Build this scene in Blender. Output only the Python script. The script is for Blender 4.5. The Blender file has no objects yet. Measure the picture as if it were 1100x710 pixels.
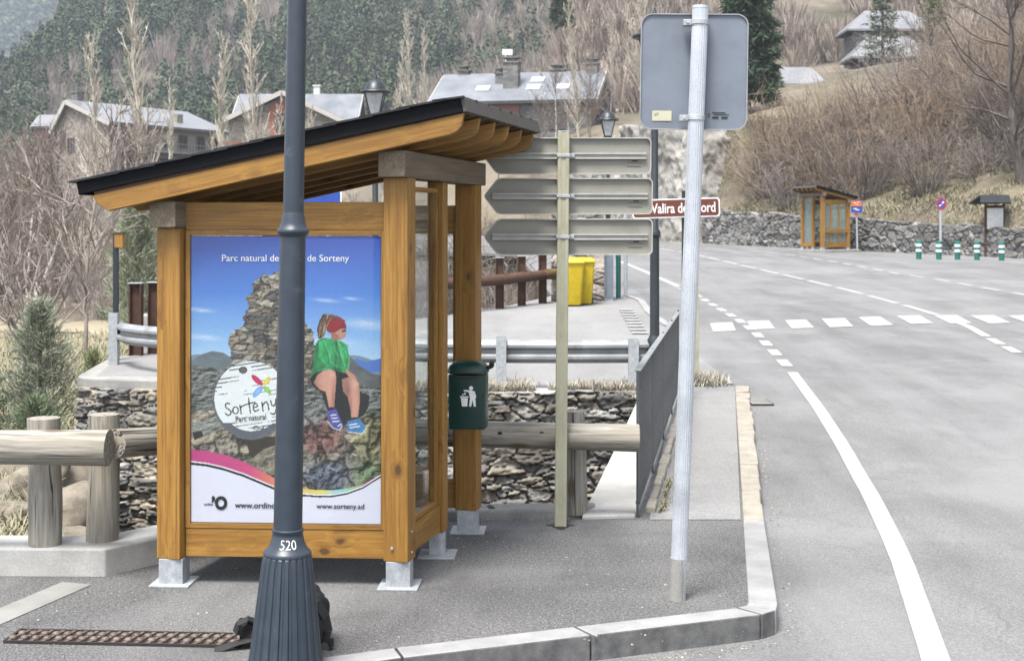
import bpy, bmesh, math, random
import numpy as np
from mathutils import Vector, Matrix

random.seed(7)
RS = np.random.RandomState(11)
SC = bpy.context.scene
COL = SC.collection
EYE = 2.1          # eye height of the camera (m)
FOC = 1440.0       # focal length in photo pixels (photo 1100 wide)
HY = 242.0         # photo row of the horizon
R = math.radians

# ------------------------------------------------------------------ geometry of the place
def roadz(y):
    return -0.13 + 0.0214 * max(0.0, y - 12.0)

def G(px, py):
    """ground point of the road surface seen at a photo pixel"""
    k = (py - HY) / FOC
    Y = 2.23 / k
    if Y > 12:
        Y = 2.4868 / (k + 0.0214)
    return Vector(((px - 550) * Y / FOC, Y, roadz(Y)))

def G0(px, py, z=0.0):
    Y = (EYE - z) * FOC / (py - HY)
    return Vector(((px - 550) * Y / FOC, Y, z))

def U(px, py, Y):
    return Vector(((px - 550) * Y / FOC, Y, EYE - (py - HY) * Y / FOC))

# ------------------------------------------------------------------ mesh builder
class MB:
    def __init__(s):
        s.v = []; s.f = []
    def add(s, vs, fs):
        o = len(s.v)
        s.v.extend([tuple(p) for p in vs])
        s.f.extend([tuple(i + o for i in f) for f in fs])
        return s
    def box(s, c, d, mat=None):
        x, y, z = d[0] / 2, d[1] / 2, d[2] / 2
        vs = [Vector((sx * x, sy * y, sz * z)) for sz in (-1, 1) for sy in (-1, 1) for sx in (-1, 1)]
        if mat is not None:
            vs = [mat @ p for p in vs]
        c = Vector(c)
        vs = [p + c for p in vs]
        return s.add(vs, [(0, 2, 3, 1), (4, 5, 7, 6), (0, 1, 5, 4), (2, 6, 7, 3), (0, 4, 6, 2), (1, 3, 7, 5)])
    def bar(s, a, b, w, h, up=(0, 0, 1)):
        a = Vector(a); b = Vector(b)
        return s.box((a + b) / 2, ((b - a).length, w, h), frame(b - a, up))
    def tube(s, a, b, r0, r1=None, n=12, cap=True):
        a = Vector(a); b = Vector(b)
        if r1 is None: r1 = r0
        m = frame(b - a, (0, 0, 1))
        vs = []
        for p, r in ((a, r0), (b, r1)):
            for i in range(n):
                t = 2 * math.pi * i / n
                vs.append(p + m @ Vector((0, r * math.cos(t), r * math.sin(t))))
        fs = [(i, (i + 1) % n, n + (i + 1) % n, n + i) for i in range(n)]
        if cap:
            fs.append(tuple(range(n - 1, -1, -1))); fs.append(tuple(range(n, 2 * n)))
        return s.add(vs, fs)
    def path(s, pts, rads, n=8):
        pts = [Vector(p) for p in pts]
        vs = []; fs = []
        for k, p in enumerate(pts):
            d = pts[min(k + 1, len(pts) - 1)] - pts[max(k - 1, 0)]
            m = frame(d, (0, 0, 1))
            for i in range(n):
                t = 2 * math.pi * i / n
                vs.append(p + m @ Vector((0, rads[k] * math.cos(t), rads[k] * math.sin(t))))
        for k in range(len(pts) - 1):
            for i in range(n):
                fs.append((k * n + i, k * n + (i + 1) % n, (k + 1) * n + (i + 1) % n, (k + 1) * n + i))
        fs.append(tuple(range(n - 1, -1, -1)))
        fs.append(tuple(range((len(pts) - 1) * n, len(pts) * n)))
        return s.add(vs, fs)
    def lathe(s, prof, c=(0, 0, 0), n=32, flute=None):
        vs = []; fs = []
        for k, (r, z) in enumerate(prof):
            for i in range(n):
                t = 2 * math.pi * i / n
                rr = r * (flute(t, k) if flute else 1)
                vs.append((c[0] + rr * math.cos(t), c[1] + rr * math.sin(t), c[2] + z))
        for k in range(len(prof) - 1):
            for i in range(n):
                fs.append((k * n + i, k * n + (i + 1) % n, (k + 1) * n + (i + 1) % n, (k + 1) * n + i))
        fs.append(tuple(range(n - 1, -1, -1)))
        fs.append(tuple(range((len(prof) - 1) * n, len(prof) * n)))
        return s.add(vs, fs)
    def prism(s, poly, org, ex, ey, depth):
        """flat outline poly (2d) in the plane org,ex,ey, given a thickness along ex x ey"""
        org = Vector(org); ex = Vector(ex); ey = Vector(ey); ez = ex.cross(ey).normalized()
        n = len(poly)
        a = [org + ex * p[0] + ey * p[1] for p in poly]
        b = [p + ez * depth for p in a]
        fs = [tuple(range(n - 1, -1, -1)), tuple(range(n, 2 * n))]
        fs += [(i, (i + 1) % n, n + (i + 1) % n, n + i) for i in range(n)]
        return s.add(a + b, fs)
    def quad(s, a, b, c, d):
        return s.add([a, b, c, d], [(0, 1, 2, 3)])
    def build(s, name, m, parent=None, smooth=False, bevel=0.0, angle=35):
        base = Vector(parent_base(parent)) if parent is not None else Vector((0, 0, 0))
        me = bpy.data.meshes.new(name)
        me.from_pydata([tuple(Vector(p) - base) for p in s.v], [], s.f)
        me.update()
        o = bpy.data.objects.new(name, me); COL.objects.link(o)
        if m is not None: me.materials.append(m)
        if smooth: shade_smooth(me, angle)
        if bevel:
            b = o.modifiers.new('bevel', 'BEVEL'); b.width = bevel; b.segments = 2
            b.limit_method = 'ANGLE'; b.angle_limit = R(40)
        if parent is not None: o.parent = parent
        return o

def parent_base(p):
    v = Vector((0, 0, 0))
    while p is not None:
        v = v + p.location; p = p.parent
    return v

def frame(d, up=(0, 0, 1)):
    x = Vector(d).normalized(); up = Vector(up)
    if abs(x.dot(up.normalized())) > 0.995: up = Vector((0, 1, 0))
    y = up.cross(x).normalized(); z = x.cross(y)
    return Matrix((x, y, z)).transposed()

def shade_smooth(me, angle=35):
    me.polygons.foreach_set('use_smooth', [True] * len(me.polygons))
    try:
        me.set_sharp_from_angle(angle=R(angle))
    except Exception:
        pass

def np_mesh(name, V, F, m=None, col=None, smooth=False, parent=None):
    V = np.asarray(V, dtype=np.float32); F = np.asarray(F, dtype=np.int32)
    me = bpy.data.meshes.new(name)
    k = F.shape[1]
    me.vertices.add(len(V)); me.vertices.foreach_set('co', V.ravel())
    me.loops.add(F.size); me.loops.foreach_set('vertex_index', F.ravel())
    me.polygons.add(len(F))
    me.polygons.foreach_set('loop_start', np.arange(0, F.size, k, dtype=np.int32))
    me.polygons.foreach_set('loop_total', np.full(len(F), k, dtype=np.int32))
    if smooth: me.polygons.foreach_set('use_smooth', np.ones(len(F), dtype=bool))
    me.update(calc_edges=True)
    if col is not None:
        c = np.ones((len(V), 4), dtype=np.float32); c[:, :3] = col
        at = me.color_attributes.new('Col', 'FLOAT_COLOR', 'POINT')
        at.data.foreach_set('color', c.ravel())
    if m is not None: me.materials.append(m)
    o = bpy.data.objects.new(name, me); COL.objects.link(o)
    if parent is not None: o.parent = parent
    return o

def grid_faces(nu, nv):
    i = np.arange(nu - 1)[None, :]; j = np.arange(nv - 1)[:, None]
    a = (j * nu + i).ravel()
    return np.stack([a, a + 1, a + 1 + nu, a + nu], 1)

# ------------------------------------------------------------------ things
def thing(name, label, cat, loc=(0, 0, 0), group=None):
    o = bpy.data.objects.new(name, None); COL.objects.link(o)
    o.location = loc; o.empty_display_size = 0.2
    o['label'] = label; o['category'] = cat
    if group: o['group'] = group
    return o

def tag(o, label, cat, group=None):
    o['label'] = label; o['category'] = cat
    if group: o['group'] = group
    return o

def struct(o):
    o['kind'] = 'structure'; return o

def stuff(o, label=None, cat=None):
    o['kind'] = 'stuff'
    if label: o['label'] = label
    if cat: o['category'] = cat
    return o

def dup(root, loc, rotz=0.0, scale=1.0, label=None, group=None, lean=(0, 0)):
    r = root.copy(); COL.objects.link(r); r.location = loc
    r.rotation_euler = (lean[0], lean[1], rotz)
    r.scale = scale if hasattr(scale, '__len__') else (scale,) * 3
    if label: r['label'] = label
    if group: r['group'] = group
    for ch in list(root.children):
        c = ch.copy(); COL.objects.link(c); c.parent = r
        for g in list(ch.children):
            d = g.copy(); COL.objects.link(d); d.parent = c
    return r

def beam(name, a, b, w, h, m, parent, up=(0, 0, 1), bevel=0.004, roll=None):
    """a timber along a-b whose own X axis is its grain"""
    a = Vector(a); b = Vector(b)
    L = (b - a).length
    q = MB().box((0, 0, 0), (L, w, h))
    me = bpy.data.meshes.new(name); me.from_pydata(q.v, [], q.f); me.update()
    if m: me.materials.append(m)
    o = bpy.data.objects.new(name, me); COL.objects.link(o)
    fm = frame(b - a, up).to_4x4()
    o.matrix_local = Matrix.Translation((a + b) / 2 - parent_base(parent)) @ fm
    if parent is not None: o.parent = parent
    if bevel:
        bv = o.modifiers.new('bevel', 'BEVEL'); bv.width = bevel; bv.segments = 2
    return o

def text_mesh(body, width, height=None, extrude=0.0006, bold=0.0, shear=0.0):
    cu = bpy.data.curves.new('lettering', 'FONT'); cu.body = body
    cu.extrude = extrude; cu.offset = bold; cu.shear = shear; cu.resolution_u = 4
    ob = bpy.data.objects.new('lettering', cu); COL.objects.link(ob)
    dg = bpy.context.evaluated_depsgraph_get(); dg.update()
    me = bpy.data.meshes.new_from_object(ob.evaluated_get(dg))
    bpy.data.objects.remove(ob)
    xs = [v.co.x for v in me.vertices]; ys = [v.co.y for v in me.vertices]
    x0, x1, y0, y1 = min(xs), max(xs), min(ys), max(ys)
    s = width / (x1 - x0); sy = (height / (y1 - y0)) if height else s
    for v in me.vertices:
        v.co = Vector(((v.co.x - x0) * s, (v.co.y - y0) * sy, v.co.z))
    return me

def put_text(body, org, ex, ey, width, m, parent, height=None, name='lettering', bold=0.0, shear=0.0, lift=0.0015):
    """lettering whose lower left corner is at org, running along ex, up along ey"""
    me = text_mesh(body, width, height, bold=bold, shear=shear)
    me.materials.append(m)
    o = bpy.data.objects.new(name, me); COL.objects.link(o)
    ex = Vector(ex).normalized(); ey = Vector(ey).normalized(); ez = ex.cross(ey)
    mt = Matrix((ex, ey, ez)).transposed().to_4x4()
    o.matrix_local = Matrix.Translation(Vector(org) + ez * lift - parent_base(parent)) @ mt
    o.parent = parent
    return o

# ------------------------------------------------------------------ numpy noise
def hash2(i, j, s=0):
    n = (i.astype(np.int64) * 374761393 + j.astype(np.int64) * 668265263 + s * 1442695041) & 0x7fffffff
    n = ((n ^ (n >> 13)) * 1274126177) & 0x7fffffff
    n = ((n ^ (n >> 15)) * 2246822519) & 0x7fffffff
    return ((n ^ (n >> 16)) & 0xffff) / 65535.0

def vnoise(x, y, s=0):
    i = np.floor(x); j = np.floor(y); u = x - i; v = y - j
    u = u * u * (3 - 2 * u); v = v * v * (3 - 2 * v)
    a = hash2(i, j, s); b = hash2(i + 1, j, s); c = hash2(i, j + 1, s); d = hash2(i + 1, j + 1, s)
    return (a * (1 - u) + b * u) * (1 - v) + (c * (1 - u) + d * u) * v

def fbm(x, y, o=4, s=0):
    t = 0; a = 0.5; n = 0
    for k in range(o):
        t = t + a * vnoise(x * 2 ** k, y * 2 ** k, s + k * 17); n += a; a *= 0.5
    return t / n

def sst(a, b, x):
    t = np.clip((x - a) / (b - a), 0, 1); return t * t * (3 - 2 * t)

def vor(x, y, s=0, jit=0.85):
    """F1, F2, id of a jittered cell pattern"""
    i0 = np.floor(x); j0 = np.floor(y)
    f1 = np.full(x.shape, 9.0); f2 = np.full(x.shape, 9.0); cid = np.zeros(x.shape)
    for di in (-1, 0, 1):
        for dj in (-1, 0, 1):
            i = i0 + di; j = j0 + dj
            cx = i + 0.5 + jit * (hash2(i, j, s) - 0.5); cy = j + 0.5 + jit * (hash2(i, j, s + 5) - 0.5)
            d = np.hypot(x - cx, y - cy); h = hash2(i, j, s + 9)
            nr = d < f1
            f2 = np.where(nr, f1, np.minimum(f2, d)); cid = np.where(nr, h, cid); f1 = np.where(nr, d, f1)
    return f1, f2, cid

def in_poly(P, x, y):
    r = np.zeros(x.shape, dtype=bool); n = len(P); j = n - 1
    for i in range(n):
        xi, yi = P[i]; xj, yj = P[j]
        if yi != yj:
            c = ((yi > y) != (yj > y)) & (x < (xj - xi) * (y - yi) / (yj - yi) + xi)
            r ^= c
        j = i
    return r

def seg_dist(a, b, x, y):
    ax, ay = a; dx = b[0] - ax; dy = b[1] - ay
    t = np.clip(((x - ax) * dx + (y - ay) * dy) / (dx * dx + dy * dy + 1e-12), 0, 1)
    return np.hypot(x - ax - t * dx, y - ay - t * dy)

def sdf_poly(P, x, y):
    d = np.full(x.shape, 1e9)
    for i in range(len(P)):
        d = np.minimum(d, seg_dist(P[i], P[(i + 1) % len(P)], x, y))
    return np.where(in_poly(P, x, y), -d, d)
# ------------------------------------------------------------------ materials
class NT:
    def __init__(s, name):
        s.m = bpy.data.materials.new(name); s.m.use_nodes = True
        s.t = s.m.node_tree; s.b = s.t.nodes['Principled BSDF']
    def n(s, kind, **kw):
        x = s.t.nodes.new(kind)
        for k, v in kw.items():
            if k.startswith('i_'): x.inputs[k[2:].replace('_', ' ')].default_value = v
            else: setattr(x, k, v)
        return x
    def l(s, a, b): s.t.links.new(a, b)
    def coord(s, scale=(1, 1, 1), rnd=False, kind='Object'):
        tc = s.n('ShaderNodeTexCoord'); mp = s.n('ShaderNodeMapping')
        mp.inputs['Scale'].default_value = scale
        src = tc.outputs[kind]
        if rnd:
            oi = s.n('ShaderNodeObjectInfo'); ma = s.n('ShaderNodeVectorMath', operation='ADD')
            mu = s.n('ShaderNodeMath', operation='MULTIPLY'); mu.inputs[1].default_value = 37.0
            s.l(oi.outputs['Random'], mu.inputs[0]); s.l(src, ma.inputs[0]); s.l(mu.outputs[0], ma.inputs[1]); src = ma.outputs[0]
        s.l(src, mp.inputs['Vector'])
        return mp.outputs[0]
    def noise(s, vec, scale, detail=4, rough=0.55, dist=0.0):
        x = s.n('ShaderNodeTexNoise', i_Scale=scale, i_Detail=detail, i_Roughness=rough, i_Distortion=dist)
        s.l(vec, x.inputs['Vector']); return x.outputs['Fac']
    def ramp(s, fac, stops):
        r = s.n('ShaderNodeValToRGB'); el = r.color_ramp.elements
        while len(el) > len(stops): el.remove(el[-1])
        while len(el) < len(stops): el.new(0.5)
        for e, (p, c) in zip(el, stops):
            e.position = p; e.color = (*c, 1) if len(c) == 3 else c
        s.l(fac, r.inputs['Fac']); return r.outputs['Color']
    def fr(s, fac, a, b, ca=0.0, cb=1.0):
        r = s.n('ShaderNodeMapRange'); r.clamp = True
        r.inputs['From Min'].default_value = a; r.inputs['From Max'].default_value = b
        r.inputs['To Min'].default_value = ca; r.inputs['To Max'].default_value = cb
        s.l(fac, r.inputs['Value']); return r.outputs['Result']
    def mix(s, fac, a, b, mode='MIX'):
        x = s.n('ShaderNodeMix', data_type='RGBA', blend_type=mode)
        for sock, v in ((x.inputs[0], fac), (x.inputs[6], a), (x.inputs[7], b)):
            if isinstance(v, (int, float)): sock.default_value = v
            elif isinstance(v, tuple): sock.default_value = (*v, 1) if len(v) == 3 else v
            else: s.l(v, sock)
        return x.outputs[2]
    def mul(s, a, b):
        x = s.n('ShaderNodeMath', operation='MULTIPLY')
        for k, v in enumerate((a, b)):
            if isinstance(v, (int, float)): x.inputs[k].default_value = v
            else: s.l(v, x.inputs[k])
        return x.outputs[0]
    def bump(s, h, strength=0.3, dist=0.01):
        x = s.n('ShaderNodeBump', i_Strength=strength, i_Distance=dist)
        s.l(h, x.inputs['Height']); s.l(x.outputs[0], s.b.inputs['Normal'])
    def done(s, col=None, rough=0.6, metal=0.0, spec=0.5):
        if col is not None:
            if isinstance(col, tuple): s.b.inputs['Base Color'].default_value = (*col, 1)
            else: s.l(col, s.b.inputs['Base Color'])
        if isinstance(rough, (int, float)): s.b.inputs['Roughness'].default_value = rough
        else: s.l(rough, s.b.inputs['Roughness'])
        s.b.inputs['Metallic'].default_value = metal
        s.b.inputs['Specular IOR Level'].default_value = spec
        return s.m

def mat_mottle(name, c1, c2, scale=4, rough=0.7, metal=0.0, bump=0.15, fine=60, spec=0.4, dirt=None):
    t = NT(name); v = t.coord(rnd=True)
    a = t.noise(v, scale, 5); b = t.noise(v, fine, 3)
    c = t.ramp(a, [(0.32, c1), (0.68, c2)])
    c = t.mix(0.35, c, t.ramp(b, [(0.3, (0.35, 0.35, 0.35)), (0.7, (1.0, 1.0, 1.0))]), 'MULTIPLY')
    if dirt:
        d = t.noise(v, scale * 0.7, 6, 0.7)
        c = t.mix(t.fr(d, 0.52, 0.68, 0, 0.7), c, dirt)
    if bump: t.bump(b, bump, 0.004)
    return t.done(c, t.fr(a, 0.3, 0.7, max(rough - 0.1, 0.05), min(rough + 0.1, 1)), metal, spec)

def mat_wood(name, dark, light, knot, ring=1.0, rough=0.5):
    t = NT(name)
    v = t.coord((0.7, 15, 15), rnd=True); v2 = t.coord((4.6, 7.5, 7.5), rnd=True); v3 = t.coord((0.6, 2.2, 2.2), rnd=True); v4 = t.coord((1.6, 95, 95), rnd=True)
    nv = t.n('ShaderNodeTexNoise', i_Scale=2.2, i_Detail=3.0); t.l(v2, nv.inputs['Vector'])
    ad = t.mix(0.16, v2, nv.outputs['Color'], 'ADD')
    vo = t.n('ShaderNodeTexVoronoi', i_Scale=0.72, i_Randomness=1.0); t.l(ad, vo.inputs['Vector'])
    kd = vo.outputs['Distance']
    # grain swings round the knots
    vg = t.mix(t.fr(kd, 0.05, 0.45, 0.9, 0), v, nv.outputs['Color'], 'ADD')
    g = t.noise(vg, 2.0 * ring, 7, 0.66, 1.1); f = t.noise(v4, 1.0, 3, 0.6)
    big = t.noise(v3, 1.6, 4, 0.6)
    mid = tuple((a_ + b_) / 2 for a_, b_ in zip(dark, light))
    c = t.ramp(g, [(0.30, tuple(x * 0.62 for x in dark)), (0.42, dark), (0.54, mid), (0.70, light)])
    c = t.mix(0.55, c, t.ramp(f, [(0.34, (0.58, 0.52, 0.48)), (0.6, (1.12, 1.12, 1.12))]), 'MULTIPLY')
    c = t.mix(t.fr(big, 0.42, 0.72, 0, 0.45), c, tuple(x * 0.78 for x in dark))
    c = t.mix(t.fr(big, 0.28, 0.42, 0.35, 0), c, tuple(min(1, x * 1.18) for x in light))
    c = t.mix(t.fr(kd, 0.10, 0.26, 0.55, 0), c, tuple(x * 0.55 for x in dark)); c = t.mix(t.fr(kd, 0.075, 0.125, 0.92, 0), c, knot)
    t.bump(t.mix(0.5, g, f), 0.16, 0.003)
    return t.done(c, t.fr(g, 0.2, 0.8, rough - 0.1, rough + 0.14), 0, 0.35)

def mat_logwood(name, gain=1.0):
    t = NT(name)
    v = t.coord((1.0, 16, 16), rnd=True); v1 = t.coord((0.8, 3, 3), rnd=True); v2 = t.coord((0.5, 26, 26), rnd=True)
    g = t.noise(v, 2.4, 6, 0.62, 0.8); b = t.noise(v1, 1.8, 4); cr = t.noise(v2, 1.1, 4, 0.5, 1.2)
    c = t.ramp(g, [(0.25, (0.111, 0.098, 0.081)), (0.48, (0.273, 0.254, 0.215)), (0.75, (0.442, 0.423, 0.377))])
    c = t.mix(t.fr(b, 0.45, 0.7, 0, 0.55), c, (0.25, 0.215, 0.16))
    k = t.fr(cr, 0.35, 0.40, 1, 0)
    c = t.mix(k, c, (0.046, 0.039, 0.033))
    vo = t.n('ShaderNodeTexVoronoi', i_Scale=0.9); t.l(t.coord((2.4, 6, 6), rnd=True), vo.inputs['Vector'])
    c = t.mix(t.fr(vo.outputs['Distance'], 0.1, 0.2, 0.9, 0), c, (0.130, 0.098, 0.065))
    if gain != 1.0: c = t.mix(1.0, c, (gain, gain, gain * 1.0), 'MULTIPLY')
    h = t.mix(0.6, g, t.fr(cr, 0.35, 0.42, 0, 1), 'MULTIPLY')
    t.bump(h, 0.5, 0.008)
    return t.done(c, 0.85, 0, 0.25)

def mat_asphalt(name, lo, hi, patch=0.35, speck=1.0, crack=True, tint=(1, 1, 1)):
    t = NT(name); v = t.coord()
    a = t.noise(v, 0.55, 5, 0.6); a2 = t.noise(t.coord((1.0, 0.22, 1)), 1.4, 5, 0.6, 0.5)
    s = t.noise(v, 95, 2, 0.75); s2 = t.noise(v, 38, 3, 0.7)
    lo = tuple(lo * x for x in tint); hi = tuple(hi * x for x in tint)
    c = t.ramp(t.mix(0.5, a, a2), [(0.34, lo), (0.64, hi)])
    c = t.mix(min(1.0, 0.8 * speck), c, t.ramp(s, [(0.33, (0.28, 0.28, 0.28)), (0.5, (0.95, 0.95, 0.95)), (0.66, (1.9, 1.9, 1.9))]), 'MULTIPLY')
    c = t.mix(min(1.0, 0.6 * speck), c, t.ramp(s2, [(0.33, (0.5, 0.5, 0.5)), (0.64, (1.35, 1.35, 1.35))]), 'MULTIPLY')
    d = t.noise(v, 0.28, 4, 0.65, 0.8)
    c = t.mix(t.fr(d, 0.5, 0.72, 0, patch), c, tuple(min(1, x * 1.45) for x in hi))
    d2 = t.noise(v, 1.7, 5, 0.7, 0.4)
    c = t.mix(t.fr(d2, 0.56, 0.75, 0, patch), c, tuple(x * 0.55 for x in lo))
    if name == 'road_asphalt':
        wv = t.noise(t.coord((0.55, 0.05, 1)), 1.3, 4, 0.6, 0.7)
        c = t.mix(t.fr(wv, 0.48, 0.62, 0, 0.42), c, (0.148, 0.148, 0.149)); c = t.mix(t.fr(wv, 0.30, 0.42, 0.45, 0), c, (0.062, 0.062, 0.064))
    if crack:
        nz = t.n('ShaderNodeTexNoise', i_Scale=1.3, i_Detail=5.0); t.l(v, nz.inputs['Vector'])
        w = t.mix(0.55, v, nz.outputs['Color'], 'ADD')
        vo = t.n('ShaderNodeTexVoronoi', feature='DISTANCE_TO_EDGE', i_Scale=0.28); t.l(w, vo.inputs['Vector'])
        k = t.mul(t.fr(vo.outputs['Distance'], 0.001, 0.0035, 0.35, 0), t.fr(a, 0.48, 0.58))
        c = t.mix(k, c, (0.06, 0.06, 0.057))
    t.bump(s, 0.35 * speck, 0.006)
    return t.done(c, 0.85, 0, 0.3)

def mat_attr(name, rough=0.85, fine=25.0, var=0.5, bump=0.3, spec=0.25, dist=0.01, gain=1.0):
    """colour of each stone or leaf from the mesh, with mottling on top"""
    t = NT(name); at = t.n('ShaderNodeAttribute', attribute_name='Col'); v = t.coord()
    n = t.noise(v, fine, 4, 0.65)
    c = t.mix(var, at.outputs['Color'], t.ramp(n, [(0.3, (0.45 * gain,) * 3), (0.7, (1.45 * gain,) * 3)]), 'MULTIPLY')
    if gain != 1.0: c = t.mix(1.0, c, (gain,) * 3, 'MULTIPLY')
    if bump: t.bump(n, bump, dist)
    return t.done(c, rough, 0, spec)

def mat_glass(name, tint=(0.965, 0.98, 0.975), haze=0.0):
    t = NT(name); out = t.t.nodes['Material Output']
    tr = t.n('ShaderNodeBsdfTransparent'); tr.inputs[0].default_value = (*tint, 1)
    gl = t.n('ShaderNodeBsdfGlossy', i_Roughness=0.02)
    lw = t.n('ShaderNodeLayerWeight', i_Blend=0.5); pw_ = t.n('ShaderNodeMath', operation='POWER'); pw_.inputs[1].default_value = 4.0
    t.l(lw.outputs['Facing'], pw_.inputs[0]); fz = t.n('ShaderNodeMapRange'); t.l(pw_.outputs[0], fz.inputs['Value']); mx = t.n('ShaderNodeMixShader')
    fz.inputs['To Min'].default_value = 0.02; fz.inputs['To Max'].default_value = 0.9
    t.l(fz.outputs[0], mx.inputs[0]); t.l(tr.outputs[0], mx.inputs[1]); t.l(gl.outputs[0], mx.inputs[2])
    t.l(mx.outputs[0], out.inputs['Surface'])
    return t.m

def mat_paint(name, col, rough=0.45, metal=0.0, wear=None, scale=9, amount=(0.6, 0.7)):
    t = NT(name); v = t.coord(rnd=True)
    n = t.noise(v, scale, 6, 0.65); f = t.noise(v, 70, 3)
    c = t.ramp(n, [(0.3, tuple(x * 0.82 for x in col)), (0.7, tuple(min(1, x * 1.14) for x in col))])
    if wear:
        c = t.mix(t.fr(n, amount[0], amount[1], 0, 0.75), c, wear)
    t.bump(f, 0.06, 0.002)
    return t.done(c, t.fr(n, 0.3, 0.7, rough - 0.08, rough + 0.12), metal, 0.4)

M = {}
M['pine'] = mat_wood('honey_stained_pine', (0.1709, 0.08159, 0.01386), (0.2589, 0.1421, 0.02772), (0.05178, 0.02296, 0.006468))
M['pine_grey'] = mat_wood('weathered_pine', (0.1, 0.0775, 0.0525), (0.155, 0.125, 0.09), (0.045, 0.03, 0.0175), rough=0.65)
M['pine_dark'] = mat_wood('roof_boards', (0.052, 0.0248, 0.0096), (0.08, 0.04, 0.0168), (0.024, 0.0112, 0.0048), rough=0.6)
M['log'] = mat_logwood('weathered_log', 0.66)
M['log_post'] = mat_logwood('grey_weathered_log', 0.72)
M['log_brown'] = mat_wood('brown_log', (0.0968, 0.05143, 0.01815), (0.1633, 0.0968, 0.0363), (0.03025, 0.01815, 0.009075), rough=0.7)
M['galv'] = mat_mottle('galvanised_steel', (0.248, 0.2649, 0.2819), (0.3496, 0.3665, 0.3777), 22, 0.5, 0.25, 0.05, 90)
M['alu'] = mat_mottle('aluminium_pole', (0.3519, 0.3748, 0.4047), (0.4436, 0.4666, 0.5042), 6, 0.42, 0.45, 0.04, 120)
M['sign_back'] = mat_paint('grey_sign_back', (0.1041, 0.1195, 0.1461), 0.5, wear=(0.0925, 0.1041, 0.1263), scale=5)
M['sign_edge'] = mat_paint('sign_edge_metal', (0.21, 0.215, 0.22), 0.45, 0.3)
M['panel_back'] = mat_paint('grey_beige_panel', (0.1776, 0.1738, 0.1474), 0.5, wear=(0.1512, 0.1474, 0.1247), scale=4)
M['panel_edge'] = mat_paint('pale_panel_edge', (0.27, 0.27, 0.2484), 0.45)
M['post_cream'] = mat_paint('cream_post', (0.246, 0.2402, 0.1716), 0.5, wear=(0.2059, 0.2059, 0.1602), scale=7)
M['lamp'] = mat_paint('blue_grey_lamp_paint', (0.01687, 0.02464, 0.03519), 0.42, wear=(0.0491, 0.05912, 0.07182), scale=14, amount=(0.62, 0.72))
M['lamp_dark'] = mat_paint('dark_lamp_paint', (0.0088, 0.0132, 0.0168), 0.45)
M['lamp_glass'] = mat_paint('frosted_lamp_glass', (0.3025, 0.3135, 0.319), 0.25)
M['white_mark'] = mat_paint('white_lettering', (0.6, 0.6, 0.592), 0.6)
M['black_ink'] = mat_paint('black_lettering', (0.008, 0.008, 0.009), 0.6)
M['rail_grey'] = mat_paint('grey_railing_paint', (0.04038, 0.04512, 0.04987), 0.45, wear=(0.076, 0.07125, 0.0665), scale=18, amount=(0.6, 0.72))
M['rail_top'] = mat_paint('pale_rail_edge', (0.198, 0.21, 0.216), 0.4, 0.3)
M['bin_green'] = mat_paint('dark_green_plastic', (0.00189, 0.02344, 0.01814), 0.32)
M['bin_yellow'] = mat_paint('yellow_plastic', (0.3655, 0.2635, 0.00425), 0.4)
M['black_cloth'] = mat_mottle('black_nylon', (0.0032, 0.0032, 0.0036), (0.008, 0.008, 0.0088), 12, 0.75, 0, 0.4, 140)
M['rust'] = mat_mottle('rusted_steel', (0.04125, 0.01925, 0.0121), (0.0825, 0.04125, 0.02475), 9, 0.85, 0.1, 0.3, 60, dirt=(0.0275, 0.0165, 0.01375))
M['iron'] = mat_mottle('worn_cast_iron', (0.07344, 0.0468, 0.0369), (0.1469, 0.1217, 0.1033), 30, 0.6, 0.3, 0.3, 120)
M['iron_dark'] = mat_mottle('dark_iron', (0.015, 0.0125, 0.011), (0.03, 0.0225, 0.02), 20, 0.8, 0.2, 0.2, 90)
M['felt'] = mat_mottle('black_roof_sheet', (0.0028, 0.003, 0.004), (0.006, 0.0066, 0.008), 6, 0.75, 0, 0.2, 60, 0.12)
M['slate'] = mat_mottle('roof_slate', (0.010, 0.011, 0.013), (0.024, 0.026, 0.03), 9, 0.55, 0, 0.2, 60, 0.25)
M['fascia'] = mat_paint('brown_grey_fascia', (0.0486, 0.04455, 0.0405), 0.55)
M['concrete'] = mat_mottle('pale_concrete', (0.264, 0.259, 0.241), (0.356, 0.350, 0.333), 3, 0.85, 0, 0.4, 80, 0.25, dirt=(0.207, 0.201, 0.184))
M['concrete_d'] = mat_mottle('grey_concrete', (0.1782, 0.1728, 0.162), (0.2592, 0.2538, 0.2376), 4, 0.88, 0, 0.4, 90, 0.25, dirt=(0.1458, 0.1404, 0.1296))
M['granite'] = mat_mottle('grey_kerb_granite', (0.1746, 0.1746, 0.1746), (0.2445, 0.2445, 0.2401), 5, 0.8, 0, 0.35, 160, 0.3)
M['buff_stone'] = mat_mottle('buff_kerb_stone', (0.1871, 0.1698, 0.1349), (0.2673, 0.2479, 0.2098), 6, 0.85, 0, 0.3, 90, 0.25, dirt=(0.1604, 0.1515, 0.1349))
M['asphalt'] = mat_asphalt('road_asphalt', 0.082, 0.130, 0.45, 0.55, True, (1, 1, 0.995))
M['pavement'] = mat_asphalt('pavement_asphalt', 0.050, 0.094, 0.6, 1.25, True, (1.0, 0.99, 0.98))
M['walkway'] = mat_asphalt('worn_walkway', 0.125, 0.165, 0.35, 0.5, True, (1, 0.99, 0.97))
M['plaza'] = mat_asphalt('pale_plaza', 0.125, 0.165, 0.35, 0.5, True, (1, 0.99, 0.97))
M['glass'] = mat_glass('clear_glass')
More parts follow.
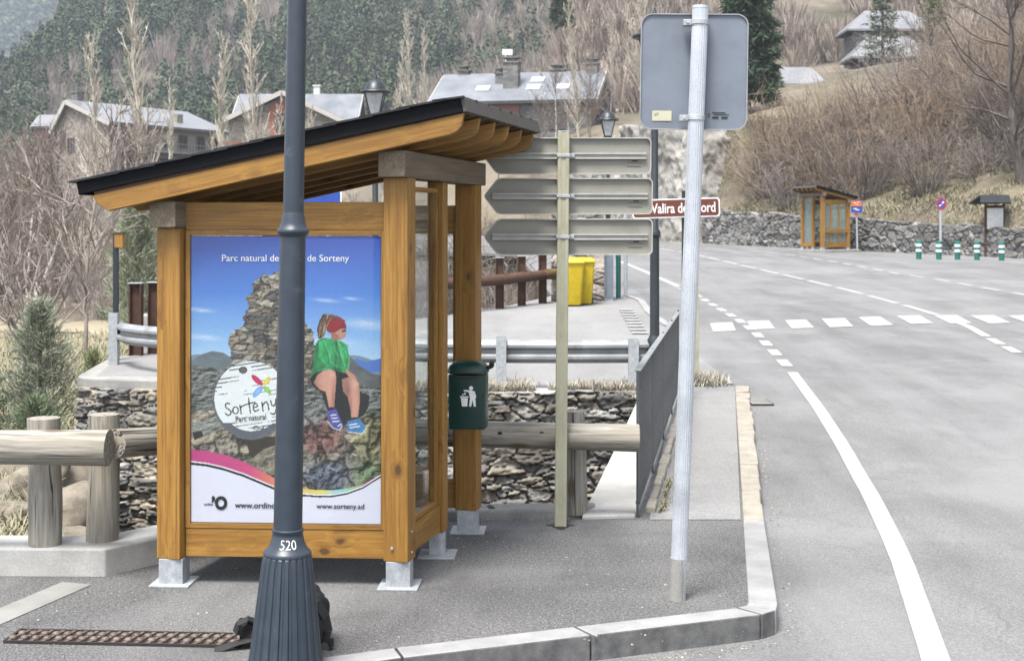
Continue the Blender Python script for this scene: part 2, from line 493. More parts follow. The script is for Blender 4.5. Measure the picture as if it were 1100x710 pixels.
def mat_dusty_glass():
    t = NT('dusty_glass'); out = t.t.nodes['Material Output']; t.done((0.30, 0.33, 0.31), 0.15, 0, 0.5)
    tr = t.n('ShaderNodeBsdfTransparent'); tr.inputs[0].default_value = (0.80, 0.86, 0.83, 1); mx = t.n('ShaderNodeMixShader', i_Fac=0.30)
    t.l(tr.outputs[0], mx.inputs[1]); t.l(t.b.outputs[0], mx.inputs[2]); t.l(mx.outputs[0], out.inputs['Surface']); return t.m
M['glass_dusty'] = mat_dusty_glass()
M['galv_dull'] = mat_mottle('dull_guardrail_steel', (0.17, 0.18, 0.19), (0.26, 0.27, 0.28), 3, 0.5, 0.3, 0.06, 60, dirt=(0.11, 0.105, 0.10))
M['plate_white'] = mat_paint('white_plate', (0.4505, 0.4505, 0.4389), 0.5)
M['brown_sign'] = mat_paint('brown_sign_face', (0.0765, 0.01575, 0.009), 0.45)
M['dark_green_post'] = mat_paint('dark_green_post', (0.0075, 0.015, 0.015), 0.45)
M['bollard_green'] = mat_paint('green_bollard', (0.0045, 0.09, 0.072), 0.4)
M['red'] = mat_paint('red_sign', (0.275, 0.01, 0.015), 0.4)
M['blue'] = mat_paint('blue_sign', (0.0075, 0.035, 0.21), 0.4)
M['orange'] = mat_paint('orange_sign', (0.36, 0.0936, 0.0156), 0.45)
M['cream'] = mat_paint('cream_sticker', (0.31, 0.3, 0.22), 0.6)
M['stone'] = mat_attr('wall_stone', 0.88, 18, 0.65, 0.5, gain=1.05)
M['leaf'] = mat_attr('needles', 0.75, 3.0, 0.35, 0, 0.2)
M['farwood'] = mat_attr('hillside_trees', 0.9, 0.35, 0.5, 0, 0.1)
M['print'] = mat_attr('printed_paper', 0.5, 260, 0.12, 0, 0.35, gain=0.60)

def mat_bark(name, c1, c2, band=None):
    t = NT(name); v = t.coord((6, 6, 1.5), rnd=True)
    n = t.noise(v, 2.0, 4)
    c = t.ramp(n, [(0.3, c1), (0.7, c2)])
    if band:
        b = t.noise(t.coord((1.2, 1.2, 7), rnd=True), 1.6, 3)
        c = t.mix(t.fr(b, 0.56, 0.62), c, band)
    return t.done(c, 0.9, 0, 0.15)
M['twig_red'] = mat_bark('brown_twigs', (0.0782, 0.06365, 0.05415), (0.1794, 0.1501, 0.1292))
M['twig_tan'] = mat_bark('tan_twigs', (0.12, 0.09016, 0.06536), (0.2496, 0.1914, 0.1393))
M['twig_grey'] = mat_bark('grey_twigs', (0.12, 0.10, 0.09), (0.23, 0.20, 0.18))
M['poplar'] = mat_bark('pale_poplar_bark', (0.2328, 0.2096, 0.1671), (0.3912, 0.354, 0.295))
M['birch'] = mat_bark('birch_bark', (0.34, 0.31, 0.28), (0.52, 0.49, 0.45), (0.10, 0.085, 0.075))
M['bark_dark'] = mat_bark('dark_bark', (0.055, 0.045, 0.04), (0.12, 0.10, 0.09))
M['straw'] = mat_bark('dry_grass', (0.1354, 0.1203, 0.07563), (0.2395, 0.2285, 0.1581))
M['weed'] = mat_bark('grey_dry_weeds', (0.20, 0.18, 0.14), (0.40, 0.37, 0.31))
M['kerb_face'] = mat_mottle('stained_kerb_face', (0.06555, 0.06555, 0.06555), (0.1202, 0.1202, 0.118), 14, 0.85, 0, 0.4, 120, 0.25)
# ------------------------------------------------------------------ the ground
WALL = [(30.0, 38.0), (20.5, 53.8), (10.1, 71.0)]
CUT = [(14.5, 73.3), (10.6, 73.9), (8.0, 76.6), (3.5, 84.0)]
RAVW = [(1.75, 16.97), (-0.4, 16.96), (-3.2, 17.6), (-5.5, 18.13), (-5.9, 18.38), (-6.2, 20.7)]
FLAT = [(-30, -12), (-30, 8.45), (-2.6, 8.45), (-1.75, 9.45), (0.5, 9.6), (0.92, 12.3), (1.7, 17.05), (-0.4, 17.05),
        (-5.7, 18.35), (-6.1, 20.7), (-0.3, 29.9), (1.0, 33.6), (0.2, 58), (-9, 63.5), (-9, 85.5), (3.4, 83.6), (7.9, 76.4), (10.3, 73.4),
        (10.1, 71.0), (20.5, 53.8), (30.0, 38.0), (70, -12)]

def bank_d(x, y):
    return (x - 20.5) * 0.856 + (y - 53.8) * 0.517

def T(x, y):
    x = np.asarray(x, dtype=float); y = np.asarray(y, dtype=float)
    rz = -0.13 + 0.0214 * np.maximum(0, y - 12)
    zl = -0.7 - 0.25 * sst(12, 17, y) - 0.95 * sst(17, 48, y) + 0.5 * sst(-30, -9, -np.abs(x)) * 0 + 9 * sst(70, 240, y)
    zl = zl + 0.25 * (fbm(x * 0.5, y * 0.5, 4, 3) - 0.5) * sst(11, 14, y)
    edge = -4.3 - 0.302 * (y - 13)
    rav = sst(-0.35, 0.25, x - edge) * (1 - sst(17.5, 21.5, y))
    zl = zl * (1 - rav) + (-2.6 + 0.3 * fbm(x, y, 3, 8)) * rav
    bump = (fbm(x / 45, y / 45, 5, 21) - 0.5)
    m1 = np.maximum(0, 0.42 * (y - 262)); cap = 24 + x + 0.40 * y + 22 * bump
    mt = np.minimum(m1, np.maximum(cap, -5)) + 14 * bump * sst(265, 340, y)
    mt = np.maximum(mt, np.maximum(0, 0.5 * (y - 740)) + 40 * (fbm(x / 120, y / 120, 4, 5) - 0.5) * sst(740, 900, y))
    left = zl + mt
    ch = 0.45 * np.maximum(0, y - 120) * sst(0.0, 0.06, x / np.maximum(y, 1)) * (1 + 0.25 * bump)
    d = bank_d(x, y)
    bk = 0.98 + 1.35 + 0.5 * np.clip(d, 0, 14) + 0.22 * np.clip(d - 14, 0, 90) + 0.42 * np.maximum(d - 104, 0)
    bk = bk + 0.9 * (fbm(x / 3.5, y / 3.5, 4, 31) - 0.5) * sst(1, 5, d) + 6 * bump * sst(20, 80, d)
    bk = np.where(d > 0, bk, -50)
    s = sdf_poly(FLAT, x, y)
    cutz = np.where((y > 71) & (x > 1) & (x < 16), 0.5 + 7.2 * sst(0.3, 2.0, s), -50)
    out = np.maximum(np.maximum(left, bk), cutz)
    out = np.maximum(out, np.where(ch > 0, ch + 1.0, -50))
    # flat ground: level under the sheets, then the drop or the rise at its edge
    w = sst(-1.25, -0.5, s)
    low = (rz - 0.14) * (1 - w) + np.minimum(out, rz - 0.14) * w
    w2 = sst(0.15, 0.6, s)
    hi = (rz - 0.14) * (1 - w2) + out * w2
    return np.where(out > rz - 0.14, hi, low)

def tz(x, y):
    return float(T(np.array([x]), np.array([y]))[0])

def ground_mat():
    t = NT('hillside_soil_and_grass'); v = t.coord()
    geo = t.n('ShaderNodeNewGeometry'); sp = t.n('ShaderNodeSeparateXYZ'); t.l(geo.outputs['Position'], sp.inputs[0])
    big = t.noise(v, 0.05, 5, 0.6); med = t.noise(v, 0.6, 6, 0.65); fin = t.noise(v, 9, 5, 0.7)
    straw = t.ramp(fin, [(0.3, (0.085, 0.073, 0.05)), (0.5, (0.145, 0.125, 0.088)), (0.72, (0.21, 0.185, 0.135))])
    soil = t.ramp(fin, [(0.3, (0.07, 0.058, 0.045)), (0.7, (0.15, 0.125, 0.095))])
    near = t.mix(t.fr(med, 0.42, 0.6, 0, 1), straw, soil)
    near = t.mix(t.fr(med, 0.34, 0.46, 0.6, 0), near, (0.07, 0.072, 0.036))
    wood = t.ramp(t.noise(v, 0.25, 5, 0.7), [(0.3, (0.035, 0.04, 0.026)), (0.7, (0.095, 0.08, 0.062))])
    pale = t.ramp(t.noise(v, 0.35, 5, 0.7), [(0.3, (0.09, 0.075, 0.058)), (0.7, (0.165, 0.14, 0.11))])
    far = t.mix(t.fr(big, 0.42, 0.55), wood, pale)
    near = t.mix(t.mul(t.fr(sp.outputs['X'], -5, -8), t.mul(t.fr(sp.outputs['Y'], 19, 24), t.fr(sp.outputs['Y'], 60, 50))), near, t.ramp(fin, [(0.3, (0.19, 0.16, 0.11)), (0.7, (0.29, 0.255, 0.185))]))
    c = t.mix(t.fr(sp.outputs['Y'], 85, 130), near, far)
    t.bump(fin, 0.6, 0.08)
    return t.done(c, 0.95, 0, 0.1)

def build_ground():
    xs = np.concatenate([np.arange(-520, -60, 9), np.arange(-60, -14, 1.5), np.arange(-14, 26, 0.33), np.arange(26, 70, 1.5), np.arange(70, 520, 9)])
    ys = np.concatenate([np.arange(-14, 6, 1.5), np.arange(6, 38, 0.3), np.arange(38, 92, 0.55), np.arange(92, 262, 2.5), np.arange(262, 1500, 9)])
    X, Y = np.meshgrid(xs, ys)
    Z = T(X, Y)
    V = np.stack([X.ravel(), Y.ravel(), Z.ravel()], 1)
    struct(np_mesh('ground', V, grid_faces(len(xs), len(ys)), ground_mat(), smooth=True))
build_ground()

def sheet(name, poly, m, lift, zfun=roadz, skirt=0.0):
    bm = bmesh.new()
    f = bm.faces.new([bm.verts.new((p[0], p[1], 0)) for p in poly])
    bmesh.ops.triangulate(bm, faces=[f])
    for cut in (12.0,):
        bmesh.ops.bisect_plane(bm, geom=bm.verts[:] + bm.edges[:] + bm.faces[:], plane_co=(0, cut, 0), plane_no=(0, 1, 0))
    bmesh.ops.recalc_face_normals(bm, faces=bm.faces[:])
    for f in bm.faces:
        if f.normal.z < 0: f.normal_flip()
    for v in bm.verts: v.co.z = zfun(v.co.y) + lift
    if skirt:
        r = bmesh.ops.extrude_edge_only(bm, edges=[e for e in bm.edges if e.is_boundary])
        for g in r['geom']:
            if isinstance(g, bmesh.types.BMVert): g.co.z -= skirt
    me = bpy.data.meshes.new(name); bm.to_mesh(me); bm.free()
    me.materials.append(m)
    o = bpy.data.objects.new(name, me); COL.objects.link(o)
    return struct(o)

sheet('road', FLAT, M['asphalt'], 0.0, skirt=0.12)

# pavement of the near corner, the walkway over the stream, the small plaza across it
K_IN = [(2.91, 17.5), (1.64, 9.51), (1.315, 7.46), (1.295, 7.40), (1.235, 7.355), (-0.58, 6.66), (-1.05, 6.45), (-1.55, 6.05), (-2.2, 5.2), (-2.5, 4.0)]
K_OUT = [(3.09, 17.5), (1.79, 9.51), (1.472, 7.43), (1.44, 7.31), (1.345, 7.225), (-0.53, 6.505), (-0.97, 6.31), (-1.44, 5.94), (-2.07, 5.13), (-2.35, 4.0)]
PAVE = [(-30, 4.0), (-30, 8.4), (-2.6, 8.4), (-1.75, 9.42), (0.5, 9.58), (0.92, 12.3), (1.69, 17.04), (1.9, 17.5)] + K_IN
flat0 = lambda y: 0.0
sheet('pavement', PAVE, M['pavement'], 0.0, flat0, skirt=0.25)
sheet('walkway', [(0.98, 9.56), (1.63, 9.56), (2.90, 17.45), (2.12, 17.45)], M['walkway'], 0.004, flat0)
PL = [(1.9, 17.46), (1.65, 17.1), (-0.4, 17.1), (-5.72, 18.4), (-6.08, 20.7), (-0.28, 29.85), (1.0, 33.4), (1.3, 36.5)]
PLR = [(672, 319), (688, 324), (698, 338), (718, 352), (752, 385), (789, 413)]
sheet('plaza', PL + [tuple(G(*p)[:2]) for p in PLR], M['plaza'], 0.012)

def strip(name, pts, w, m, lift, dashes=None, zf=roadz):
    """painted band of width w along ground points; dashes = list of (start, end) in metres"""
    pts = [Vector((p[0], p[1])) for p in pts]
    S = [0]
    for a, b in zip(pts, pts[1:]): S.append(S[-1] + (b - a).length)
    def at(s):
        for i in range(len(pts) - 1):
            if s <= S[i + 1] or i == len(pts) - 2:
                t = (s - S[i]) / (S[i + 1] - S[i]); d = (pts[i + 1] - pts[i]).normalized()
                return pts[i].lerp(pts[i + 1], t), Vector((-d.y, d.x))
    q = MB()
    for a, b in (dashes or [(0, S[-1])]):
        b = min(b, S[-1]); n = max(1, int((b - a) / 0.6)); L = []
        for k in range(n + 1):
            p, nr = at(a + (b - a) * k / n)
            for sg in (-1, 1):
                e = p + nr * sg * w / 2; L.append((e.x, e.y, zf(e.y) + lift))
        q.add(L, [(2 * k, 2 * k + 1, 2 * k + 3, 2 * k + 2) for k in range(n)])
    return struct(q.build(name, m)), S[-1]

M['gutter'] = mat_mottle('worn_gutter', (0.098, 0.098, 0.096), (0.14, 0.14, 0.137), 2, 0.88, 0, 0.3, 90, 0.25)
M['granite_flat'] = mat_mottle('flush_kerb_stone', (0.14, 0.137, 0.13), (0.20, 0.197, 0.187), 3, 0.9, 0, 0.3, 120, 0.2)
def paint_mat():
    t = NT('worn_white_road_paint'); v = t.coord()
    n = t.noise(v, 5, 6, 0.7); f = t.noise(v, 90, 2, 0.7)
    c = t.mix(t.fr(n, 0.48, 0.7, 0, 0.7), (0.245, 0.245, 0.24), (0.165, 0.165, 0.162))
    c = t.mix(t.fr(f, 0.56, 0.7, 0, 0.6), c, (0.16, 0.16, 0.16)); g2 = t.noise(v, 26, 5, 0.75); c = t.mix(t.fr(g2, 0.60, 0.68, 0, 0.8), c, (0.13, 0.13, 0.13))
    return t.done(c, 0.75, 0, 0.3)
M['road_paint'] = paint_mat()

def px(*L): return [G(*p) for p in L]
strip('edge_line', px((851, 400), (880, 439), (906, 480), (936, 533), (967, 597), (1004, 705), (1030, 790)), 0.145, M['road_paint'], 0.006)
def dash(n, L, first=0.0, step=1.0, on=0.5): return [(first + i * step, first + i * step + on) for i in range(n)]
pa = px((848, 396), (837, 384), (823, 369), (810, 356), (794, 344), (779, 335), (763, 326), (750, 318), (738, 312))
strip('dashed_edge_line', pa, 0.17, M['road_paint'], 0.006, dash(14, 0, 0.25, 1.35, 0.8))
pb = px((1093, 379), (1064, 364), (1041, 351), (1012, 340), (982, 331), (949, 322), (912, 312), (864, 300.5), (807, 287.5), (753, 275), (730, 270.5), (708, 267.3))
strip('centre_line', pb, 0.17, M['road_paint'], 0.006, [(0, 0.9), (1.2, 2.2), (2.5, 6.5)] + dash(30, 0, 6.9, 3.0, 2.5))
pc = px((1112, 319), (1097, 316), (1054, 309), (1012, 301), (966, 294.5), (930, 287.5), (897, 281.5), (851, 274.5), (800, 269))
strip('far_edge_line', pc, 0.16, M['road_paint'], 0.006, dash(22, 0, 0.3, 1.9, 1.15))
strip('side_street_line', px((664, 280.5), (674, 284), (691, 291), (710, 299.5), (729, 308), (738, 313)), 0.2, M['road_paint'], 0.006)
cw = MB()
for q4 in ([(68, 512), (142, 508), (155, 537), (80, 540)], [(190, 505), (263, 503), (283, 530), (208, 533)], [(315, 502), (385, 500), (412, 527), (338, 530)],
           [(435, 497), (512, 495), (540, 523), (463, 526)], [(555, 492), (628, 490), (672, 518), (598, 521)], [(680, 488), (757, 486), (803, 512), (730, 515)],
           [(802, 486), (880, 485), (930, 512), (858, 513)], [(922, 487), (1000, 485), (1058, 511), (985, 513)], [(1045, 487), (1125, 485), (1195, 511), (1116, 513)]):
    P = [G(740 + a / 3.056, 180 + b / 3.056) for a, b in q4]
    cw.quad(*[(p.x, p.y, p.z + 0.009) for p in P])
struct(cw.build('crosswalk', M['road_paint']))
strip('flush_kerb', [(-2.55, 7.86), (-2.62, 7.62), (-2.75, 7.2), (-2.95, 6.5), (-3.15, 5.8)], 0.20, M['granite_flat'], 0.004, zf=flat0)
strip('street_corner_kerb', px((672, 318), (688, 323), (698, 337), (718, 351)), 0.16, M['granite'], 0.03)
strip('worn_marking', px((672, 333), (676, 340), (683, 352), (688, 360)), 0.30, M['granite'], 0.03, dash(9, 0, 0.0, 0.62, 0.4))

# kerbs: long grey stones near the corner, short buff stones beside the walkway
def kerb_block(q, i0, o0, i1, o1, zt, j=0.0):
    g = 0.006 if j < 0.005 else 0.011
    i0, o0, i1, o1 = [Vector((p[0], p[1], 0)) for p in (i0, o0, i1, o1)]
    d = (i1 - i0).normalized() * g
    jz = [random.uniform(-j, j) for _ in range(4)]
    jo = [random.uniform(-j, j) for _ in range(2)]
    n0 = (o0 - i0).normalized(); n1 = (o1 - i1).normalized()
    top = [i0 + d, o0 + d + n0 * jo[0], o1 - d + n1 * jo[1], i1 - d]
    vs = [(p.x, p.y, zt + z) for p, z in zip(top, jz)] + [(p.x, p.y, -0.32) for p in top]
    q.add(vs, [(0, 1, 2, 3), (0, 4, 5, 1), (1, 5, 6, 2), (2, 6, 7, 3), (3, 7, 4, 0)])
def lerp2(a, b, t): return (a[0] + (b[0] - a[0]) * t, a[1] + (b[1] - a[1]) * t)
kb = MB(); t0 = 0.0; n = 14
cuts = [0.0]
for i in range(n): cuts.append(cuts[-1] + random.uniform(0.8, 1.2))
for i in range(n):
    a, b = 1 - cuts[i] / cuts[-1], 1 - cuts[i + 1] / cuts[-1]
    kerb_block(kb, lerp2(K_IN[0], K_IN[1], a), lerp2(K_OUT[0], K_OUT[1], a), lerp2(K_IN[0], K_IN[1], b), lerp2(K_OUT[0], K_OUT[1], b), 0.012, 0.013)
struct(kb.build('buff_stone_kerb', M['buff_stone'], bevel=0.014))
kg = MB()
for k in range(1, len(K_IN) - 1):
    n = {1: 2, 4: 2}.get(k, 1)
    for i in range(n):
        kerb_block(kg, lerp2(K_IN[k], K_IN[k + 1], i / n), lerp2(K_OUT[k], K_OUT[k + 1], i / n), lerp2(K_IN[k], K_IN[k + 1], (i + 1) / n), lerp2(K_OUT[k], K_OUT[k + 1], (i + 1) / n), 0.006, 0.001)
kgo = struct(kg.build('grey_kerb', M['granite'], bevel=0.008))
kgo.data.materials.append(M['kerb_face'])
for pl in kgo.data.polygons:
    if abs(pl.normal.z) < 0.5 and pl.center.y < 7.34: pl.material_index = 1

# ------------------------------------------------------------------ stone walls
def stonewall(name, pts, zb, zt, cw, ch, depth, pal, mortar, res, seed=0, thick=0.3, rough=0.3, ragged=0.0, mort=(0.02, 0.11), rock=False):
    pts = [np.array(p, dtype=float) for p in pts]
    S = [0.0]
    for a, b in zip(pts, pts[1:]): S.append(S[-1] + np.hypot(*(b - a)))
    nu = int(S[-1] / res) + 1
    H = max(t - b for t, b in zip(zt, zb)); nv = int(H / res) + 1
    u = np.linspace(0, S[-1], nu); v = np.linspace(0, 1, nv)
    Px = np.interp(u, S, [p[0] for p in pts]); Py = np.interp(u, S, [p[1] for p in pts])
    tx = np.gradient(np.convolve(np.pad(Px, 4, 'edge'), np.ones(9) / 9, 'valid')); ty = np.gradient(np.convolve(np.pad(Py, 4, 'edge'), np.ones(9) / 9, 'valid'))
    ln = np.hypot(tx, ty) + 1e-9; nx, ny = ty / ln, -tx / ln
    b = np.interp(u, S, zb); t = np.interp(u, S, zt)
    t = t + ragged * (fbm(u * 1.3, u * 0 + seed, 3, seed) - 0.5)
    UU, VV = np.meshgrid(u, v)
    Z = b[None, :] * (1 - VV) + t[None, :] * VV
    big_ = fbm(UU / 0.8, Z / 0.5, 2, seed + 11)
    wx = UU / cw + 0.25 * (fbm(UU / cw * 1.6, Z / ch * 1.6, 3, seed + 1) - 0.5); wz = Z / ch + 0.9 * (big_ - 0.5) + 0.22 * (fbm(UU / cw * 1.5, Z / ch * 1.5, 3, seed + 2) - 0.5)
    f1, f2, cid = vor(wx, wz, seed, 0.98)
    g1, g2, gid = vor(wx * 0.55, wz * 0.55, seed + 40, 0.98)
    lg = hash2((gid * 65535).astype(int), (gid * 9973).astype(int), seed) > 0.62      # some stones are twice as large
    e = np.where(lg, (g2 - g1) * 1.6, f2 - f1); cid = np.where(lg, gid, cid)
    nz = fbm(UU / cw * 5, Z / ch * 4, 4, seed + 3)
    facet = fbm(UU / cw * 0.9 + 17 * cid, Z / ch * 0.9 + 31 * cid, 2, seed + 5)
    h = sst(mort[0], mort[1] * 1.25, e) * depth * (0.45 + 0.8 * cid + 0.7 * (facet - 0.5)) + rough * depth * (nz - 0.5) * 0.8
    if rock:
        rg = 1 - np.abs(2 * fbm(UU / 1.3 + Z * 0.25, Z / 2.6, 7, seed + 4) - 1); r2 = 1 - np.abs(2 * fbm(UU / 0.45, Z / 0.8, 6, seed + 6) - 1)
        h = 0.7 * (rg - 0.6) + 0.25 * (r2 - 0.5) + 0.2 * (nz - 0.5)
    X = Px[None, :] + nx[None, :] * h; Yy = Py[None, :] + ny[None, :] * h
    pal = np.array(pal); k = (cid * 997 % 1 * len(pal)).astype(int) % len(pal)
    c = pal[k] * (0.7 + 0.6 * hash2((cid * 65535).astype(int), k, 3))[..., None] * (0.8 + 0.4 * nz)[..., None]
    w = sst(mort[0], mort[1], e)[..., None]
    c = c * w + np.array(mortar) * (1 - w)
    if rock:
        st = fbm(UU / 1.6 + 3, Z / 2.2, 5, seed + 8)[..., None]; c = np.array(pal[0]) * (1 - sst(0.35, 0.65, st)) + np.array(pal[3]) * sst(0.35, 0.65, st); c = c * (0.75 + 0.5 * nz)[..., None]
    V = np.stack([X, Yy, Z], -1).reshape(-1, 3); F = grid_faces(nu, nv); C = c.reshape(-1, 3)
    # top and ends turned back into the wall
    top = (nv - 1) * nu + np.arange(nu)
    back = np.stack([Px - nx * thick, Py - ny * thick, t], 1)
    V = np.concatenate([V, back]); C = np.concatenate([C, C[top]])
    o = nv * nu
    F = np.concatenate([F, np.stack([top[:-1], top[1:], o + np.arange(1, nu), o + np.arange(nu - 1)], 1)])
    for col_i in (0, nu - 1):
        s = np.arange(nv) * nu + col_i
        bx = V[s].copy(); bx[:, 0] = Px[col_i] - nx[col_i] * thick; bx[:, 1] = Py[col_i] - ny[col_i] * thick
        o = len(V); V = np.concatenate([V, bx]); C = np.concatenate([C, C[s]])
        F = np.concatenate([F, np.stack([s[:-1], s[1:], o + np.arange(1, nv), o + np.arange(nv - 1)], 1)])
    return np_mesh(name, V, F, M['stone'], C, smooth=False)

SCHIST = [(0.099, 0.092, 0.083), (0.146, 0.134, 0.114), (0.077, 0.076, 0.074), (0.133, 0.128, 0.121), (0.189, 0.169, 0.133), (0.092, 0.083, 0.070), (0.199, 0.194, 0.185)]
GREYS = [(0.10, 0.096, 0.094), (0.135, 0.13, 0.126), (0.072, 0.07, 0.068), (0.12, 0.112, 0.10), (0.18, 0.172, 0.16)]
tag(stonewall('stone_wall', RAVW[::-1], [-2.7] * 6, [-0.10, -0.10, -0.10, -0.08, 0.0, 0.0], 0.25, 0.085, 0.08, SCHIST, (0.055, 0.049, 0.041), 0.016, 4, rough=0.8, ragged=0.05),
    'dark layered schist wall holding up the far side of the stream channel', 'stone wall')
tag(stonewall('stone_wall', [(p[0], p[1]) for p in WALL[::-1]], [roadz(y) - 0.4 for _, y in WALL[::-1]], [roadz(71) + 1.8, roadz(53.8) + 1.2, roadz(38) + 1.2], 0.30, 0.20, 0.10, GREYS, (0.040, 0.037, 0.033), 0.04, 9, rough=0.7, ragged=0.35),
    'long low grey rubble wall below the bushy bank across the road', 'stone wall')
ROCKC = [(0.150, 0.142, 0.128), (0.25, 0.24, 0.22), (0.18, 0.172, 0.158), (0.215, 0.206, 0.188)]
struct(stonewall('rock_cutting', CUT[::-1], [0.6] * 4, [6.0, 8.2, 8.4, 6.5], 0.8, 1.5, 0.5, ROCKC, (0.16, 0.14, 0.115), 0.08, 14, rough=3.2, ragged=2.4, thick=0.6, rock=True))
for k, (y0, zz) in enumerate([(134, 7.6), (143, 10.9), (151, 14.6), (159, 18.2), (167, 21.9)]):
    x0 = 90 / 1440 * y0 - 1.2
    tag(stonewall('terrace_wall', [(x0 - 1 + k * 0.3, y0), (x0 + 8.5, y0 + 1.5)], [tz(x0 + 3, y0) - 1.0] * 2, [tz(x0 + 3, y0) + 0.75, tz(x0 + 3, y0) + 0.6], 0.9, 0.4, 0.1,
                  [(0.36, 0.35, 0.33), (0.44, 0.43, 0.41)], (0.2, 0.19, 0.17), 0.15, 20 + k),
        ['pale dry stone terrace wall on the slope, lowest of the five', 'pale dry stone terrace wall on the slope, second from the bottom', 'pale dry stone terrace wall on the slope, middle one of the five',
         'pale dry stone terrace wall on the slope, second from the top', 'pale dry stone terrace wall on the slope, highest of the five'][k], 'terrace wall', 'pale terrace walls on the slope')

# coping on the far bank of the stream
cop = MB()
for (a, b) in (((-2.9, 17.72), (-5.72, 18.42)), ((-5.72, 18.42), (-6.1, 20.65))):
    a = Vector((*a, 0)); b = Vector((*b, 0)); d = (b - a).normalized(); nr = Vector((d.y, -d.x, 0))
    if nr.y > 0.1 or nr.x > 0.5: nr = -nr
P = [(-2.7, 17.50), (-4.6, 17.95), (-5.5, 18.16), (-5.82, 18.27), (-5.97, 18.42), (-6.05, 18.8), (-6.28, 20.7), (-5.5, 20.7), (-5.3, 19.3), (-2.7, 18.6)]
cop.prism([(p[0], p[1]) for p in P], (0, 0, -0.115), (1, 0, 0), (0, 1, 0), 0.135)
tag(cop.build('concrete_coping', M['concrete_d'], bevel=0.02), 'pale concrete coping slab rounding the corner of the far stream wall', 'coping')

# boulders in the stream bed, behind the log fence
def boulder(seed, r):
    rs = np.random.RandomState(seed)
    bm = bmesh.new(); bmesh.ops.create_icosphere(bm, subdivisions=4, radius=1.0)
    cuts = [Vector(rs.normal(size=3)).normalized() for _ in range(14)]
    offs = [rs.uniform(0.55, 0.95) for _ in cuts]
    for v in bm.verts:
        for c, o in zip(cuts, offs):
            d = v.co.dot(c)
            if d > o: v.co -= c * (d - o) * 0.9
    co = np.array([v.co[:] for v in bm.verts])
    n = fbm(co[:, 0] * 3 + seed, co[:, 1] * 3 + co[:, 2] * 2, 4, seed) - 0.5
    for v, k in zip(bm.verts, n): v.co *= (1 + 0.16 * k) * r
    for v in bm.verts: v.co.z *= 0.72
    me = bpy.data.meshes.new('boulder'); bm.to_mesh(me); bm.free(); shade_smooth(me, 30)
    me.materials.append(M['boulder']); return me
M['boulder'] = mat_mottle('stream_boulder', (0.10, 0.086, 0.066), (0.20, 0.175, 0.138), 2.5, 0.9, 0, 0.5, 30, 0.2, dirt=(0.06, 0.052, 0.04))
bmes = [boulder(s, 1.0) for s in (3, 8, 13, 21, 34)]
rb = random.Random(5)
nb = 0
for row in range(9):
    for c_ in range(5):
        Y = 11.6 + row * 0.72 + rb.uniform(-0.2, 0.2)
        X = (-4.3 - 0.302 * (Y - 13)) - c_ * 0.62 + rb.uniform(-0.3, 0.3) + 0.35
        if row > 6 and c_ > 1: continue
        o = bpy.data.objects.new('boulder', bmes[nb % 5]); COL.objects.link(o); nb += 1
        s = rb.uniform(0.26, 0.5) * (1.25 if c_ < 2 else 0.9)
        o.location = (X, Y, tz(X, Y) + s * 0.25 - 0.05); o.scale = (s * rb.uniform(0.9, 1.4), s, s * rb.uniform(0.8, 1.1)); o.rotation_euler = (rb.uniform(-.3, .3), rb.uniform(-.3, .3), rb.uniform(0, 6.3))
        tag(o, 'tan rounded boulder in the pile at the edge of the stream bed', 'boulder', 'boulders in the stream bed')

def grit():
    rs = np.random.RandomState(12); P = []
    def add(n, xa, xb, ya, yb, zf, pw=1.0):
        x = rs.uniform(xa, xb, n); y = ya + (yb - ya) * rs.uniform(0, 1, n) ** pw; P.append(np.stack([x, y, zf(x, y)], 1))
    add(420, -3.2, 1.2, 6.7, 9.3, lambda x, y: x * 0 + 0.002)
    t_ = rs.uniform(0, 1, 500); o_ = np.abs(rs.normal(0, 0.05, 500))
    P.append(np.stack([1.48 + (3.1 - 1.48) * t_ + 0.02 + o_, 7.3 + (17.5 - 7.3) * t_, np.maximum(-0.128, -0.128 + 0.0214 * ((7.3 + 10.2 * t_) - 12))], 1))
    t_ = rs.uniform(0, 1, 260); P.append(np.stack([1.4 - 1.95 * t_ + rs.normal(0, 0.02, 260), 7.2 - 0.75 * t_ - np.abs(rs.normal(0, 0.05, 260)) - 0.02, np.full(260, -0.128)], 1))
    t_ = rs.uniform(0, 1, 200); P.append(np.stack([-1.3 + 1.9 * t_, 9.48 + 0.17 * t_ - np.abs(rs.normal(0, 0.06, 200)), np.full(200, 0.002)], 1))
    C = np.concatenate(P); n = len(C); r = (0.0035 + 0.007 * rs.uniform(0, 1, n) ** 3)[:, None]
    o8 = np.array([(1, 0, 0), (0, 1, 0), (-1, 0, 0), (0, -1, 0), (0, 0, 0.8), (0, 0, -0.2)])
    a = rs.uniform(0, 6.28, n); ca, sa = np.cos(a)[:, None], np.sin(a)[:, None]
    V = []
    for d in o8:
        dx, dy = d[0] * rs.uniform(0.7, 1.3, (n, 1)), d[1] * rs.uniform(0.7, 1.3, (n, 1)); V.append(C + r * np.concatenate([dx * ca - dy * sa, dx * sa + dy * ca, np.full((n, 1), d[2])], 1))
    V = np.stack(V, 1).reshape(-1, 3); b = np.arange(n)[:, None] * 6
    F = np.concatenate([np.concatenate([b + i, b + (i + 1) % 4, b + 4], 1) for i in range(4)])
    k = rs.uniform(0, 1, (n, 1)); col = np.array([0.07, 0.065, 0.06]) * (1 - k) + np.array([0.24, 0.22, 0.19]) * k
    stuff(np_mesh('grit', V, F, M['stone'], np.repeat(col, 6, axis=0)), 'loose grit and small stones on the pavement and along the kerb', 'grit')
grit()
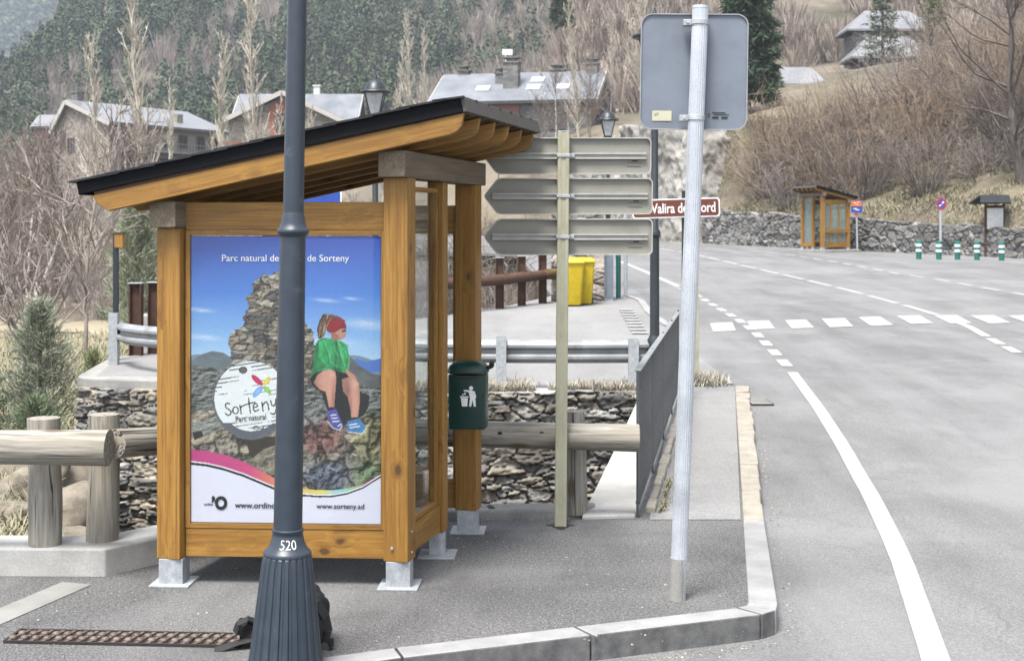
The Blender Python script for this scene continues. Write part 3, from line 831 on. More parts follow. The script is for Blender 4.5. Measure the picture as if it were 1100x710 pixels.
# ------------------------------------------------------------------ trees and bushes
class Twigs:
    """collects tapered three-sided limbs"""
    def __init__(s, seed): s.q = MB(); s.r = random.Random(seed)
    def limb(s, p, d, L, r0, r1, nseg, wob, up=0.0, sides=3):
        p = Vector(p); d = Vector(d).normalized(); P = [p.copy()]; D = [d.copy()]
        for i in range(nseg):
            d = (d + Vector((s.r.gauss(0, wob), s.r.gauss(0, wob), s.r.gauss(0, wob) + up))).normalized()
            p = p + d * (L / nseg); P.append(p.copy()); D.append(d.copy())
        vs = []; fs = []
        for k, (a, dd) in enumerate(zip(P, D)):
            r = r0 + (r1 - r0) * k / nseg; m = frame(dd)
            for i in range(sides):
                t = 2 * math.pi * i / sides
                vs.append(a + m @ Vector((0, r * math.cos(t), r * math.sin(t))))
        for k in range(nseg):
            for i in range(sides):
                fs.append((k * sides + i, k * sides + (i + 1) % sides, (k + 1) * sides + (i + 1) % sides, (k + 1) * sides + i))
        s.q.add(vs, fs)
        return P, D
    def dirv(s, d, ang):
        m = frame(d); t = s.r.uniform(0, 2 * math.pi)
        return m @ Vector((math.cos(ang), math.sin(ang) * math.cos(t), math.sin(ang) * math.sin(t)))

def shrub_mesh(seed, m, H=5.0, stems=46, spread=0.75, name='bare_shrub', twigs=7, thick=0.035):
    T_ = Twigs(seed); r = T_.r
    for i in range(stems):
        a = r.uniform(0, 6.283); lean = r.uniform(0.05, spread) * 1.3
        d = Vector((math.cos(a) * math.sin(lean), math.sin(a) * math.sin(lean), math.cos(lean)))
        L = H * r.uniform(0.55, 1.05)
        P, D = T_.limb((math.cos(a) * 0.4, math.sin(a) * 0.4, -0.2), d, L, thick * r.uniform(0.5, 1.2), 0.007, 6, 0.12, 0.05)
        for j in range(twigs):
            k = r.randint(1, 5)
            q = P[k].lerp(P[k + 1], r.random())
            PP, DD = T_.limb(q, T_.dirv(D[k], r.uniform(0.4, 1.25)), L * r.uniform(0.15, 0.42), 0.013, 0.005, 3, 0.22, 0.04)
            for jj in range(2):
                kk = r.randint(1, 2)
                T_.limb(PP[kk], T_.dirv(DD[kk], r.uniform(0.4, 0.9)), L * r.uniform(0.08, 0.16), 0.008, 0.004, 2, 0.15, 0.05)
    o = T_.q.build(name, m); return o

def poplar(seed, H=18.0, name='bare_poplar'):
    T_ = Twigs(seed); r = T_.r
    P, D = T_.limb((0, 0, -1), (0, 0, 1), H + 1, H * 0.011, 0.02, 14, 0.03, 0.05, sides=6)
    trunk = T_.q; T_.q = MB()
    for i in range(84):
        t = r.uniform(0.12, 0.98) ; k = min(int(t * 14), 13); q = P[k].lerp(P[k + 1], t * 14 - k)
        L = H * (0.08 + 0.17 * (1 - t)) * r.uniform(0.6, 1.15)
        PP, DD = T_.limb(q, T_.dirv(Vector((0, 0, 1)), r.uniform(0.25, 0.6)), L, 0.035 + 0.045 * (1 - t), 0.022, 5, 0.09, 0.14)
        for j in range(4):
            kk = r.randint(1, 4)
            P3, D3 = T_.limb(PP[kk], T_.dirv(DD[kk], r.uniform(0.25, 0.7)), L * r.uniform(0.2, 0.45), 0.028, 0.015, 3, 0.12, 0.12)
            T_.limb(P3[1], T_.dirv(D3[1], 0.5), L * 0.15, 0.018, 0.012, 2, 0.12, 0.1)
    return trunk, T_.q

def broad_tree(seed, H=9.0, lean=(0, 0), spread=0.75, levels=(9, 7, 5), r0=0.13, start=0.22):
    T_ = Twigs(seed); r = T_.r
    P, D = T_.limb((0, 0, -0.4), (lean[0], lean[1], 1), H * 0.85, r0, r0 * 0.25, 9, 0.07, 0.03, sides=6)
    trunk = T_.q; T_.q = MB()
    for i in range(levels[0] * 3):
        t = r.uniform(start, 1.0); k = min(int(t * 9), 8); q = P[k].lerp(P[k + 1], t * 9 - k)
        L = H * r.uniform(0.25, 0.5) * (1.15 - 0.5 * t)
        P2, D2 = T_.limb(q, T_.dirv(D[k], r.uniform(0.45, spread + 0.3)), L, r0 * 0.33 * (1.1 - 0.6 * t), 0.014, 6, 0.13, 0.07, sides=4)
        for j in range(levels[1]):
            kk = r.randint(1, 5)
            P3, D3 = T_.limb(P2[kk], T_.dirv(D2[kk], r.uniform(0.35, 0.85)), L * r.uniform(0.25, 0.5), 0.018, 0.007, 4, 0.15, 0.05)
            for jj in range(levels[2]):
                k4 = r.randint(1, 3)
                T_.limb(P3[k4], T_.dirv(D3[k4], r.uniform(0.4, 0.9)), L * r.uniform(0.08, 0.2), 0.009, 0.004, 3, 0.16, 0.03)
    return trunk, T_.q

def tree_thing(name, label, cat, parts, mats, group=None):
    t = thing(name, label, cat, (0, 0, 0), group)
    parts[0].build('trunk', mats[0], t); parts[1].build('crown', mats[1], t)
    return t

def leaf_cloud(pts, dirs, size, rs, cols, narrow=0.10):
    """thin needle-like triangles at pts along dirs"""
    n = len(pts); sz = size * rs.uniform(0.6, 1.3, n)[:, None]
    side = np.cross(dirs, rs.normal(size=(n, 3))); side /= np.linalg.norm(side, axis=1)[:, None] + 1e-9
    a = pts - side * sz * narrow; b = pts + side * sz * narrow; c = pts + dirs * sz
    V = np.stack([a, b, c], 1).reshape(-1, 3)
    return V, np.arange(3 * n).reshape(-1, 3), np.repeat(cols, 3, axis=0)

def conifer(name, label, cat, loc, H, W, seed, base=(0.045, 0.075, 0.035), tip=(0.10, 0.135, 0.06), n=9000, size=0.16, pine=False, first=0.05, whorl=0.0, group=None):
    rs = np.random.RandomState(seed)
    t = thing(name, label, cat, (0, 0, 0), group)
    MB().path([(0, 0, -0.3), (0, 0, H * 0.5), (0, 0, H * 0.97)], [H * 0.02 + 0.01, H * 0.011, 0.008], 7).build('trunk', M['bark_dark'], t)
    nb = int(70 + H * 9); bl = MB(); PT = []; DR = []; CL = []
    per = n // nb
    for i in range(nb):
        z = H * (first + (0.98 - first) * ((i + rs.uniform()) / nb))
        fr_ = (1 - z / H); L = W * (0.10 + 0.9 * fr_ ** 0.8) * rs.uniform(0.6, 1.15)
        a = i * 2.4 + rs.uniform(-0.5, 0.5); el = (0.5 if pine else 0.12) + rs.uniform(-0.2, 0.25) - (0 if pine else 0.25 * fr_)
        d = np.array([math.cos(a) * math.cos(el), math.sin(a) * math.cos(el), math.sin(el)])
        p0 = np.array([0, 0, z]); bend = np.array([0, 0, 0.30 if pine else 0.12])
        P = [p0 + d * L * s + bend * L * s * s for s in (0, 0.5, 1.0)]
        bl.path(P, [0.004 + 0.006 * L, 0.004 + 0.003 * L, 0.003], 4)
        s = rs.uniform(0.2, 1.0, per) ** 0.7
        p = p0 + d * L * s[:, None] + bend * L * (s * s)[:, None] + rs.normal(size=(per, 3)) * (0.05 + 0.05 * L) * np.array([1, 1, 0.6])
        q = d + rs.normal(size=(per, 3)) * (0.5 if pine else 0.7) + np.array([0, 0, 0.35 if pine else -0.05]); q /= np.linalg.norm(q, axis=1)[:, None]
        PT.append(p); DR.append(q)
        k = (rs.uniform(0, 1, per) * 0.6 + 0.4 * rs.uniform())[:, None]
        CL.append(np.array(base) * (1 - k) + np.array(tip) * k)
    bl.build('branches', M['bark_dark'], t)
    V, F, C = leaf_cloud(np.concatenate(PT), np.concatenate(DR), size, rs, np.concatenate(CL), 0.05 if pine else 0.15)
    np_mesh('crown', V, F, M['leaf'], C, parent=t)
    t.location = loc
    return t

# the young pine and low evergreens just across the stream, left
def on(x, y, dz=0.0): return (x, y, tz(x, y) + dz)
conifer('young_pine', 'young pine with upswept grey green needles behind the log fence', 'pine tree', on(-6.55, 18.6, -0.1), 2.0, 0.72, 5, (0.095, 0.115, 0.08), (0.22, 0.235, 0.17), 8000, 0.12, True)
conifer('young_pine', 'low bushy green pine at the left edge beside the taller young pine', 'pine tree', on(-7.35, 18.4, -0.1), 1.2, 0.55, 6, (0.055, 0.09, 0.05), (0.14, 0.175, 0.095), 6500, 0.11, True)
conifer('young_pine', 'small green pine low in front of the dry meadow, nearest the stone wall', 'pine tree', on(-6.25, 17.6, -0.25), 0.95, 0.5, 9, (0.07, 0.10, 0.06), (0.16, 0.19, 0.11), 5000, 0.10, True)
conifer('juniper', 'loose grey green juniper tree beyond the coping left of the shelter', 'conifer', on(-10.9, 39.0, 0), 4.9, 1.35, 12, (0.11, 0.135, 0.085), (0.25, 0.27, 0.18), 9000, 0.26, True)
conifer('juniper', 'small juniper by the foot of the thin black post', 'conifer', on(-6.75, 21.6, 0), 1.1, 0.3, 13, (0.09, 0.11, 0.05), (0.2, 0.22, 0.11), 2000, 0.12, True)
conifer('fir_tree', 'tall dark fir rising behind the grey sign back and pole', 'conifer', on(16.3, 93.0, 0), 15.0, 2.7, 15, (0.022, 0.040, 0.024), (0.06, 0.085, 0.05), 30000, 0.62, False, 0.08)
conifer('spruce_tree', 'ragged green spruce standing before the two tiered slate house', 'conifer', on(36.5, 132.0, 0), 9.5, 2.3, 16, (0.06, 0.075, 0.05), (0.13, 0.14, 0.095), 3000, 0.45, False)
conifer('spruce_tree', 'yellow green spruce at the right end of the slate house', 'conifer', on(41.6, 132.0, 0), 7.5, 1.9, 17, (0.09, 0.11, 0.035), (0.19, 0.20, 0.08), 2600, 0.45, False)
conifer('spruce_tree', 'small dark spruce among the brown trees above the big slate roof', 'conifer', on(5.8, 158.0, 10), 6.0, 1.6, 18, (0.03, 0.05, 0.028), (0.07, 0.09, 0.05), 4000, 0.5, False)

# bare shrubs of the bank across the road: a few kinds, each shrub an object
kinds = [shrub_mesh(40 + i, M[['twig_tan', 'twig_red', 'twig_tan', 'twig_grey', 'twig_red'][i]], 5.0, 56, [0.75, 0.6, 0.9, 0.8, 0.7][i], thick=0.05) for i in range(5)]
rb = random.Random(77); nsh = 0
def put_shrub(i, x, y, s, rz, label='leafless brown shrub in the dense thicket on the bank', group='bare shrubs on the bank', name='bare_shrub'):
    global nsh
    if nsh < 5 and i == nsh: o = kinds[i]
    else:
        o = kinds[i].copy(); COL.objects.link(o)
    nsh += 1
    o.name = name
    o.location = (x, y, tz(x, y) - 0.1); o.scale = (s * rb.uniform(0.9, 1.15), s * rb.uniform(0.9, 1.15), s * rb.uniform(0.85, 1.15)); o.rotation_euler = (0, 0, rz)
    return tag(o, label, 'shrub', group)
for i in range(5): put_shrub(i, 16.0 + i * 1.7, 68.5 + i, 1.0, i)
for row in range(12):
    d0 = 1.3 + row * 1.75
    for k in range(26):
        along = 2.5 + k * 1.55 + rb.uniform(-0.7, 0.7)      # metres along the wall from its far end
        px_, py_ = 10.1 + 0.517 * along, 71.0 - 0.856 * along
        x, y = px_ + 0.856 * d0 + rb.uniform(-0.6, 0.6), py_ + 0.517 * d0 + rb.uniform(-0.6, 0.6)
        q_ = x / y
        if q_ > 0.47 or q_ < 0.142: continue
        if q_ > 0.275 and d0 < 6.5: continue          # the open grassy patch, low on the bank at the right
        if row == 0 and rb.random() < 0.45: continue
        # the thicket keeps below the upper houses
        capy = 112 if q_ < 0.22 else (104 if q_ < 0.30 else (70 if q_ < 0.335 else 22))
        s = min(rb.uniform(0.72, 1.12), (EYE + (HY - capy + rb.uniform(-18, 14)) * y / FOC - tz(x, y)) / 5.0)
        if s < 0.22 or rb.random() < 0.12: continue
        put_shrub(rb.choice([0, 0, 1, 2, 2, 3, 4]), x, y, s, rb.uniform(0, 6.28))
put_shrub(1, 18.9, 61.3, 0.78, 1.0, 'bare shrub standing alone above the rubble wall, right of the far bus shelter', None)
# low brush along the right end of the bank
brush = shrub_mesh(61, M['twig_grey'], 2.2, 40, 1.25, 'low_brush', 6, 0.02)
for k in range(14):
    x, y = 24.0 + rb.uniform(-2.5, 3.5), 58.5 + rb.uniform(-3.5, 3)
    if bank_d(x, y) < 5.5: y += 5; 
    o = brush if k == 0 else brush.copy()
    if k: COL.objects.link(o)
    o.location = (x, y, tz(x, y) - 0.1); o.rotation_euler = (0, 0, rb.uniform(0, 6)); s = rb.uniform(0.7, 1.2); o.scale = (s, s, s)
    tag(o, 'low grey tangle of bare branches above the open dry grass', 'brush', 'low brush above the dry grass')

# big leafless tree top right
tree_thing('bare_tree', 'large leafless tree with long curving dark limbs at the top right edge', 'tree',
           broad_tree(101, 12.0, (-0.16, 0.0), 1.0, (9, 6, 5), 0.24, 0.10), (M['bark_dark'], M['bark_dark'])).location = on(22.0, 57.6, -0.2)
t = tree_thing('bare_tree', 'leafless tree with pale thin limbs behind the large tree at the right edge', 'tree',
               broad_tree(102, 10.5, (-0.06, 0.1), 0.85, (10, 7, 6), 0.13, 0.15), (M['twig_grey'], M['twig_red']))
t.location = on(29.0, 74, -0.2)
dup(t, on(34, 86), 2.0, 1.2, 'leafless tree with pale thin limbs furthest up the bank at the right edge')
dup(t, on(23.5, 76), 4.0, 0.85, 'leafless pale limbed tree in the middle of the bank thicket')

# tall pale poplars between the far houses
pp = [poplar(s, 18.0) for s in (5, 6, 7)]
POPS = [(165, 100, 1.28, 0, 'tallest pale bare poplar, standing in front of the far left house roof'), (104, 92, 0.92, 1, 'slim bare poplar before the gable of the far left house'),
        (184, 95, 0.74, 2, 'short bare poplar just right of the tallest one'), (236, 104, 0.98, 1, 'bare poplar left of the orange gabled house'),
        (272, 100, 1.14, 0, 'tall bare poplar in front of the orange gabled house'), (299, 110, 0.72, 2, 'low bare poplar just left of the foreground lamp pole'),
        (330, 112, 0.70, 1, 'low bare poplar just right of the foreground lamp pole'), (690, 118, 1.05, 2, 'pale leafless tree rising left of the grey sign back'),
        (622, 104, 0.62, 0, 'pale bare tree before the right gable of the big slate roofed house'), (440, 140, 0.78, 1, 'pale bare tree right of the lantern above the shelter roof'),
        (455, 150, 0.72, 2, 'beige bare tree at the left end of the big slate roof'), (425, 146, 0.66, 0, 'small beige bare tree close right of the lantern'),
        (655, 150, 0.6, 1, 'short bare tree behind the right gable of the big slate roofed house')]
first = {}
for (p, Y, s, k, lab) in POPS:
    x = (p - 550) * Y / 1440
    if k not in first:
        first[k] = o = tree_thing('bare_poplar', lab, 'tree', pp[k], (M['poplar'], M['poplar']), 'pale bare poplars')
        o.location = on(x, Y, -0.3); o.scale = (s, s, s)
    else:
        dup(first[k], on(x, Y, -0.3), p * 1.0, s, lab, 'pale bare poplars')

# birches and other bare trees of the valley, left
bt = []
for k, (s, m1, m2) in enumerate([(201, 'birch', 'twig_red'), (202, 'twig_grey', 'twig_red'), (203, 'birch', 'twig_grey'), (204, 'twig_red', 'twig_red')]):
    bt.append(tree_thing('bare_birch', 'slim leafless birch in the grey thicket behind the dry meadow', 'tree', broad_tree(s, 8.5, (0, 0), 0.45, (9, 6, 5), 0.09, 0.25), (M[m1], M[m2]), 'bare trees in the valley'))
    bt[-1].location = on(-16 - k * 3.1, 58 + k * 2)
for k in range(54):
    Y = rb.uniform(56, 96); p = rb.uniform(-15, 240)
    if p > 58 and rb.random() < 0.5: continue
    x = (p - 550) * Y / 1440
    dup(bt[k % 4], on(x, Y, -0.1), rb.uniform(0, 6.28), rb.uniform(0.42, 0.68) if p > 55 else rb.uniform(0.75, 1.1))
for k in range(26):
    Y = rb.uniform(80, 112); p = rb.uniform(330, 660)
    dup(bt[k % 4], on((p - 550) * Y / 1440, Y, -0.1), rb.uniform(0, 6.28), rb.uniform(0.45, 0.7), 'slim leafless tree below the far houses', 'bare trees below the far houses')
t = tree_thing('bare_birch', 'pale birch with a forked trunk and yellow lichen just behind the young pine', 'tree', broad_tree(211, 4.3, (-0.12, 0), 0.7, (8, 5, 4), 0.07, 0.2), (M['birch'], M['twig_grey']))
t.location = on(-9.2, 26.6, -0.1)
t2 = tree_thing('bare_birch', 'slender grey birch trunk standing left of the thin black post', 'tree', broad_tree(212, 6.6, (0.03, 0), 0.5, (6, 5, 4), 0.055, 0.3), (M['twig_grey'], M['twig_grey']))
t2.location = on(-8.9, 28.4, -0.1)
dup(t, on(-11.4, 31, -0.1), 2.2, 1.25, 'forked pale birch at the left edge of the dry meadow')
# brown brush among those trees
for k in range(46):
    Y = rb.uniform(54, 88); p = rb.uniform(-20, 235)
    x = (p - 550) * Y / 1440
    o = kinds[rb.choice([1, 3, 4])].copy(); COL.objects.link(o)
    s = rb.uniform(0.35, 0.6); o.name = 'bare_shrub'; o.location = on(x, Y, -0.1); o.scale = (s, s, s); o.rotation_euler = (0, 0, rb.uniform(0, 6))
    tag(o, 'brown leafless shrub under the bare valley trees', 'shrub', 'shrubs under the valley trees')

for k in range(26):
    Y = rb.uniform(35, 52); p = rb.uniform(300, 650)
    x = (p - 550) * Y / 1440
    if float(sdf_poly(FLAT, np.array([x]), np.array([Y]))[0]) < 1.2: continue
    o = kinds[rb.choice([1, 3, 4, 3])].copy(); COL.objects.link(o)
    s = rb.uniform(0.55, 0.85); o.name = 'bare_shrub'; o.location = on(x, Y, -0.1); o.scale = (s, s, s); o.rotation_euler = (0, 0, rb.uniform(0, 6))
    tag(o, 'grey brown leafless shrub beyond the brown plaza fence', 'shrub', 'shrubs beyond the plaza fence')

# shrubs and trees around the upper houses and behind the bank
for k in range(60):
    Y = rb.uniform(92, 150); p = rb.uniform(770, 1110)
    x = (p - 550) * Y / 1440
    if 820 < p < 1010 and 112 < Y: continue
    capy = 98 if p < 1000 else 15
    s = min(rb.uniform(0.7, 1.1), (EYE + (HY - capy + rb.uniform(-10, 10)) * Y / FOC - tz(x, Y)) / 5.0)
    if s < 0.2: continue
    o = kinds[rb.choice([0, 2, 4, 3])].copy(); COL.objects.link(o)
    o.name = 'bare_shrub'; o.location = on(x, Y, -0.1); o.scale = (s, s, s); o.rotation_euler = (0, 0, rb.uniform(0, 6))
    tag(o, 'bare tan shrub on the upper slope below the slate houses', 'shrub', 'shrubs on the upper slope')

# ------------------------------------------------------------------ the wooded mountain: thousands of trees, one mass
def far_wood():
    rs = np.random.RandomState(3)
    PV = []; PF = []; PC = []; o = 0
    def scatter(n, y0, y1, pl, pr):
        y = rs.uniform(y0, y1, n); p = rs.uniform(pl, pr, n)
        return (p - 550) / 1440 * y, y, p
    def clumps(x, y, z, H, W, n, size, cols, conical):
        N = len(x)
        h = rs.uniform(0.12, 1, (N, n)); a = rs.uniform(0, 6.283, (N, n))
        rad = (np.where(conical[:, None], (1.05 - h), np.sqrt(np.clip(1 - (2 * h - 1.05) ** 2, 0.03, 1)) * 0.62)) * W[:, None] * np.sqrt(rs.uniform(0.25, 1, (N, n)))
        C = np.stack([x[:, None] + rad * np.cos(a), y[:, None] + rad * np.sin(a), z[:, None] + h * H[:, None]], -1).reshape(-1, 3)
        sz = (size * np.repeat(H, n) / 9.0)[:, None]
        nr = np.stack([np.cos(a), np.sin(a), 0.55 + 0.5 * h], -1).reshape(-1, 3) + rs.normal(size=(N * n, 3)) * 0.35
        nr /= np.linalg.norm(nr, axis=1)[:, None]
        A = np.cross(nr, rs.normal(size=(N * n, 3))); A /= np.linalg.norm(A, axis=1)[:, None] + 1e-9
        Bv = np.cross(nr, A)
        V = np.stack([C + A * sz, C + Bv * sz * 0.8, C - A * sz * 0.9, C - Bv * sz * 0.7 + np.array([0, 0, -0.3])], 1).reshape(-1, 3)
        col = np.repeat(cols * rs.uniform(0.6, 1.3, (N, 1)), n, axis=0) * rs.uniform(0.75, 1.25, (N * n, 1))
        return V, np.repeat(col, 4, axis=0)
    def bare(x, y, z, H, W, n, cols):
        N = len(x)
        a = rs.uniform(0, 6.283, (N, n)); r = np.sqrt(rs.uniform(0, 1, (N, n)))
        b = rs.uniform(0, 0.55, (N, n)) * H[:, None]; L = rs.uniform(0.25, 0.5, (N, n)) * H[:, None]
        P = np.stack([x[:, None] + 0.25 * W[:, None] * r * np.cos(a), y[:, None] + 0.25 * W[:, None] * r * np.sin(a), z[:, None] + b], -1).reshape(-1, 3)
        D = np.stack([np.cos(a) * r * 0.55, np.sin(a) * r * 0.55, np.ones_like(a)], -1).reshape(-1, 3) * L.reshape(-1, 1)
        w = 0.065 * rs.uniform(0.5, 1.4, (N * n, 1))
        S = np.stack([np.ones(N * n), rs.normal(size=N * n) * 0.5, np.zeros(N * n)], 1) * w
        V = np.stack([P - S, P + S, P + D + S * 0.3, P + D - S * 0.3], 1).reshape(-1, 3)
        col = np.repeat(cols, n, axis=0) * rs.uniform(0.75, 1.3, (N * n, 1))
        return V, np.repeat(col, 4, axis=0)
    def emit(V, C):
        nonlocal o
        PV.append(V); PC.append(C); PF.append(np.arange(len(V)).reshape(-1, 4) + o); o += len(V)
    x, y, p = scatter(6200, 255, 520, -30, 1120)
    z = T(x, y)
    nz = fbm(x / 38, y / 60, 4, 41)
    # where the wood is bare: right of the big roof, a streak on the left spur, and patches
    pb = sst(560, 690, p) * 0.95 + 0.85 * np.exp(-((p - 62) / 26) ** 2 - ((y - 315) / 45) ** 2) + 0.75 * sst(0.55, 0.65, nz) + 0.04 + 0.5 * (1 - sst(258, 290, y))
    isb = rs.uniform(size=len(x)) < pb
    keep = rs.uniform(size=len(x)) < np.where(p > 800, 0.75, 1.0)
    g = (~isb) & keep; b = isb & keep
    k = rs.uniform(size=(g.sum(), 1)); hue = rs.uniform(size=(g.sum(), 1))
    cg = (np.array([0.026, 0.040, 0.026]) * (1 - k) + np.array([0.062, 0.082, 0.048]) * k) * (1 - 0.25 * hue) + np.array([0.075, 0.080, 0.042]) * 0.25 * hue
    H = rs.uniform(7, 13, g.sum())
    emit(*clumps(x[g], y[g], z[g] - 0.3, H, H * rs.uniform(0.22, 0.34, g.sum()), 150, 0.34, cg, rs.uniform(size=g.sum()) < 0.55))
    k = rs.uniform(size=(b.sum(), 1))
    cb = np.array([0.125, 0.105, 0.09]) * (1 - k) + np.array([0.23, 0.198, 0.172]) * k
    H = rs.uniform(5, 10, b.sum())
    emit(*bare(x[b], y[b], z[b] - 0.3, H, H * 0.6, 66, cb))
    # the brown wood on the nearer slope behind the right houses
    x, y, p = scatter(3000, 122, 300, 560, 1130)
    z = T(x, y); grass = (np.abs(p - 868) < 42) & (y > 178) & (y < 232)
    house = (p > 815) & (p < 1030) & (y < 165)
    q = ~grass & ~house & ~((p < 720) & (y < 178) & (rs.uniform(size=len(p)) < 0.45)); x, y, z, p = x[q], y[q], z[q], p[q]
    k = rs.uniform(size=(len(x), 1)); H = rs.uniform(2.5, 6.5, len(x))
    emit(*bare(x, y, z - 0.2, H, H * 0.7, 60, np.array([0.13, 0.105, 0.088]) * (1 - k) + np.array([0.25, 0.208, 0.175]) * k))
    # the far blue mountain
    x, y, p = scatter(2600, 780, 1250, -60, 110)
    z = T(x, y); k = rs.uniform(size=(len(x), 1)); H = rs.uniform(10, 16, len(x))
    emit(*clumps(x, y, z - 0.5, H, H * 0.33, 24, 1.5, np.array([0.035, 0.055, 0.035]) * (1 - k) + np.array([0.07, 0.09, 0.055]) * k, rs.uniform(size=len(x)) < 0.7))
    V = np.concatenate(PV); F = np.concatenate(PF); C = np.concatenate(PC)
    stuff(np_mesh('mountain_forest', V, F, M['farwood'], C), 'dark green pine forest with brown bare patches covering the mountainside', 'forest')
far_wood()

# ------------------------------------------------------------------ dry grass and weeds
def grass(name, label, n, place, L, m, lay=0.9, w=0.02):
    rs = np.random.RandomState(len(name) + n)
    x, y = place(rs, n)
    z = T(x, y)
    return x, y, z
def blades(name, label, pts, L, m, rs, lay=0.8, w=0.012):
    n = len(pts); a = rs.uniform(0, 6.283, n); el = rs.uniform(0.15, lay, n)
    D = np.stack([np.cos(a) * np.cos(el), np.sin(a) * np.cos(el), np.sin(el)], 1) * (L * rs.uniform(0.5, 1.3, n))[:, None]
    S = np.stack([-np.sin(a), np.cos(a), np.zeros(n)], 1) * w
    mid = pts + D * 0.5 + np.array([0, 0, 1]) * (L * 0.12)
    V = np.stack([pts - S, pts + S, mid + S * 0.7, mid - S * 0.7, pts + D], 1).reshape(-1, 3)
    b = np.arange(n)[:, None] * 5
    F = np.concatenate([np.concatenate([b, b + 1, b + 2], 1), np.concatenate([b, b + 2, b + 3], 1), np.concatenate([b + 3, b + 2, b + 4], 1)])
    return stuff(np_mesh(name, V, F, m), label, 'grass')
rs = np.random.RandomState(8)
n = 60000
al = rs.uniform(-6, 34, n); dd = rs.uniform(0.3, 12, n) ** 1.0
x = 10.1 + 0.517 * al + 0.856 * dd; y = 71.0 - 0.856 * al + 0.517 * dd
k = vnoise(x * 0.9, y * 0.9, 4) > 0.3; x, y = x[k], y[k]
blades('dry_grass', 'matted straw coloured grass on the bank above the rubble wall', np.stack([x, y, T(x, y) + 0.02], 1), 0.38, M['straw'], rs, 0.8, 0.015)
n = 16000
y = rs.uniform(17.5, 50, n); p = rs.uniform(-30, 175, n); x = (p - 550) / 1440 * y
k = (sdf_poly(FLAT, x, y) > 0.2) & (vnoise(x * 0.8, y * 0.8, 6) > 0.25); x, y = x[k], y[k]
blades('meadow_grass', 'pale dry meadow grass beyond the stream', np.stack([x, y, T(x, y) + 0.01], 1), 0.34, M['straw'], rs, 1.0, 0.012)
n = 3500
y = rs.uniform(11.2, 17.5, n); x = -4.5 - 0.302 * (y - 13) - rs.uniform(0, 2.2, n)
blades('bank_grass', 'tufts of dry grass between the boulders by the stream', np.stack([x, y, T(x, y) + 0.01], 1), 0.26, M['straw'], rs, 1.1, 0.008)
# grey weeds at the foot of the guardrail and at the end of the walkway
n = 8000
x = rs.uniform(-1.3, 1.75, n); y = 17.03 + np.abs(rs.normal(0, 0.24, n)); k = vnoise(x * 3, y * 3, 2) > 0.5 - 0.3 * (x < 0.2) - 0.3 * (y < 17.12); x, y = x[k], y[k]
zz = np.array([roadz(v) for v in y]) + 0.012
blades('dry_weeds', 'grey dry weeds along the foot of the guardrail', np.stack([x, y, zz], 1), 0.13, M['weed'], rs, 1.4, 0.006)
n = 1500
x = rs.normal(2.52, 0.13, n); y = rs.normal(17.75, 0.16, n); zz = np.array([roadz(v) for v in y]) + 0.012
blades('dry_weeds', 'small tuft of dry weeds at the far end of the walkway', np.stack([x, y, zz], 1), 0.17, M['weed'], rs, 1.3, 0.006)
# ------------------------------------------------------------------ houses
def mat_masonry(name, c1, c2, mort, sx=2.2, sz=5.0):
    t = NT(name); v = t.coord((sx, sx, sz))
    vo = t.n('ShaderNodeTexVoronoi', feature='F1', i_Scale=1.0); t.l(v, vo.inputs['Vector'])
    ve = t.n('ShaderNodeTexVoronoi', feature='DISTANCE_TO_EDGE', i_Scale=1.0); t.l(v, ve.inputs['Vector'])
    sp = t.n('ShaderNodeSeparateColor'); t.l(vo.outputs['Color'], sp.inputs[0])
    c = t.ramp(sp.outputs[0], [(0.1, c1), (0.9, c2)])
    c = t.mix(t.fr(ve.outputs['Distance'], 0.02, 0.07, 1, 0), c, mort)
    n = t.noise(t.coord(), 0.7, 5, 0.7); c = t.mix(t.fr(n, 0.5, 0.7, 0, 0.35), c, mort)
    return t.done(c, 0.9, 0, 0.2)
M['masonry'] = mat_masonry('house_stone', (0.105, 0.091, 0.077), (0.21, 0.182, 0.154), (0.154, 0.14, 0.119))
M['masonry_d'] = mat_masonry('dark_house_stone', (0.075, 0.075, 0.075), (0.15, 0.1462, 0.1387), (0.0975, 0.09375, 0.09))
M['masonry_warm'] = mat_masonry('pillar_stone', (0.17, 0.135, 0.115), (0.25, 0.215, 0.19), (0.13, 0.12, 0.11), 3.2, 6.5)
M['render_beige'] = mat_mottle('beige_render', (0.18, 0.162, 0.138), (0.24, 0.222, 0.192), 0.6, 0.9, 0, 0, 12, 0.2)
M['red_wood'] = mat_mottle('red_brown_cladding', (0.154, 0.0525, 0.0315), (0.224, 0.077, 0.042), 1.5, 0.8, 0, 0, 10)
M['brown_red'] = mat_mottle('brown_red_cladding', (0.119, 0.0525, 0.042), (0.168, 0.077, 0.0595), 1.5, 0.8, 0, 0, 10)
M['roof_pale'] = mat_mottle('pale_slate_roof', (0.1273, 0.1305, 0.1368), (0.1718, 0.175, 0.1814), 0.5, 0.42, 0, 0.15, 6, 0.5)
M['roof_grey'] = mat_mottle('grey_slate_roof', (0.09867, 0.1069, 0.1192), (0.148, 0.1562, 0.1686), 0.6, 0.42, 0, 0.15, 7, 0.5)
M['bargeboard'] = mat_paint('pale_bargeboard', (0.3, 0.282, 0.258), 0.7)
M['window_dark'] = mat_paint('dark_window_pane', (0.02, 0.022, 0.025), 0.12)
M['frame_brown'] = mat_paint('brown_window_frame', (0.10, 0.06, 0.04), 0.6)
M['shutter'] = mat_paint('dark_shutter', (0.06, 0.045, 0.035), 0.6)
M['skylight'] = mat_paint('skylight_glass', (0.496, 0.528, 0.56), 0.1)

def hang(q, name, m, root, **k):
    o = q.build(name, m, None, **k); o.parent = root; return o

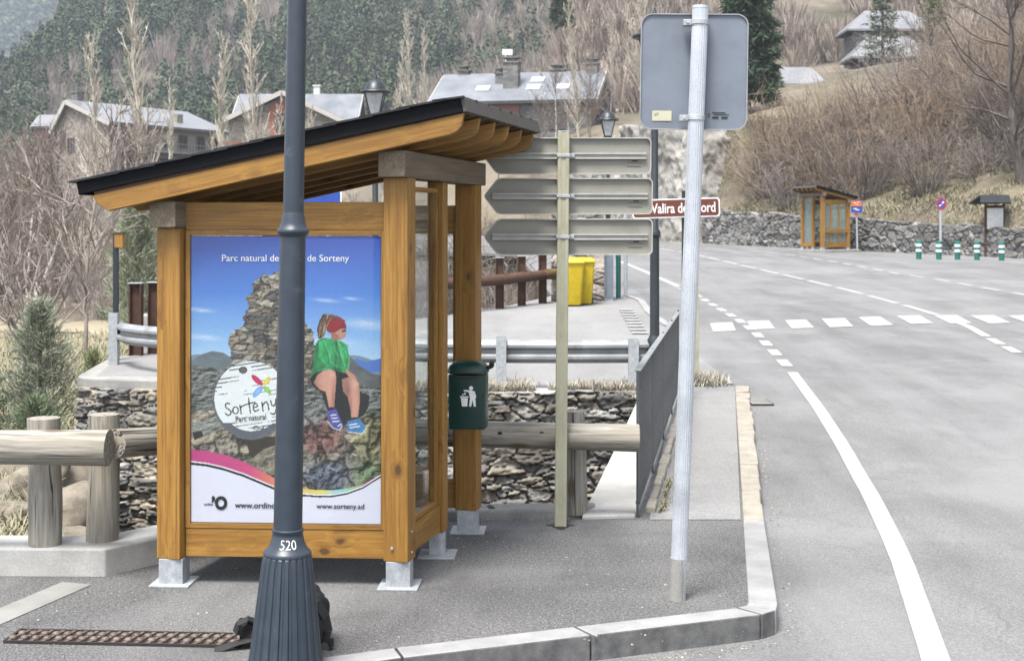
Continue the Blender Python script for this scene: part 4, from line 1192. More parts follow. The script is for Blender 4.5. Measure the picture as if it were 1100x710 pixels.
def roof_slab(q, A, B, C_, D_, t):
    """thick sloping slab with corners A,B (eave) and C,D (ridge)"""
    A, B, C_, D_ = map(Vector, (A, B, C_, D_)); n = (B - A).cross(D_ - A).normalized()
    if n.z < 0: n = -n
    lo = [p for p in (A, B, C_, D_)]; hi = [p + n * t for p in lo]
    q.add(lo + hi, [(3, 2, 1, 0), (4, 5, 6, 7), (0, 1, 5, 4), (1, 2, 6, 5), (2, 3, 7, 6), (3, 0, 4, 7)])

def house(name, label, c, rot, L, W, z0, ze, zr, wallm, roofm, over=0.7, rt=0.28, apex=0.0, cat='house'):
    """gabled house: ridge along local x, apex shifted across by apex*W"""
    root = thing(name, label, cat, (c[0], c[1], z0)); root.rotation_euler = (0, 0, rot)
    h = ze - z0; r = zr - z0; ya = apex * W
    prof = [(-W / 2, -1.5), (W / 2, -1.5), (W / 2, h), (ya, r), (-W / 2, h)]
    q = MB(); q.prism(prof, (-L / 2, 0, 0), (0, 1, 0), (0, 0, 1), L)
    hang(q, 'wall', wallm, root)
    q = MB(); o = over
    for sg in (-1, 1):
        sl = (r - h) / (W / 2 - sg * ya); e = h - sl * o
        roof_slab(q, (-L / 2 - o, sg * (W / 2 + o), e + 0.03), (L / 2 + o, sg * (W / 2 + o), e + 0.03), (L / 2 + o, ya, r + 0.03), (-L / 2 - o, ya, r + 0.03), rt)
    rf = hang(q, 'roof', roofm, root)
    for ex in (-L / 2 - o - 0.06, L / 2 + o + 0.06):
        for sg in (-1, 1):
            bq = MB(); sl = (r - h) / (W / 2 - sg * ya); e = h - sl * o
            bq.bar((ex, sg * (W / 2 + o), e + 0.02), (ex, ya, r + 0.02), 0.1, 0.45)
            hang(bq, 'bargeboard', M['bargeboard'], rf)
    return root, rf

def win(root, p, n, w, h, fm=None, pm=None):
    """window on a wall at local point p facing local direction n"""
    p = Vector(p); n = Vector(n).normalized(); s = Vector((0, 0, 1)).cross(n)
    m = Matrix((s, n, Vector((0, 0, 1)))).transposed()
    q = MB()
    for sx in (-1, 1): q.box(p + s * sx * (w / 2) + n * 0.05, (0.09, 0.16, h + 0.09), m)
    for sz in (-1, 1): q.box(p + Vector((0, 0, sz * h / 2)) + n * 0.05, (w - 0.09, 0.16, 0.09), m)
    q.box(p + n * 0.05, (0.06, 0.1, h - 0.09), m)
    f = hang(q, 'window', fm or M['frame_brown'], root)
    hang(MB().box(p + n * 0.02, (w - 0.02, 0.06, h - 0.02), m), 'pane', pm or M['window_dark'], f)
    return f

# far left house: gable towards the left, long balconied side towards the right
ax = Vector((8.7, 15.0)).normalized(); rot = math.atan2(ax.y, ax.x)
Lh, Wh = 18.0, 8.2
p_e = Vector((-45.0, 150.0))                                  # near lower corner of the long side
acr = Vector((-ax.y, ax.x))                                   # across, away from the long side
cc = p_e + ax * Lh / 2 + acr * Wh / 2
ha, rfa = house('apartment_house', 'far left stone apartment house with a pale snowy roof and balconies', cc, rot, Lh, Wh, 2.0, 13.6, 16.1, M['render_beige'], M['roof_pale'], 0.7, 0.3, 0.28, 'house')
hang(MB().prism([(-Wh / 2 + 0.03, 0), (Wh / 2 - 0.03, 0), (Wh / 2 - 0.03, 11.4), (0.28 * Wh, 13.9), (-Wh / 2 + 0.03, 11.4)], (-Lh / 2 - 0.16, 0, 0), (0, 1, 0), (0, 0, 1), 0.14), 'stone_gable', M['masonry'], ha)
for s_ in (-6.6, -3.6, -0.6, 2.4, 5.4, 7.6):
    for zz in (10.0, 7.1, 4.2):
        win(ha, (s_, -Wh / 2, zz), (0, -1, 0), 1.3, 1.5)
for k, zz in enumerate((8.6, 5.7)):
    b = MB().box((0.4, -Wh / 2 - 0.75, zz), (Lh - 2, 1.4, 0.22))
    f = hang(b, 'balcony', M['concrete_d'], ha)
    rq = MB(); rq.box((0.4, -Wh / 2 - 1.4, zz + 1.0), (Lh - 2, 0.07, 0.08))
    for j in range(33): rq.box((0.4 - (Lh - 2) / 2 + j * (Lh - 2) / 32, -Wh / 2 - 1.4, zz + 0.55), (0.04, 0.04, 0.9))
    hang(rq, 'railing', M['rail_top'], f)
for zz in (9.2, 6.5): win(ha, (-Lh / 2 - 0.17, 1.9, zz), (-1, 0, 0), 1.0, 1.6)
win(ha, (-Lh / 2 - 0.17, 3.2, 9.8), (-1, 0, 0), 0.7, 2.2)
ch = hang(MB().box((-Lh / 2 + 1.4, 0.28 * Wh + 0.3, 14.2), (1.0, 1.0, 2.2)).box((-Lh / 2 + 1.4, 0.28 * Wh + 0.3, 15.4), (1.2, 1.2, 0.2)), 'chimney', M['masonry_d'], rfa)
hang(MB().box((3.0, -2.6, 12.6), (1.0, 1.0, 1.6)), 'dormer', M['render_beige'], rfa)
hw, rfw = house('house_wing', 'narrow red brown wing at the left end of the far left apartment house', ((52 - 550) / 1440 * 158, 158.0), 0.0, 1.5, 5.0, 2.0, 13.4, 14.8, M['brown_red'], M['roof_pale'], 0.3, 0.3)
win(hw, (0, -2.5, 9.2), (0, -1, 0), 0.8, 1.2); hang(MB().box((0.2, -3.2, 7.6), (2.4, 1.4, 0.2)), 'balcony', M['concrete_d'], hw)

# orange gabled house left of the lantern
Y = 150.0; cx = (316 - 550) / 1440 * Y
hb, rfb = house('chalet', 'grey roofed chalet with orange red wood under its gable behind the lamp pole', (cx, Y + 5), 0.0, 13.2, 9.0, 4.0, 13.9, 17.0, M['masonry'], M['roof_grey'], 0.5, 0.25, 0, 'house')
gx = (306 - 316) / 1440 * Y
gp = MB().prism([(-6.0, 0), (6.6, 0), (6.6, 9.6), (0, 12.3), (-6.0, 9.8)], (gx, -4.9, 0), (1, 0, 0), (0, 0, 1), 1.2)
hang(gp, 'front_gable', M['masonry'], hb)
q = MB()
roof_slab(q, (gx - 6.9, -7.0, 9.5), (gx - 6.9, -1.2, 9.5), (gx, 0.0, 12.75), (gx, -7.0, 12.75), 0.25)
roof_slab(q, (gx + 7.6, -1.2, 9.2), (gx + 7.6, -7.0, 9.2), (gx, -7.0, 12.75), (gx, 0.0, 12.75), 0.25)
fr_ = hang(q, 'front_roof', M['roof_grey'], hb)
for xx, z_ in ((-6.9, 9.45), (7.6, 9.15)): hang(MB().bar((gx + xx, -7.08, z_), (gx, -7.08, 12.75), 0.1, 0.5), 'bargeboard', M['bargeboard'], fr_)
hang(MB().prism([(-1.5, 8.0), (1.1, 8.0), (1.1, 11.5), (0, 12.0), (-1.5, 11.3)], (gx, -6.2, 0), (1, 0, 0), (0, 0, 1), 0.15), 'wood_panel', M['red_wood'], hb)
win(hb, (gx - 0.3, -6.3, 9.5), (0, -1, 0), 1.2, 2.0)
hang(MB().box((gx - 5.2, -6.2, 6.2), (2.4, 0.2, 2.2)), 'wood_panel', M['red_wood'], hb)
win(hb, (gx - 4.9, -6.35, 6.2), (0, -1, 0), 0.8, 1.4); win(hb, (gx + 3.9, -6.15, 6.0), (0, -1, 0), 1.0, 1.3)
hang(MB().box((gx - 0.5, -6.9, 7.7), (6.6, 1.3, 0.25)), 'balcony', M['concrete_d'], hb)
hang(MB().box((1.8, 0.2, 13.3), (0.7, 0.7, 1.6)).box((1.8, 0.2, 14.2), (0.9, 0.9, 0.15)), 'chimney', M['plate_white'], rfb)

# big slate roofed house in the middle
Y = 112.0
ax = Vector((math.cos(R(13)), -math.sin(R(13)))); acr = Vector((-ax.y, ax.x))
pm = Vector(((549 - 550) / 1440 * Y, Y)); cc = pm + acr * 5.0
hc, rfc = house('stone_house', 'big stone house with a wide blue grey slate roof and stone chimneys', cc, math.atan2(ax.y, ax.x), 13.2, 9.0, 2.0, 12.55, 15.1, M['masonry_d'], M['roof_grey'], 0.6, 0.28)
def chim(x, y, zb, w, h, m=M['masonry_d']):
    q = MB().box((x, y, zb + h / 2), (w, 1.0, h)); q.box((x, y, zb + h + 0.06), (w + 0.22, 1.2, 0.12)); q.box((x, y, zb + h + 0.26), (w * 0.6, 0.6, 0.28)); q.box((x, y, zb + h + 0.46), (w + 0.1, 1.0, 0.1))
    hang(q, 'chimney', m, rfc)
chim(-5.4, 0.2, 11.9, 0.9, 1.7); chim(3.0, 0.3, 12.4, 1.3, 1.1); chim(6.1, -0.2, 11.9, 0.95, 2.0)
chim(-0.5, -2.6, 10.9, 1.3, 3.0); chim(-1.3, -1.7, 11.2, 1.5, 1.9)
for (x, yy) in ((-2.9, -3.1), (1.5, -3.1), (4.0, -3.1), (1.6, -1.7)):
    zz = 10.55 + (13.1 - 10.55) * (4.5 - abs(yy)) / 4.5 + 0.42
    q = MB(); s = (13.1 - 10.55) / 4.5
    q.box((x, yy, zz), (1.15, 0.95, 0.12), Matrix.Rotation(math.atan(s), 3, 'X'))
    hang(q, 'skylight', M['skylight'], rfc)
win(hc, (3.8, -4.5, 8.9), (0, -1, 0), 1.3, 1.5); win(hc, (-1.2, -4.5, 9.6), (0, -1, 0), 1.2, 1.3)
win(hc, (-4.2, -4.5, 8.9), (0, -1, 0), 1.3, 1.5); win(hc, (3.8, -4.5, 5.4), (0, -1, 0), 1.3, 1.5); win(hc, (6.6, -1.0, 9.4), (1, 0, 0), 0.9, 1.4); win(hc, (6.6, 1.4, 9.4), (1, 0, 0), 0.9, 1.4)
hang(MB().box((-0.6, -4.56, 9.5), (2.4, 0.12, 1.9)), 'wood_panel', M['brown_red'], hc)
wv = thing('weather_vane', 'little orange vane on a pale mast above the big slate roof', 'weather vane', (cc[0] - 1.6, cc[1] - 0.5, 14.9))
MB().tube(Vector((0, 0, -0.6)) + wv.location, Vector((0, 0, 2.3)) + wv.location, 0.06, 0.05, 6).box(Vector((0.15, 0, 2.2)) + wv.location, (0.9, 0.05, 0.5)).build('mast', M['plate_white'], wv)
MB().prism([(-0.5, 0.0), (-0.1, 0.1), (0.0, 0.9), (-0.25, 1.0), (-0.45, 0.5)], Vector((0, 0.1, 0)) + wv.location, (1, 0, 0), (0, 0, 1), 0.06).build('vane', M['orange'], wv)

# slate houses high on the right
def hip(q, x0, x1, y0, y1, ze, zr, inset, t=0.22):
    ym = (y0 + y1) / 2
    a, b, c_, d = (x0, y0, ze), (x1, y0, ze), (x1, y1, ze), (x0, y1, ze); e, f = (x0 + inset, ym, zr), (x1 - inset, ym, zr)
    lo = [Vector(p) for p in (a, b, c_, d, e, f)]; hi = [p + Vector((0, 0, t)) for p in lo]
    q.add(lo + hi, [(0, 4, 5, 1)[::1], (1, 5, 2), (2, 5, 4, 3), (3, 4, 0), (6, 7, 11, 10), (7, 8, 11), (8, 9, 10, 11), (9, 6, 10), (0, 1, 7, 6), (1, 2, 8, 7), (2, 3, 9, 8), (3, 0, 6, 9)])
Y = 142.0; s = Y / 1440
dx = lambda p: (p - 944) * s
hd = thing('slate_house', 'two tiered slate roofed house high on the right hillside', 'house', (402 * s, Y, 14.0))
zz = lambda y: EYE - (y - HY) * s - 14.0
q = MB().box((dx(955), 3.3, zz(34) / 2 - 1), (8.2, 5.4, zz(34) + 2)); hang(q, 'wall', M['masonry_d'], hd)
q = MB(); hip(q, dx(903), dx(1003), 0.2, 6.2, zz(33), zz(9), 2.6); hang(q, 'roof', M['roof_pale'], hd)
q = MB(); hip(q, dx(899), dx(990), -3.2, 2.6, zz(67), zz(42), 2.4); hang(q, 'lower_roof', M['roof_pale'], hd)
q = MB().box((dx(948), -0.6, zz(68) / 2 - 1.0), (7.6, 4.4, zz(68) + 2)); hang(q, 'lower_wall', M['masonry_d'], hd)
for p in (915, 935, 968): win(hd, (dx(p), 0.7, zz(38)), (0, -1, 0), 0.9, 0.9)
for p in (912, 940, 965): win(hd, (dx(p), -2.8, zz(74)), (0, -1, 0), 0.9, 0.9)
Y = 118.0; s = Y / 1440; dx = lambda p: (p - 860) * s; z0 = 11.0; zz = lambda y: EYE - (y - HY) * s - z0
he = thing('slate_hut', 'low hut with a pale grey roof half sunk in the brown thicket', 'hut', (310 * s, Y, z0))
q = MB().box((0, 2.0, zz(94) / 2 - 0.8), (3.4, 3.4, zz(94) + 1.6)); hang(q, 'wall', M['masonry'], he)
q = MB(); hip(q, dx(831), dx(889), -0.3, 4.6, zz(93), zz(72), 1.0); hang(q, 'roof', M['roof_pale'], he)
win(he, (-0.5, 0.3, zz(99)), (0, -1, 0), 0.7, 0.6)
# ------------------------------------------------------------------ bus shelters
def shelter(root, near):
    """wooden shelter: x from low side to high side, y from the front to the back (world points via W)"""
    O = root.location
    P = {'fl': Vector((-1.986, 7.885, 0)), 'fr': Vector((-0.655, 7.815, 0)), 'mr': Vector((-0.474, 8.545, 0)), 'rr': Vector((-0.300, 9.215, 0))}
    P['rl'] = P['fl'] + (P['rr'] - P['fr']); P['ml'] = P['fl'] + (P['mr'] - P['fr'])
    if not near:      # same frame built about its own origin
        c0 = Vector((-1.14, 8.53, 0)); P = {k: p - c0 + O for k, p in P.items()}
    z0 = O.z
    dep = (P['rr'] - P['fr']).normalized(); wid = (P['fr'] - P['fl']).normalized(); ed = dep.cross(Vector((0, 0, 1))).normalized()
    zb_hi, zb_lo = 2.375, 2.085
    hi = {'fl': zb_lo, 'rl': zb_lo, 'ml': zb_lo, 'fr': zb_hi, 'mr': zb_hi, 'rr': zb_hi}
    V3 = lambda p, z: Vector((p.x, p.y, z0 + z))
    foot_top = 0.155
    for k, p in P.items():
        if k == 'ml': continue
        w = 0.148 if k != 'mr' else 0.105
        po = beam('post', V3(p, foot_top), V3(p, hi[k]), w, w, M['pine'], root, up=dep if True else None, bevel=0.005)
        q = MB().box(V3(p, 0.004 + 0.075), (w - 0.006, w - 0.006, 0.152), Matrix.Rotation(math.atan2(wid.y, wid.x), 3, 'Z'))
        q.box(V3(p, 0.006), (0.235, 0.235, 0.012), Matrix.Rotation(math.atan2(wid.y, wid.x), 3, 'Z'))
        ft = q.build('post_foot', M['galv'], root, bevel=0.003)
        if near and k in ('fl', 'fr', 'rr'):
            b = MB(); n_ = wid.cross(Vector((0, 0, 1)))
            for sx in (-0.035, 0.035):
                for zz in ((0.22, 0.335) if k == 'fl' else (0.235,)):
                    if k == 'fl' and sx < 0: continue
                    if k == 'rr': continue
                    c = V3(p, zz) + wid * sx + n_ * (w / 2); b.tube(c, c + n_ * 0.006, 0.0095, 0.008, 10)
            if k == 'fr':
                for zz in (0.2, 0.32):
                    c = V3(p, zz) + (-ed if ed.x < 0 else ed) * (w / 2); e_ = (-ed if ed.x < 0 else ed); b.tube(c, c + e_ * 0.005, 0.008, 0.007, 10)
            if b.v: b.build('bolt', M['galv'], root)
    # head beams carried by the posts, running front to back
    for a, b, z, nm in (('fr', 'rr', zb_hi + 0.077, 'head_beam'), ('fl', 'rl', zb_lo + 0.077, 'head_beam')):
        beam(nm, V3(P[a], z) - dep * 0.145, V3(P[b], z) + dep * 0.16, 0.165, 0.154, M['pine_grey'], root, bevel=0.008)
    # rafters and roof
    s0, s1 = -0.355, 0.455        # overhang beyond the low and the high posts
    slope = (zb_hi - zb_lo) / (P['fr'] - P['fl']).length
    def rl(s, t, up=0.0):
        """point on the rafter underside: s metres along the width from the low posts, t metres front to back from the front posts"""
        q = P['fl'] + wid * s + dep * t
        return Vector((q.x, q.y, z0 + zb_lo + 0.158 + slope * s + up))
    Wd = (P['fr'] - P['fl']).length; n_up = Vector((-wid.x * slope, -wid.y * slope, 1)).normalized()
    fdir = (wid + Vector((0, 0, slope))).normalized()
    hh = 0.105
    t0, t1 = -0.215, 1.60
    for i in range(6):
        t = t0 + 0.025 + (t1 - t0 - 0.1) * i / 5
        A = rl(s0, t); B = rl(Wd + s1, t)
        Lr = (B - A).length
        prof = [(0.075, 0), (Lr - 0.10, 0), (Lr - 0.06, 0.012), (Lr - 0.03, 0.035), (Lr, hh), (0, hh), (0.03, 0.045)]
        q = MB(); q.prism([(p_[0] - Lr / 2, p_[1] - hh / 2) for p_ in prof], (0, 0.0325, 0), (1, 0, 0), (0, 0, 1), 0.065)
        me = bpy.data.meshes.new('rafter'); me.from_pydata(q.v, [], q.f); me.update(); me.materials.append(M['pine'] if i == 0 or True else M['pine_dark'])
        o = bpy.data.objects.new('rafter', me); COL.objects.link(o)
        fm = Matrix((fdir, n_up.cross(fdir), n_up)).transposed().to_4x4()
        o.matrix_local = Matrix.Translation((A + B) / 2 + n_up * hh / 2 - O) @ fm; o.parent = root
        bv = o.modifiers.new('bevel', 'BEVEL'); bv.width = 0.004; bv.segments = 2; bv.limit_method = 'ANGLE'; bv.angle_limit = R(40)
    # boards on the rafters
    for i in range(9):
        ta = t0 + (t1 - t0) * i / 9 + 0.004; tb = t0 + (t1 - t0) * (i + 1) / 9 - 0.004
        beam('roof_board', rl(s0 - 0.0, (ta + tb) / 2, 0) + n_up * (hh + 0.013), rl(Wd + s1, (ta + tb) / 2) + n_up * (hh + 0.013), tb - ta, 0.02, M['pine_dark'], root, bevel=0)
    # black edging: front, back, low and high sides
    q = MB(); e = 0.085
    for t in (t0 - 0.012, t1 + 0.012):
        q.bar(rl(s0 - 0.05, t) + n_up * (hh + 0.065), rl(Wd + s1 + 0.004, t) + n_up * (hh + 0.045), 0.02, e, n_up)
    q.bar(rl(s0 - 0.06, t0) + n_up * (hh + 0.062), rl(s0 - 0.06, t1) + n_up * (hh + 0.062), 0.02, e, n_up)
    q.build('roof_edge', M['felt'], root, bevel=0.003)
    q = MB(); q.bar(rl(Wd + s1 + 0.016, t0 - 0.02) + n_up * (hh + 0.045), rl(Wd + s1 + 0.016, t1 + 0.02) + n_up * (hh + 0.045), 0.022, 0.088, n_up)
    q.build('fascia', M['fascia'], root, bevel=0.003)
    q = MB(); nrow = 11; Ls = Wd + s1 - s0 + 0.15; rs_ = random.Random(4)
    for i in range(nrow):
        sa = s0 - 0.105 + Ls * i / nrow
        ncol = 7
        for j in range(ncol):
            ta = t0 - 0.045 + (t1 - t0 + 0.09) * j / ncol; tb = t0 - 0.045 + (t1 - t0 + 0.09) * (j + 1) / ncol - 0.006
            jt = rs_.uniform(-0.008, 0.008)
            a = rl(sa + jt, (ta + tb) / 2) + n_up * (hh + 0.104); b = rl(sa + Ls / nrow * 1.35, (ta + tb) / 2) + n_up * (hh + 0.096)
            if i == nrow - 1: b = rl(Wd + s1 + 0.01, (ta + tb) / 2) + n_up * (hh + 0.088)
            q.bar(a, b, tb - ta, 0.011, n_up)
    q.build('slate_covering', M['slate'], root)
    fy = 0.03                 # frames sit a little behind the face of the posts
    def rail(a, b, z, h, w=0.06, m='pine', off=0.0, nm='cross_beam'):
        A = V3(P[a], z); B = V3(P[b], z); d = (B - A).normalized(); n_ = Vector((-d.y, d.x, 0))
        g = 0.0755 if 'm' not in a + b else 0.06
        return beam(nm, A + d * g + n_ * off, B - d * (0.075 if b[0] != 'm' else 0.054) + n_ * off, w, h, M[m], root)
    def pane(a, b, za, zb, off=0.0, inset=0.076):
        A = V3(P[a], (za + zb) / 2); B = V3(P[b], (za + zb) / 2); d = (B - A).normalized(); n_ = Vector((-d.y, d.x, 0))
        q = MB().bar(A + d * inset + n_ * off, B - d * inset + n_ * off, 0.008, zb - za)
        return q.build('glass_pane', M['glass'] if near else M['glass_dusty'], root)
    def slat(a, b, za, zb, off, inset=0.076, w=0.028, dpt=0.045):
        """thin frame round a pane"""
        A = V3(P[a], 0); B = V3(P[b], 0); d = (B - A).normalized(); n_ = Vector((-d.y, d.x, 0)); A = A + d * inset + n_ * off; B = B - d * inset + n_ * off
        Z = Vector((0, 0, 1))
        for p in (A + d * w / 2, B - d * w / 2): beam('frame_slat', p + Z * za, p + Z * zb, dpt, w, M['pine'], root, up=d, bevel=0.002)
        for z in (za + w / 2, zb - w / 2): beam('frame_slat', A + d * w + Z * z, B - d * w + Z * z, dpt, w, M['pine'], root, bevel=0.002)
    rail('fl', 'fr', 0.245, 0.165); rail('fl', 'fr', 2.152, 0.165)
    slat('fl', 'fr', 0.33, 2.068, -0.012)
    rail('rl', 'rr', 0.245, 0.165); rail('rl', 'rr', 2.152, 0.165); slat('rl', 'rr', 0.33, 2.068, 0.0)
    pane('rl', 'rr', 0.36, 2.04, 0.0, 0.104)
    if not near:
        for f in (0.36, 0.68):
            a = P['rl'].lerp(P['rr'], f); beam('mullion', V3(a, 0.36), V3(a, 2.04), 0.06, 0.07, M['pine'], root, up=dep)
        rail('rl', 'rr', 0.86, 0.14, off=0.06, nm='back_rail')
    # high end: frame with a clear pane between the front and the middle post
    rail('fr', 'mr', 0.245, 0.165, 0.07); slat('fr', 'mr', 0.33, 2.33, 0.0, 0.06); pane('fr', 'mr', 0.355, 2.305, 0.0, 0.088)
    rail('fl', 'rl', 0.245, 0.165); rail('fl', 'rl', 1.9, 0.12); pane('fl', 'rl', 0.33, 1.84, 0.0, 0.076); slat('fl', 'rl', 0.33, 1.84, 0.0)
    # bench
    A = P['rl'] - dep * 0.33; B = P['rr'] - dep * 0.33
    for k in (-0.11, 0.0, 0.11):
        beam('bench_slat', V3(A + dep * k + wid * 0.1, 0.46), V3(B + dep * k - wid * 0.1, 0.46), 0.09, 0.035, M['pine'], root)
    for f in (0.15, 0.85):
        a = A.lerp(B, f); beam('bench_bracket', V3(a - dep * 0.16, 0.42), V3(a + dep * 0.3, 0.42), 0.05, 0.045, M['pine'], root)
    if not near:
        q = MB(); c = V3((P['fl'] + P['rr']) / 2, 0.0)
        q.box(c + Vector((0, 0, -0.02)), (1.9, 2.0, 0.16), Matrix.Rotation(math.atan2(wid.y, wid.x), 3, 'Z')); q.build('base_slab', M['concrete_d'], root, bevel=0.02)
        pane('fl', 'fr', 0.36, 2.04, 0.0, 0.104)
    return P, V3, wid, dep

bs = thing('bus_shelter', 'honey coloured timber bus shelter with a poster front and black sloping roof, close by', 'bus shelter', (-1.14, 8.5, 0), 'timber bus shelters')
SP, SV, swid, sdep = shelter(bs, True)

# the poster, a flat printed sheet behind glass: painted cell by cell
PXL, PXR, PYT, PYB = 204.5, 411.5, 249.5, 565.0     # poster outline on the reference, in its own drawing units
def paint_poster(nx, ny):
    px_ = np.linspace(PXL, PXR, nx); py_ = np.linspace(PYB, PYT, ny)
    X, Y = np.meshgrid(px_, py_)
    C = np.zeros(X.shape + (3,))
    lin = lambda r, g, b: np.array([((v / 255 + 0.055) / 1.055) ** 2.4 if v > 10 else v / 3300 for v in (r, g, b)])
    def put(mask, c):
        m = mask.astype(float)[..., None] if mask.dtype == bool else np.clip(mask, 0, 1)[..., None]
        C[:] = C * (1 - m) + np.asarray(c) * m
    def P_(L, u=None):
        return in_poly([(a, b) for a, b in L], X, Y)
    t = (Y - 250) / 140
    stops = [(0.0, lin(62, 92, 190)), (0.45, lin(84, 132, 212)), (0.8, lin(138, 180, 226)), (1.0, lin(182, 208, 232))]
    tt = np.clip(t, 0, 1); ks = [s for s, _ in stops]
    for ch in range(3): C[..., ch] = np.interp(tt, ks, [c[ch] for _, c in stops])
    for (cx, cy, w, h) in ((214, 331, 13, 2.2), (217, 361, 20, 3), (352, 320, 12, 1.8), (380, 318, 8, 1.6), (395, 346, 22, 5), (355, 365, 30, 5)):
        cl = np.exp(-((X - cx) / w) ** 2 - ((Y - cy - 0.08 * (X - cx)) / h) ** 2) * (0.35 + 0.6 * fbm(X / 5, Y / 2, 3, 3))
        put(cl * 0.75, lin(220, 232, 245))
    # far hills and ground
    put(Y > 383 + 3 * np.sin(X / 9), lin(120, 140, 158))
    put(P_([(372, 390), (385, 384), (396, 387), (412, 383), (412, 398), (372, 400)]), lin(84, 118, 190))
    put(P_([(204, 388), (216, 380), (228, 376), (240, 378), (262, 392), (262, 420), (204, 420)]), lin(104, 112, 118) * (0.8 + 0.5 * fbm(X / 6, Y / 4, 3, 8))[..., None])
    put(P_([(360, 372), (372, 374), (386, 390), (402, 400), (412, 402), (412, 470), (340, 470)]), lin(96, 98, 100) * (0.7 + 0.6 * fbm(X / 7, Y / 5, 4, 9))[..., None])
    def emb(sx, sy, o, sd, d=0.7):
        return fbm((X - d) / sx, (Y - d) / sy, o, sd) - fbm((X + d) / sx, (Y + d) / sy, o, sd)
    def rocks(cw, ch, sd, wob=0.7):
        u = X / cw + wob * (fbm(X / cw / 0.9, Y / cw / 0.9, 4, sd) - 0.5); v = Y / ch + wob * (fbm(X / cw / 0.9, Y / cw / 0.9, 4, sd + 7) - 0.5)
        f1, f2, cid = vor(u, v, sd); return f2 - f1, cid
    nz = fbm(X / 3.2, Y / 2.6, 5, 15)
    grain = hash2((X * 1.7).astype(int), (Y * 1.7).astype(int), 5)
    grd = (Y > 386 + 14 * fbm(X / 20, Y * 0, 3, 2)) & (X < 345) | (Y > 408 + 14 * fbm(X / 14, Y * 0, 3, 4))
    e_, c_ = rocks(13, 5, 31)
    put(grd, lin(126, 128, 124) * np.clip(0.62 + 0.5 * (c_ - 0.5) + 3.0 * emb(6, 3, 4, 12) + 0.3 * (grain - 0.5), 0.12, 1.5)[..., None])
    # the field of broken rock, big blocks with smaller ones between
    e1, c1 = rocks(34, 25, 3); e2, c2 = rocks(13, 9, 23)
    small = fbm(X / 22, Y / 22, 3, 44) > 0.56
    e = np.where(small, e2, e1); cid = np.where(small, c2, c1)
    base = np.array([lin(146, 138, 126), lin(164, 156, 142), lin(122, 117, 112), lin(172, 160, 140)])[(cid * 4).astype(int) % 4]
    w = lambda cx, cy, rx, ry: np.exp(-(((X - cx) / rx) ** 2 + ((Y - cy) / ry) ** 2) ** 2)[..., None]
    for (cx, cy, rx, ry, cc_) in ((347, 468, 26, 22, lin(158, 104, 100)), (352, 513, 28, 16, lin(128, 138, 164)), (398, 462, 20, 40, lin(160, 154, 112)), (398, 512, 18, 16, lin(116, 136, 100)), (338, 440, 14, 20, lin(150, 150, 156))):
        k = w(cx, cy, rx, ry) * 0.85; base = base * (1 - k) + cc_ * k
    facet = (fbm(X / 11 + 9 * cid, Y / 9 + 5 * cid, 3, 51) - 0.5)
    sh = 0.66 + 0.75 * (cid * 7.13 % 1 - 0.5) + 0.9 * facet + 3.4 * emb(9, 8, 5, 61, 0.8) + 0.28 * (grain - 0.5)
    sh = sh * (0.18 + 0.82 * sst(0.0, 0.16, e))
    put(Y > 434 + 18 * fbm(X / 25, Y * 0, 3, 7), base * np.clip(sh, 0.06, 1.5)[..., None])
    put(P_([(204, 456), (246, 444), (262, 452), (215, 472), (204, 470)]), lin(150, 150, 144) * np.clip(0.75 + 2.5 * emb(8, 4, 4, 71), 0.2, 1.4)[..., None])
    put(P_([(206, 466), (216, 464), (218, 470), (208, 475)]), lin(40, 38, 36)); put(P_([(262, 470), (300, 470), (300, 515), (290, 508), (272, 498)]), lin(52, 46, 40) * (0.5 + nz)[..., None])
    put(P_([(264, 500), (284, 484), (300, 478), (300, 514), (280, 506)]), lin(150, 140, 126) * np.clip(0.72 + 3 * emb(8, 7, 5, 75), 0.2, 1.4)[..., None])
    # the cairn: flat stones laid in courses, ragged outline
    jx = 5 * (fbm(X / 6, Y / 4, 3, 81) - 0.5); jy = 3 * (fbm(X / 5, Y / 5, 3, 82) - 0.5)
    cl_ = [(279, 296), (284, 290), (291, 294), (297, 288), (305, 292), (310, 305), (318, 318), (326, 330), (330, 348), (338, 352), (340, 370), (346, 384), (344, 402), (330, 420),
           (236, 414), (240, 398), (248, 392), (248, 374), (244, 362), (250, 354), (263, 348), (261, 338), (268, 328), (265, 318), (272, 310), (271, 302)]
    cair = in_poly(cl_, X + jx, Y + jy)
    ea, ca = rocks(19, 5.2, 8, 0.55); eb, cb = rocks(11, 7.5, 18, 0.8)
    sm = fbm(X / 15, Y / 9, 3, 83) > 0.52; ea = np.where(sm, eb, ea); ca = np.where(sm, cb, ca)
    pal = np.array([lin(150, 138, 122), lin(120, 114, 108), lin(168, 156, 140), lin(132, 116, 100), lin(104, 102, 102), lin(178, 170, 158)])[(ca * 6).astype(int) % 6]
    sh = 0.80 + 0.5 * (ca * 5.7 % 1 - 0.5) + 2.2 * emb(5, 2.6, 4, 85, 0.6) + 0.25 * (grain - 0.5) - 0.25 * sst(270, 330, X + 0.3 * (Y - 350))
    sh = sh * (0.12 + 0.88 * sst(0.0, 0.2, ea))
    put(cair, pal * np.clip(sh, 0.05, 1.4)[..., None])
    # a hiker resting on the rocks
    q = lambda L: P_([(320 + a / 4.44, 320 + b / 4.44) for a, b in L])
    skin = lin(190, 138, 122); skd = lin(160, 108, 96)
    put(q([(120, 455), (215, 440), (295, 440), (352, 462), (345, 520), (322, 560), (240, 600), (200, 640), (150, 540)]), lin(30, 30, 33) * (0.6 + nz)[..., None])
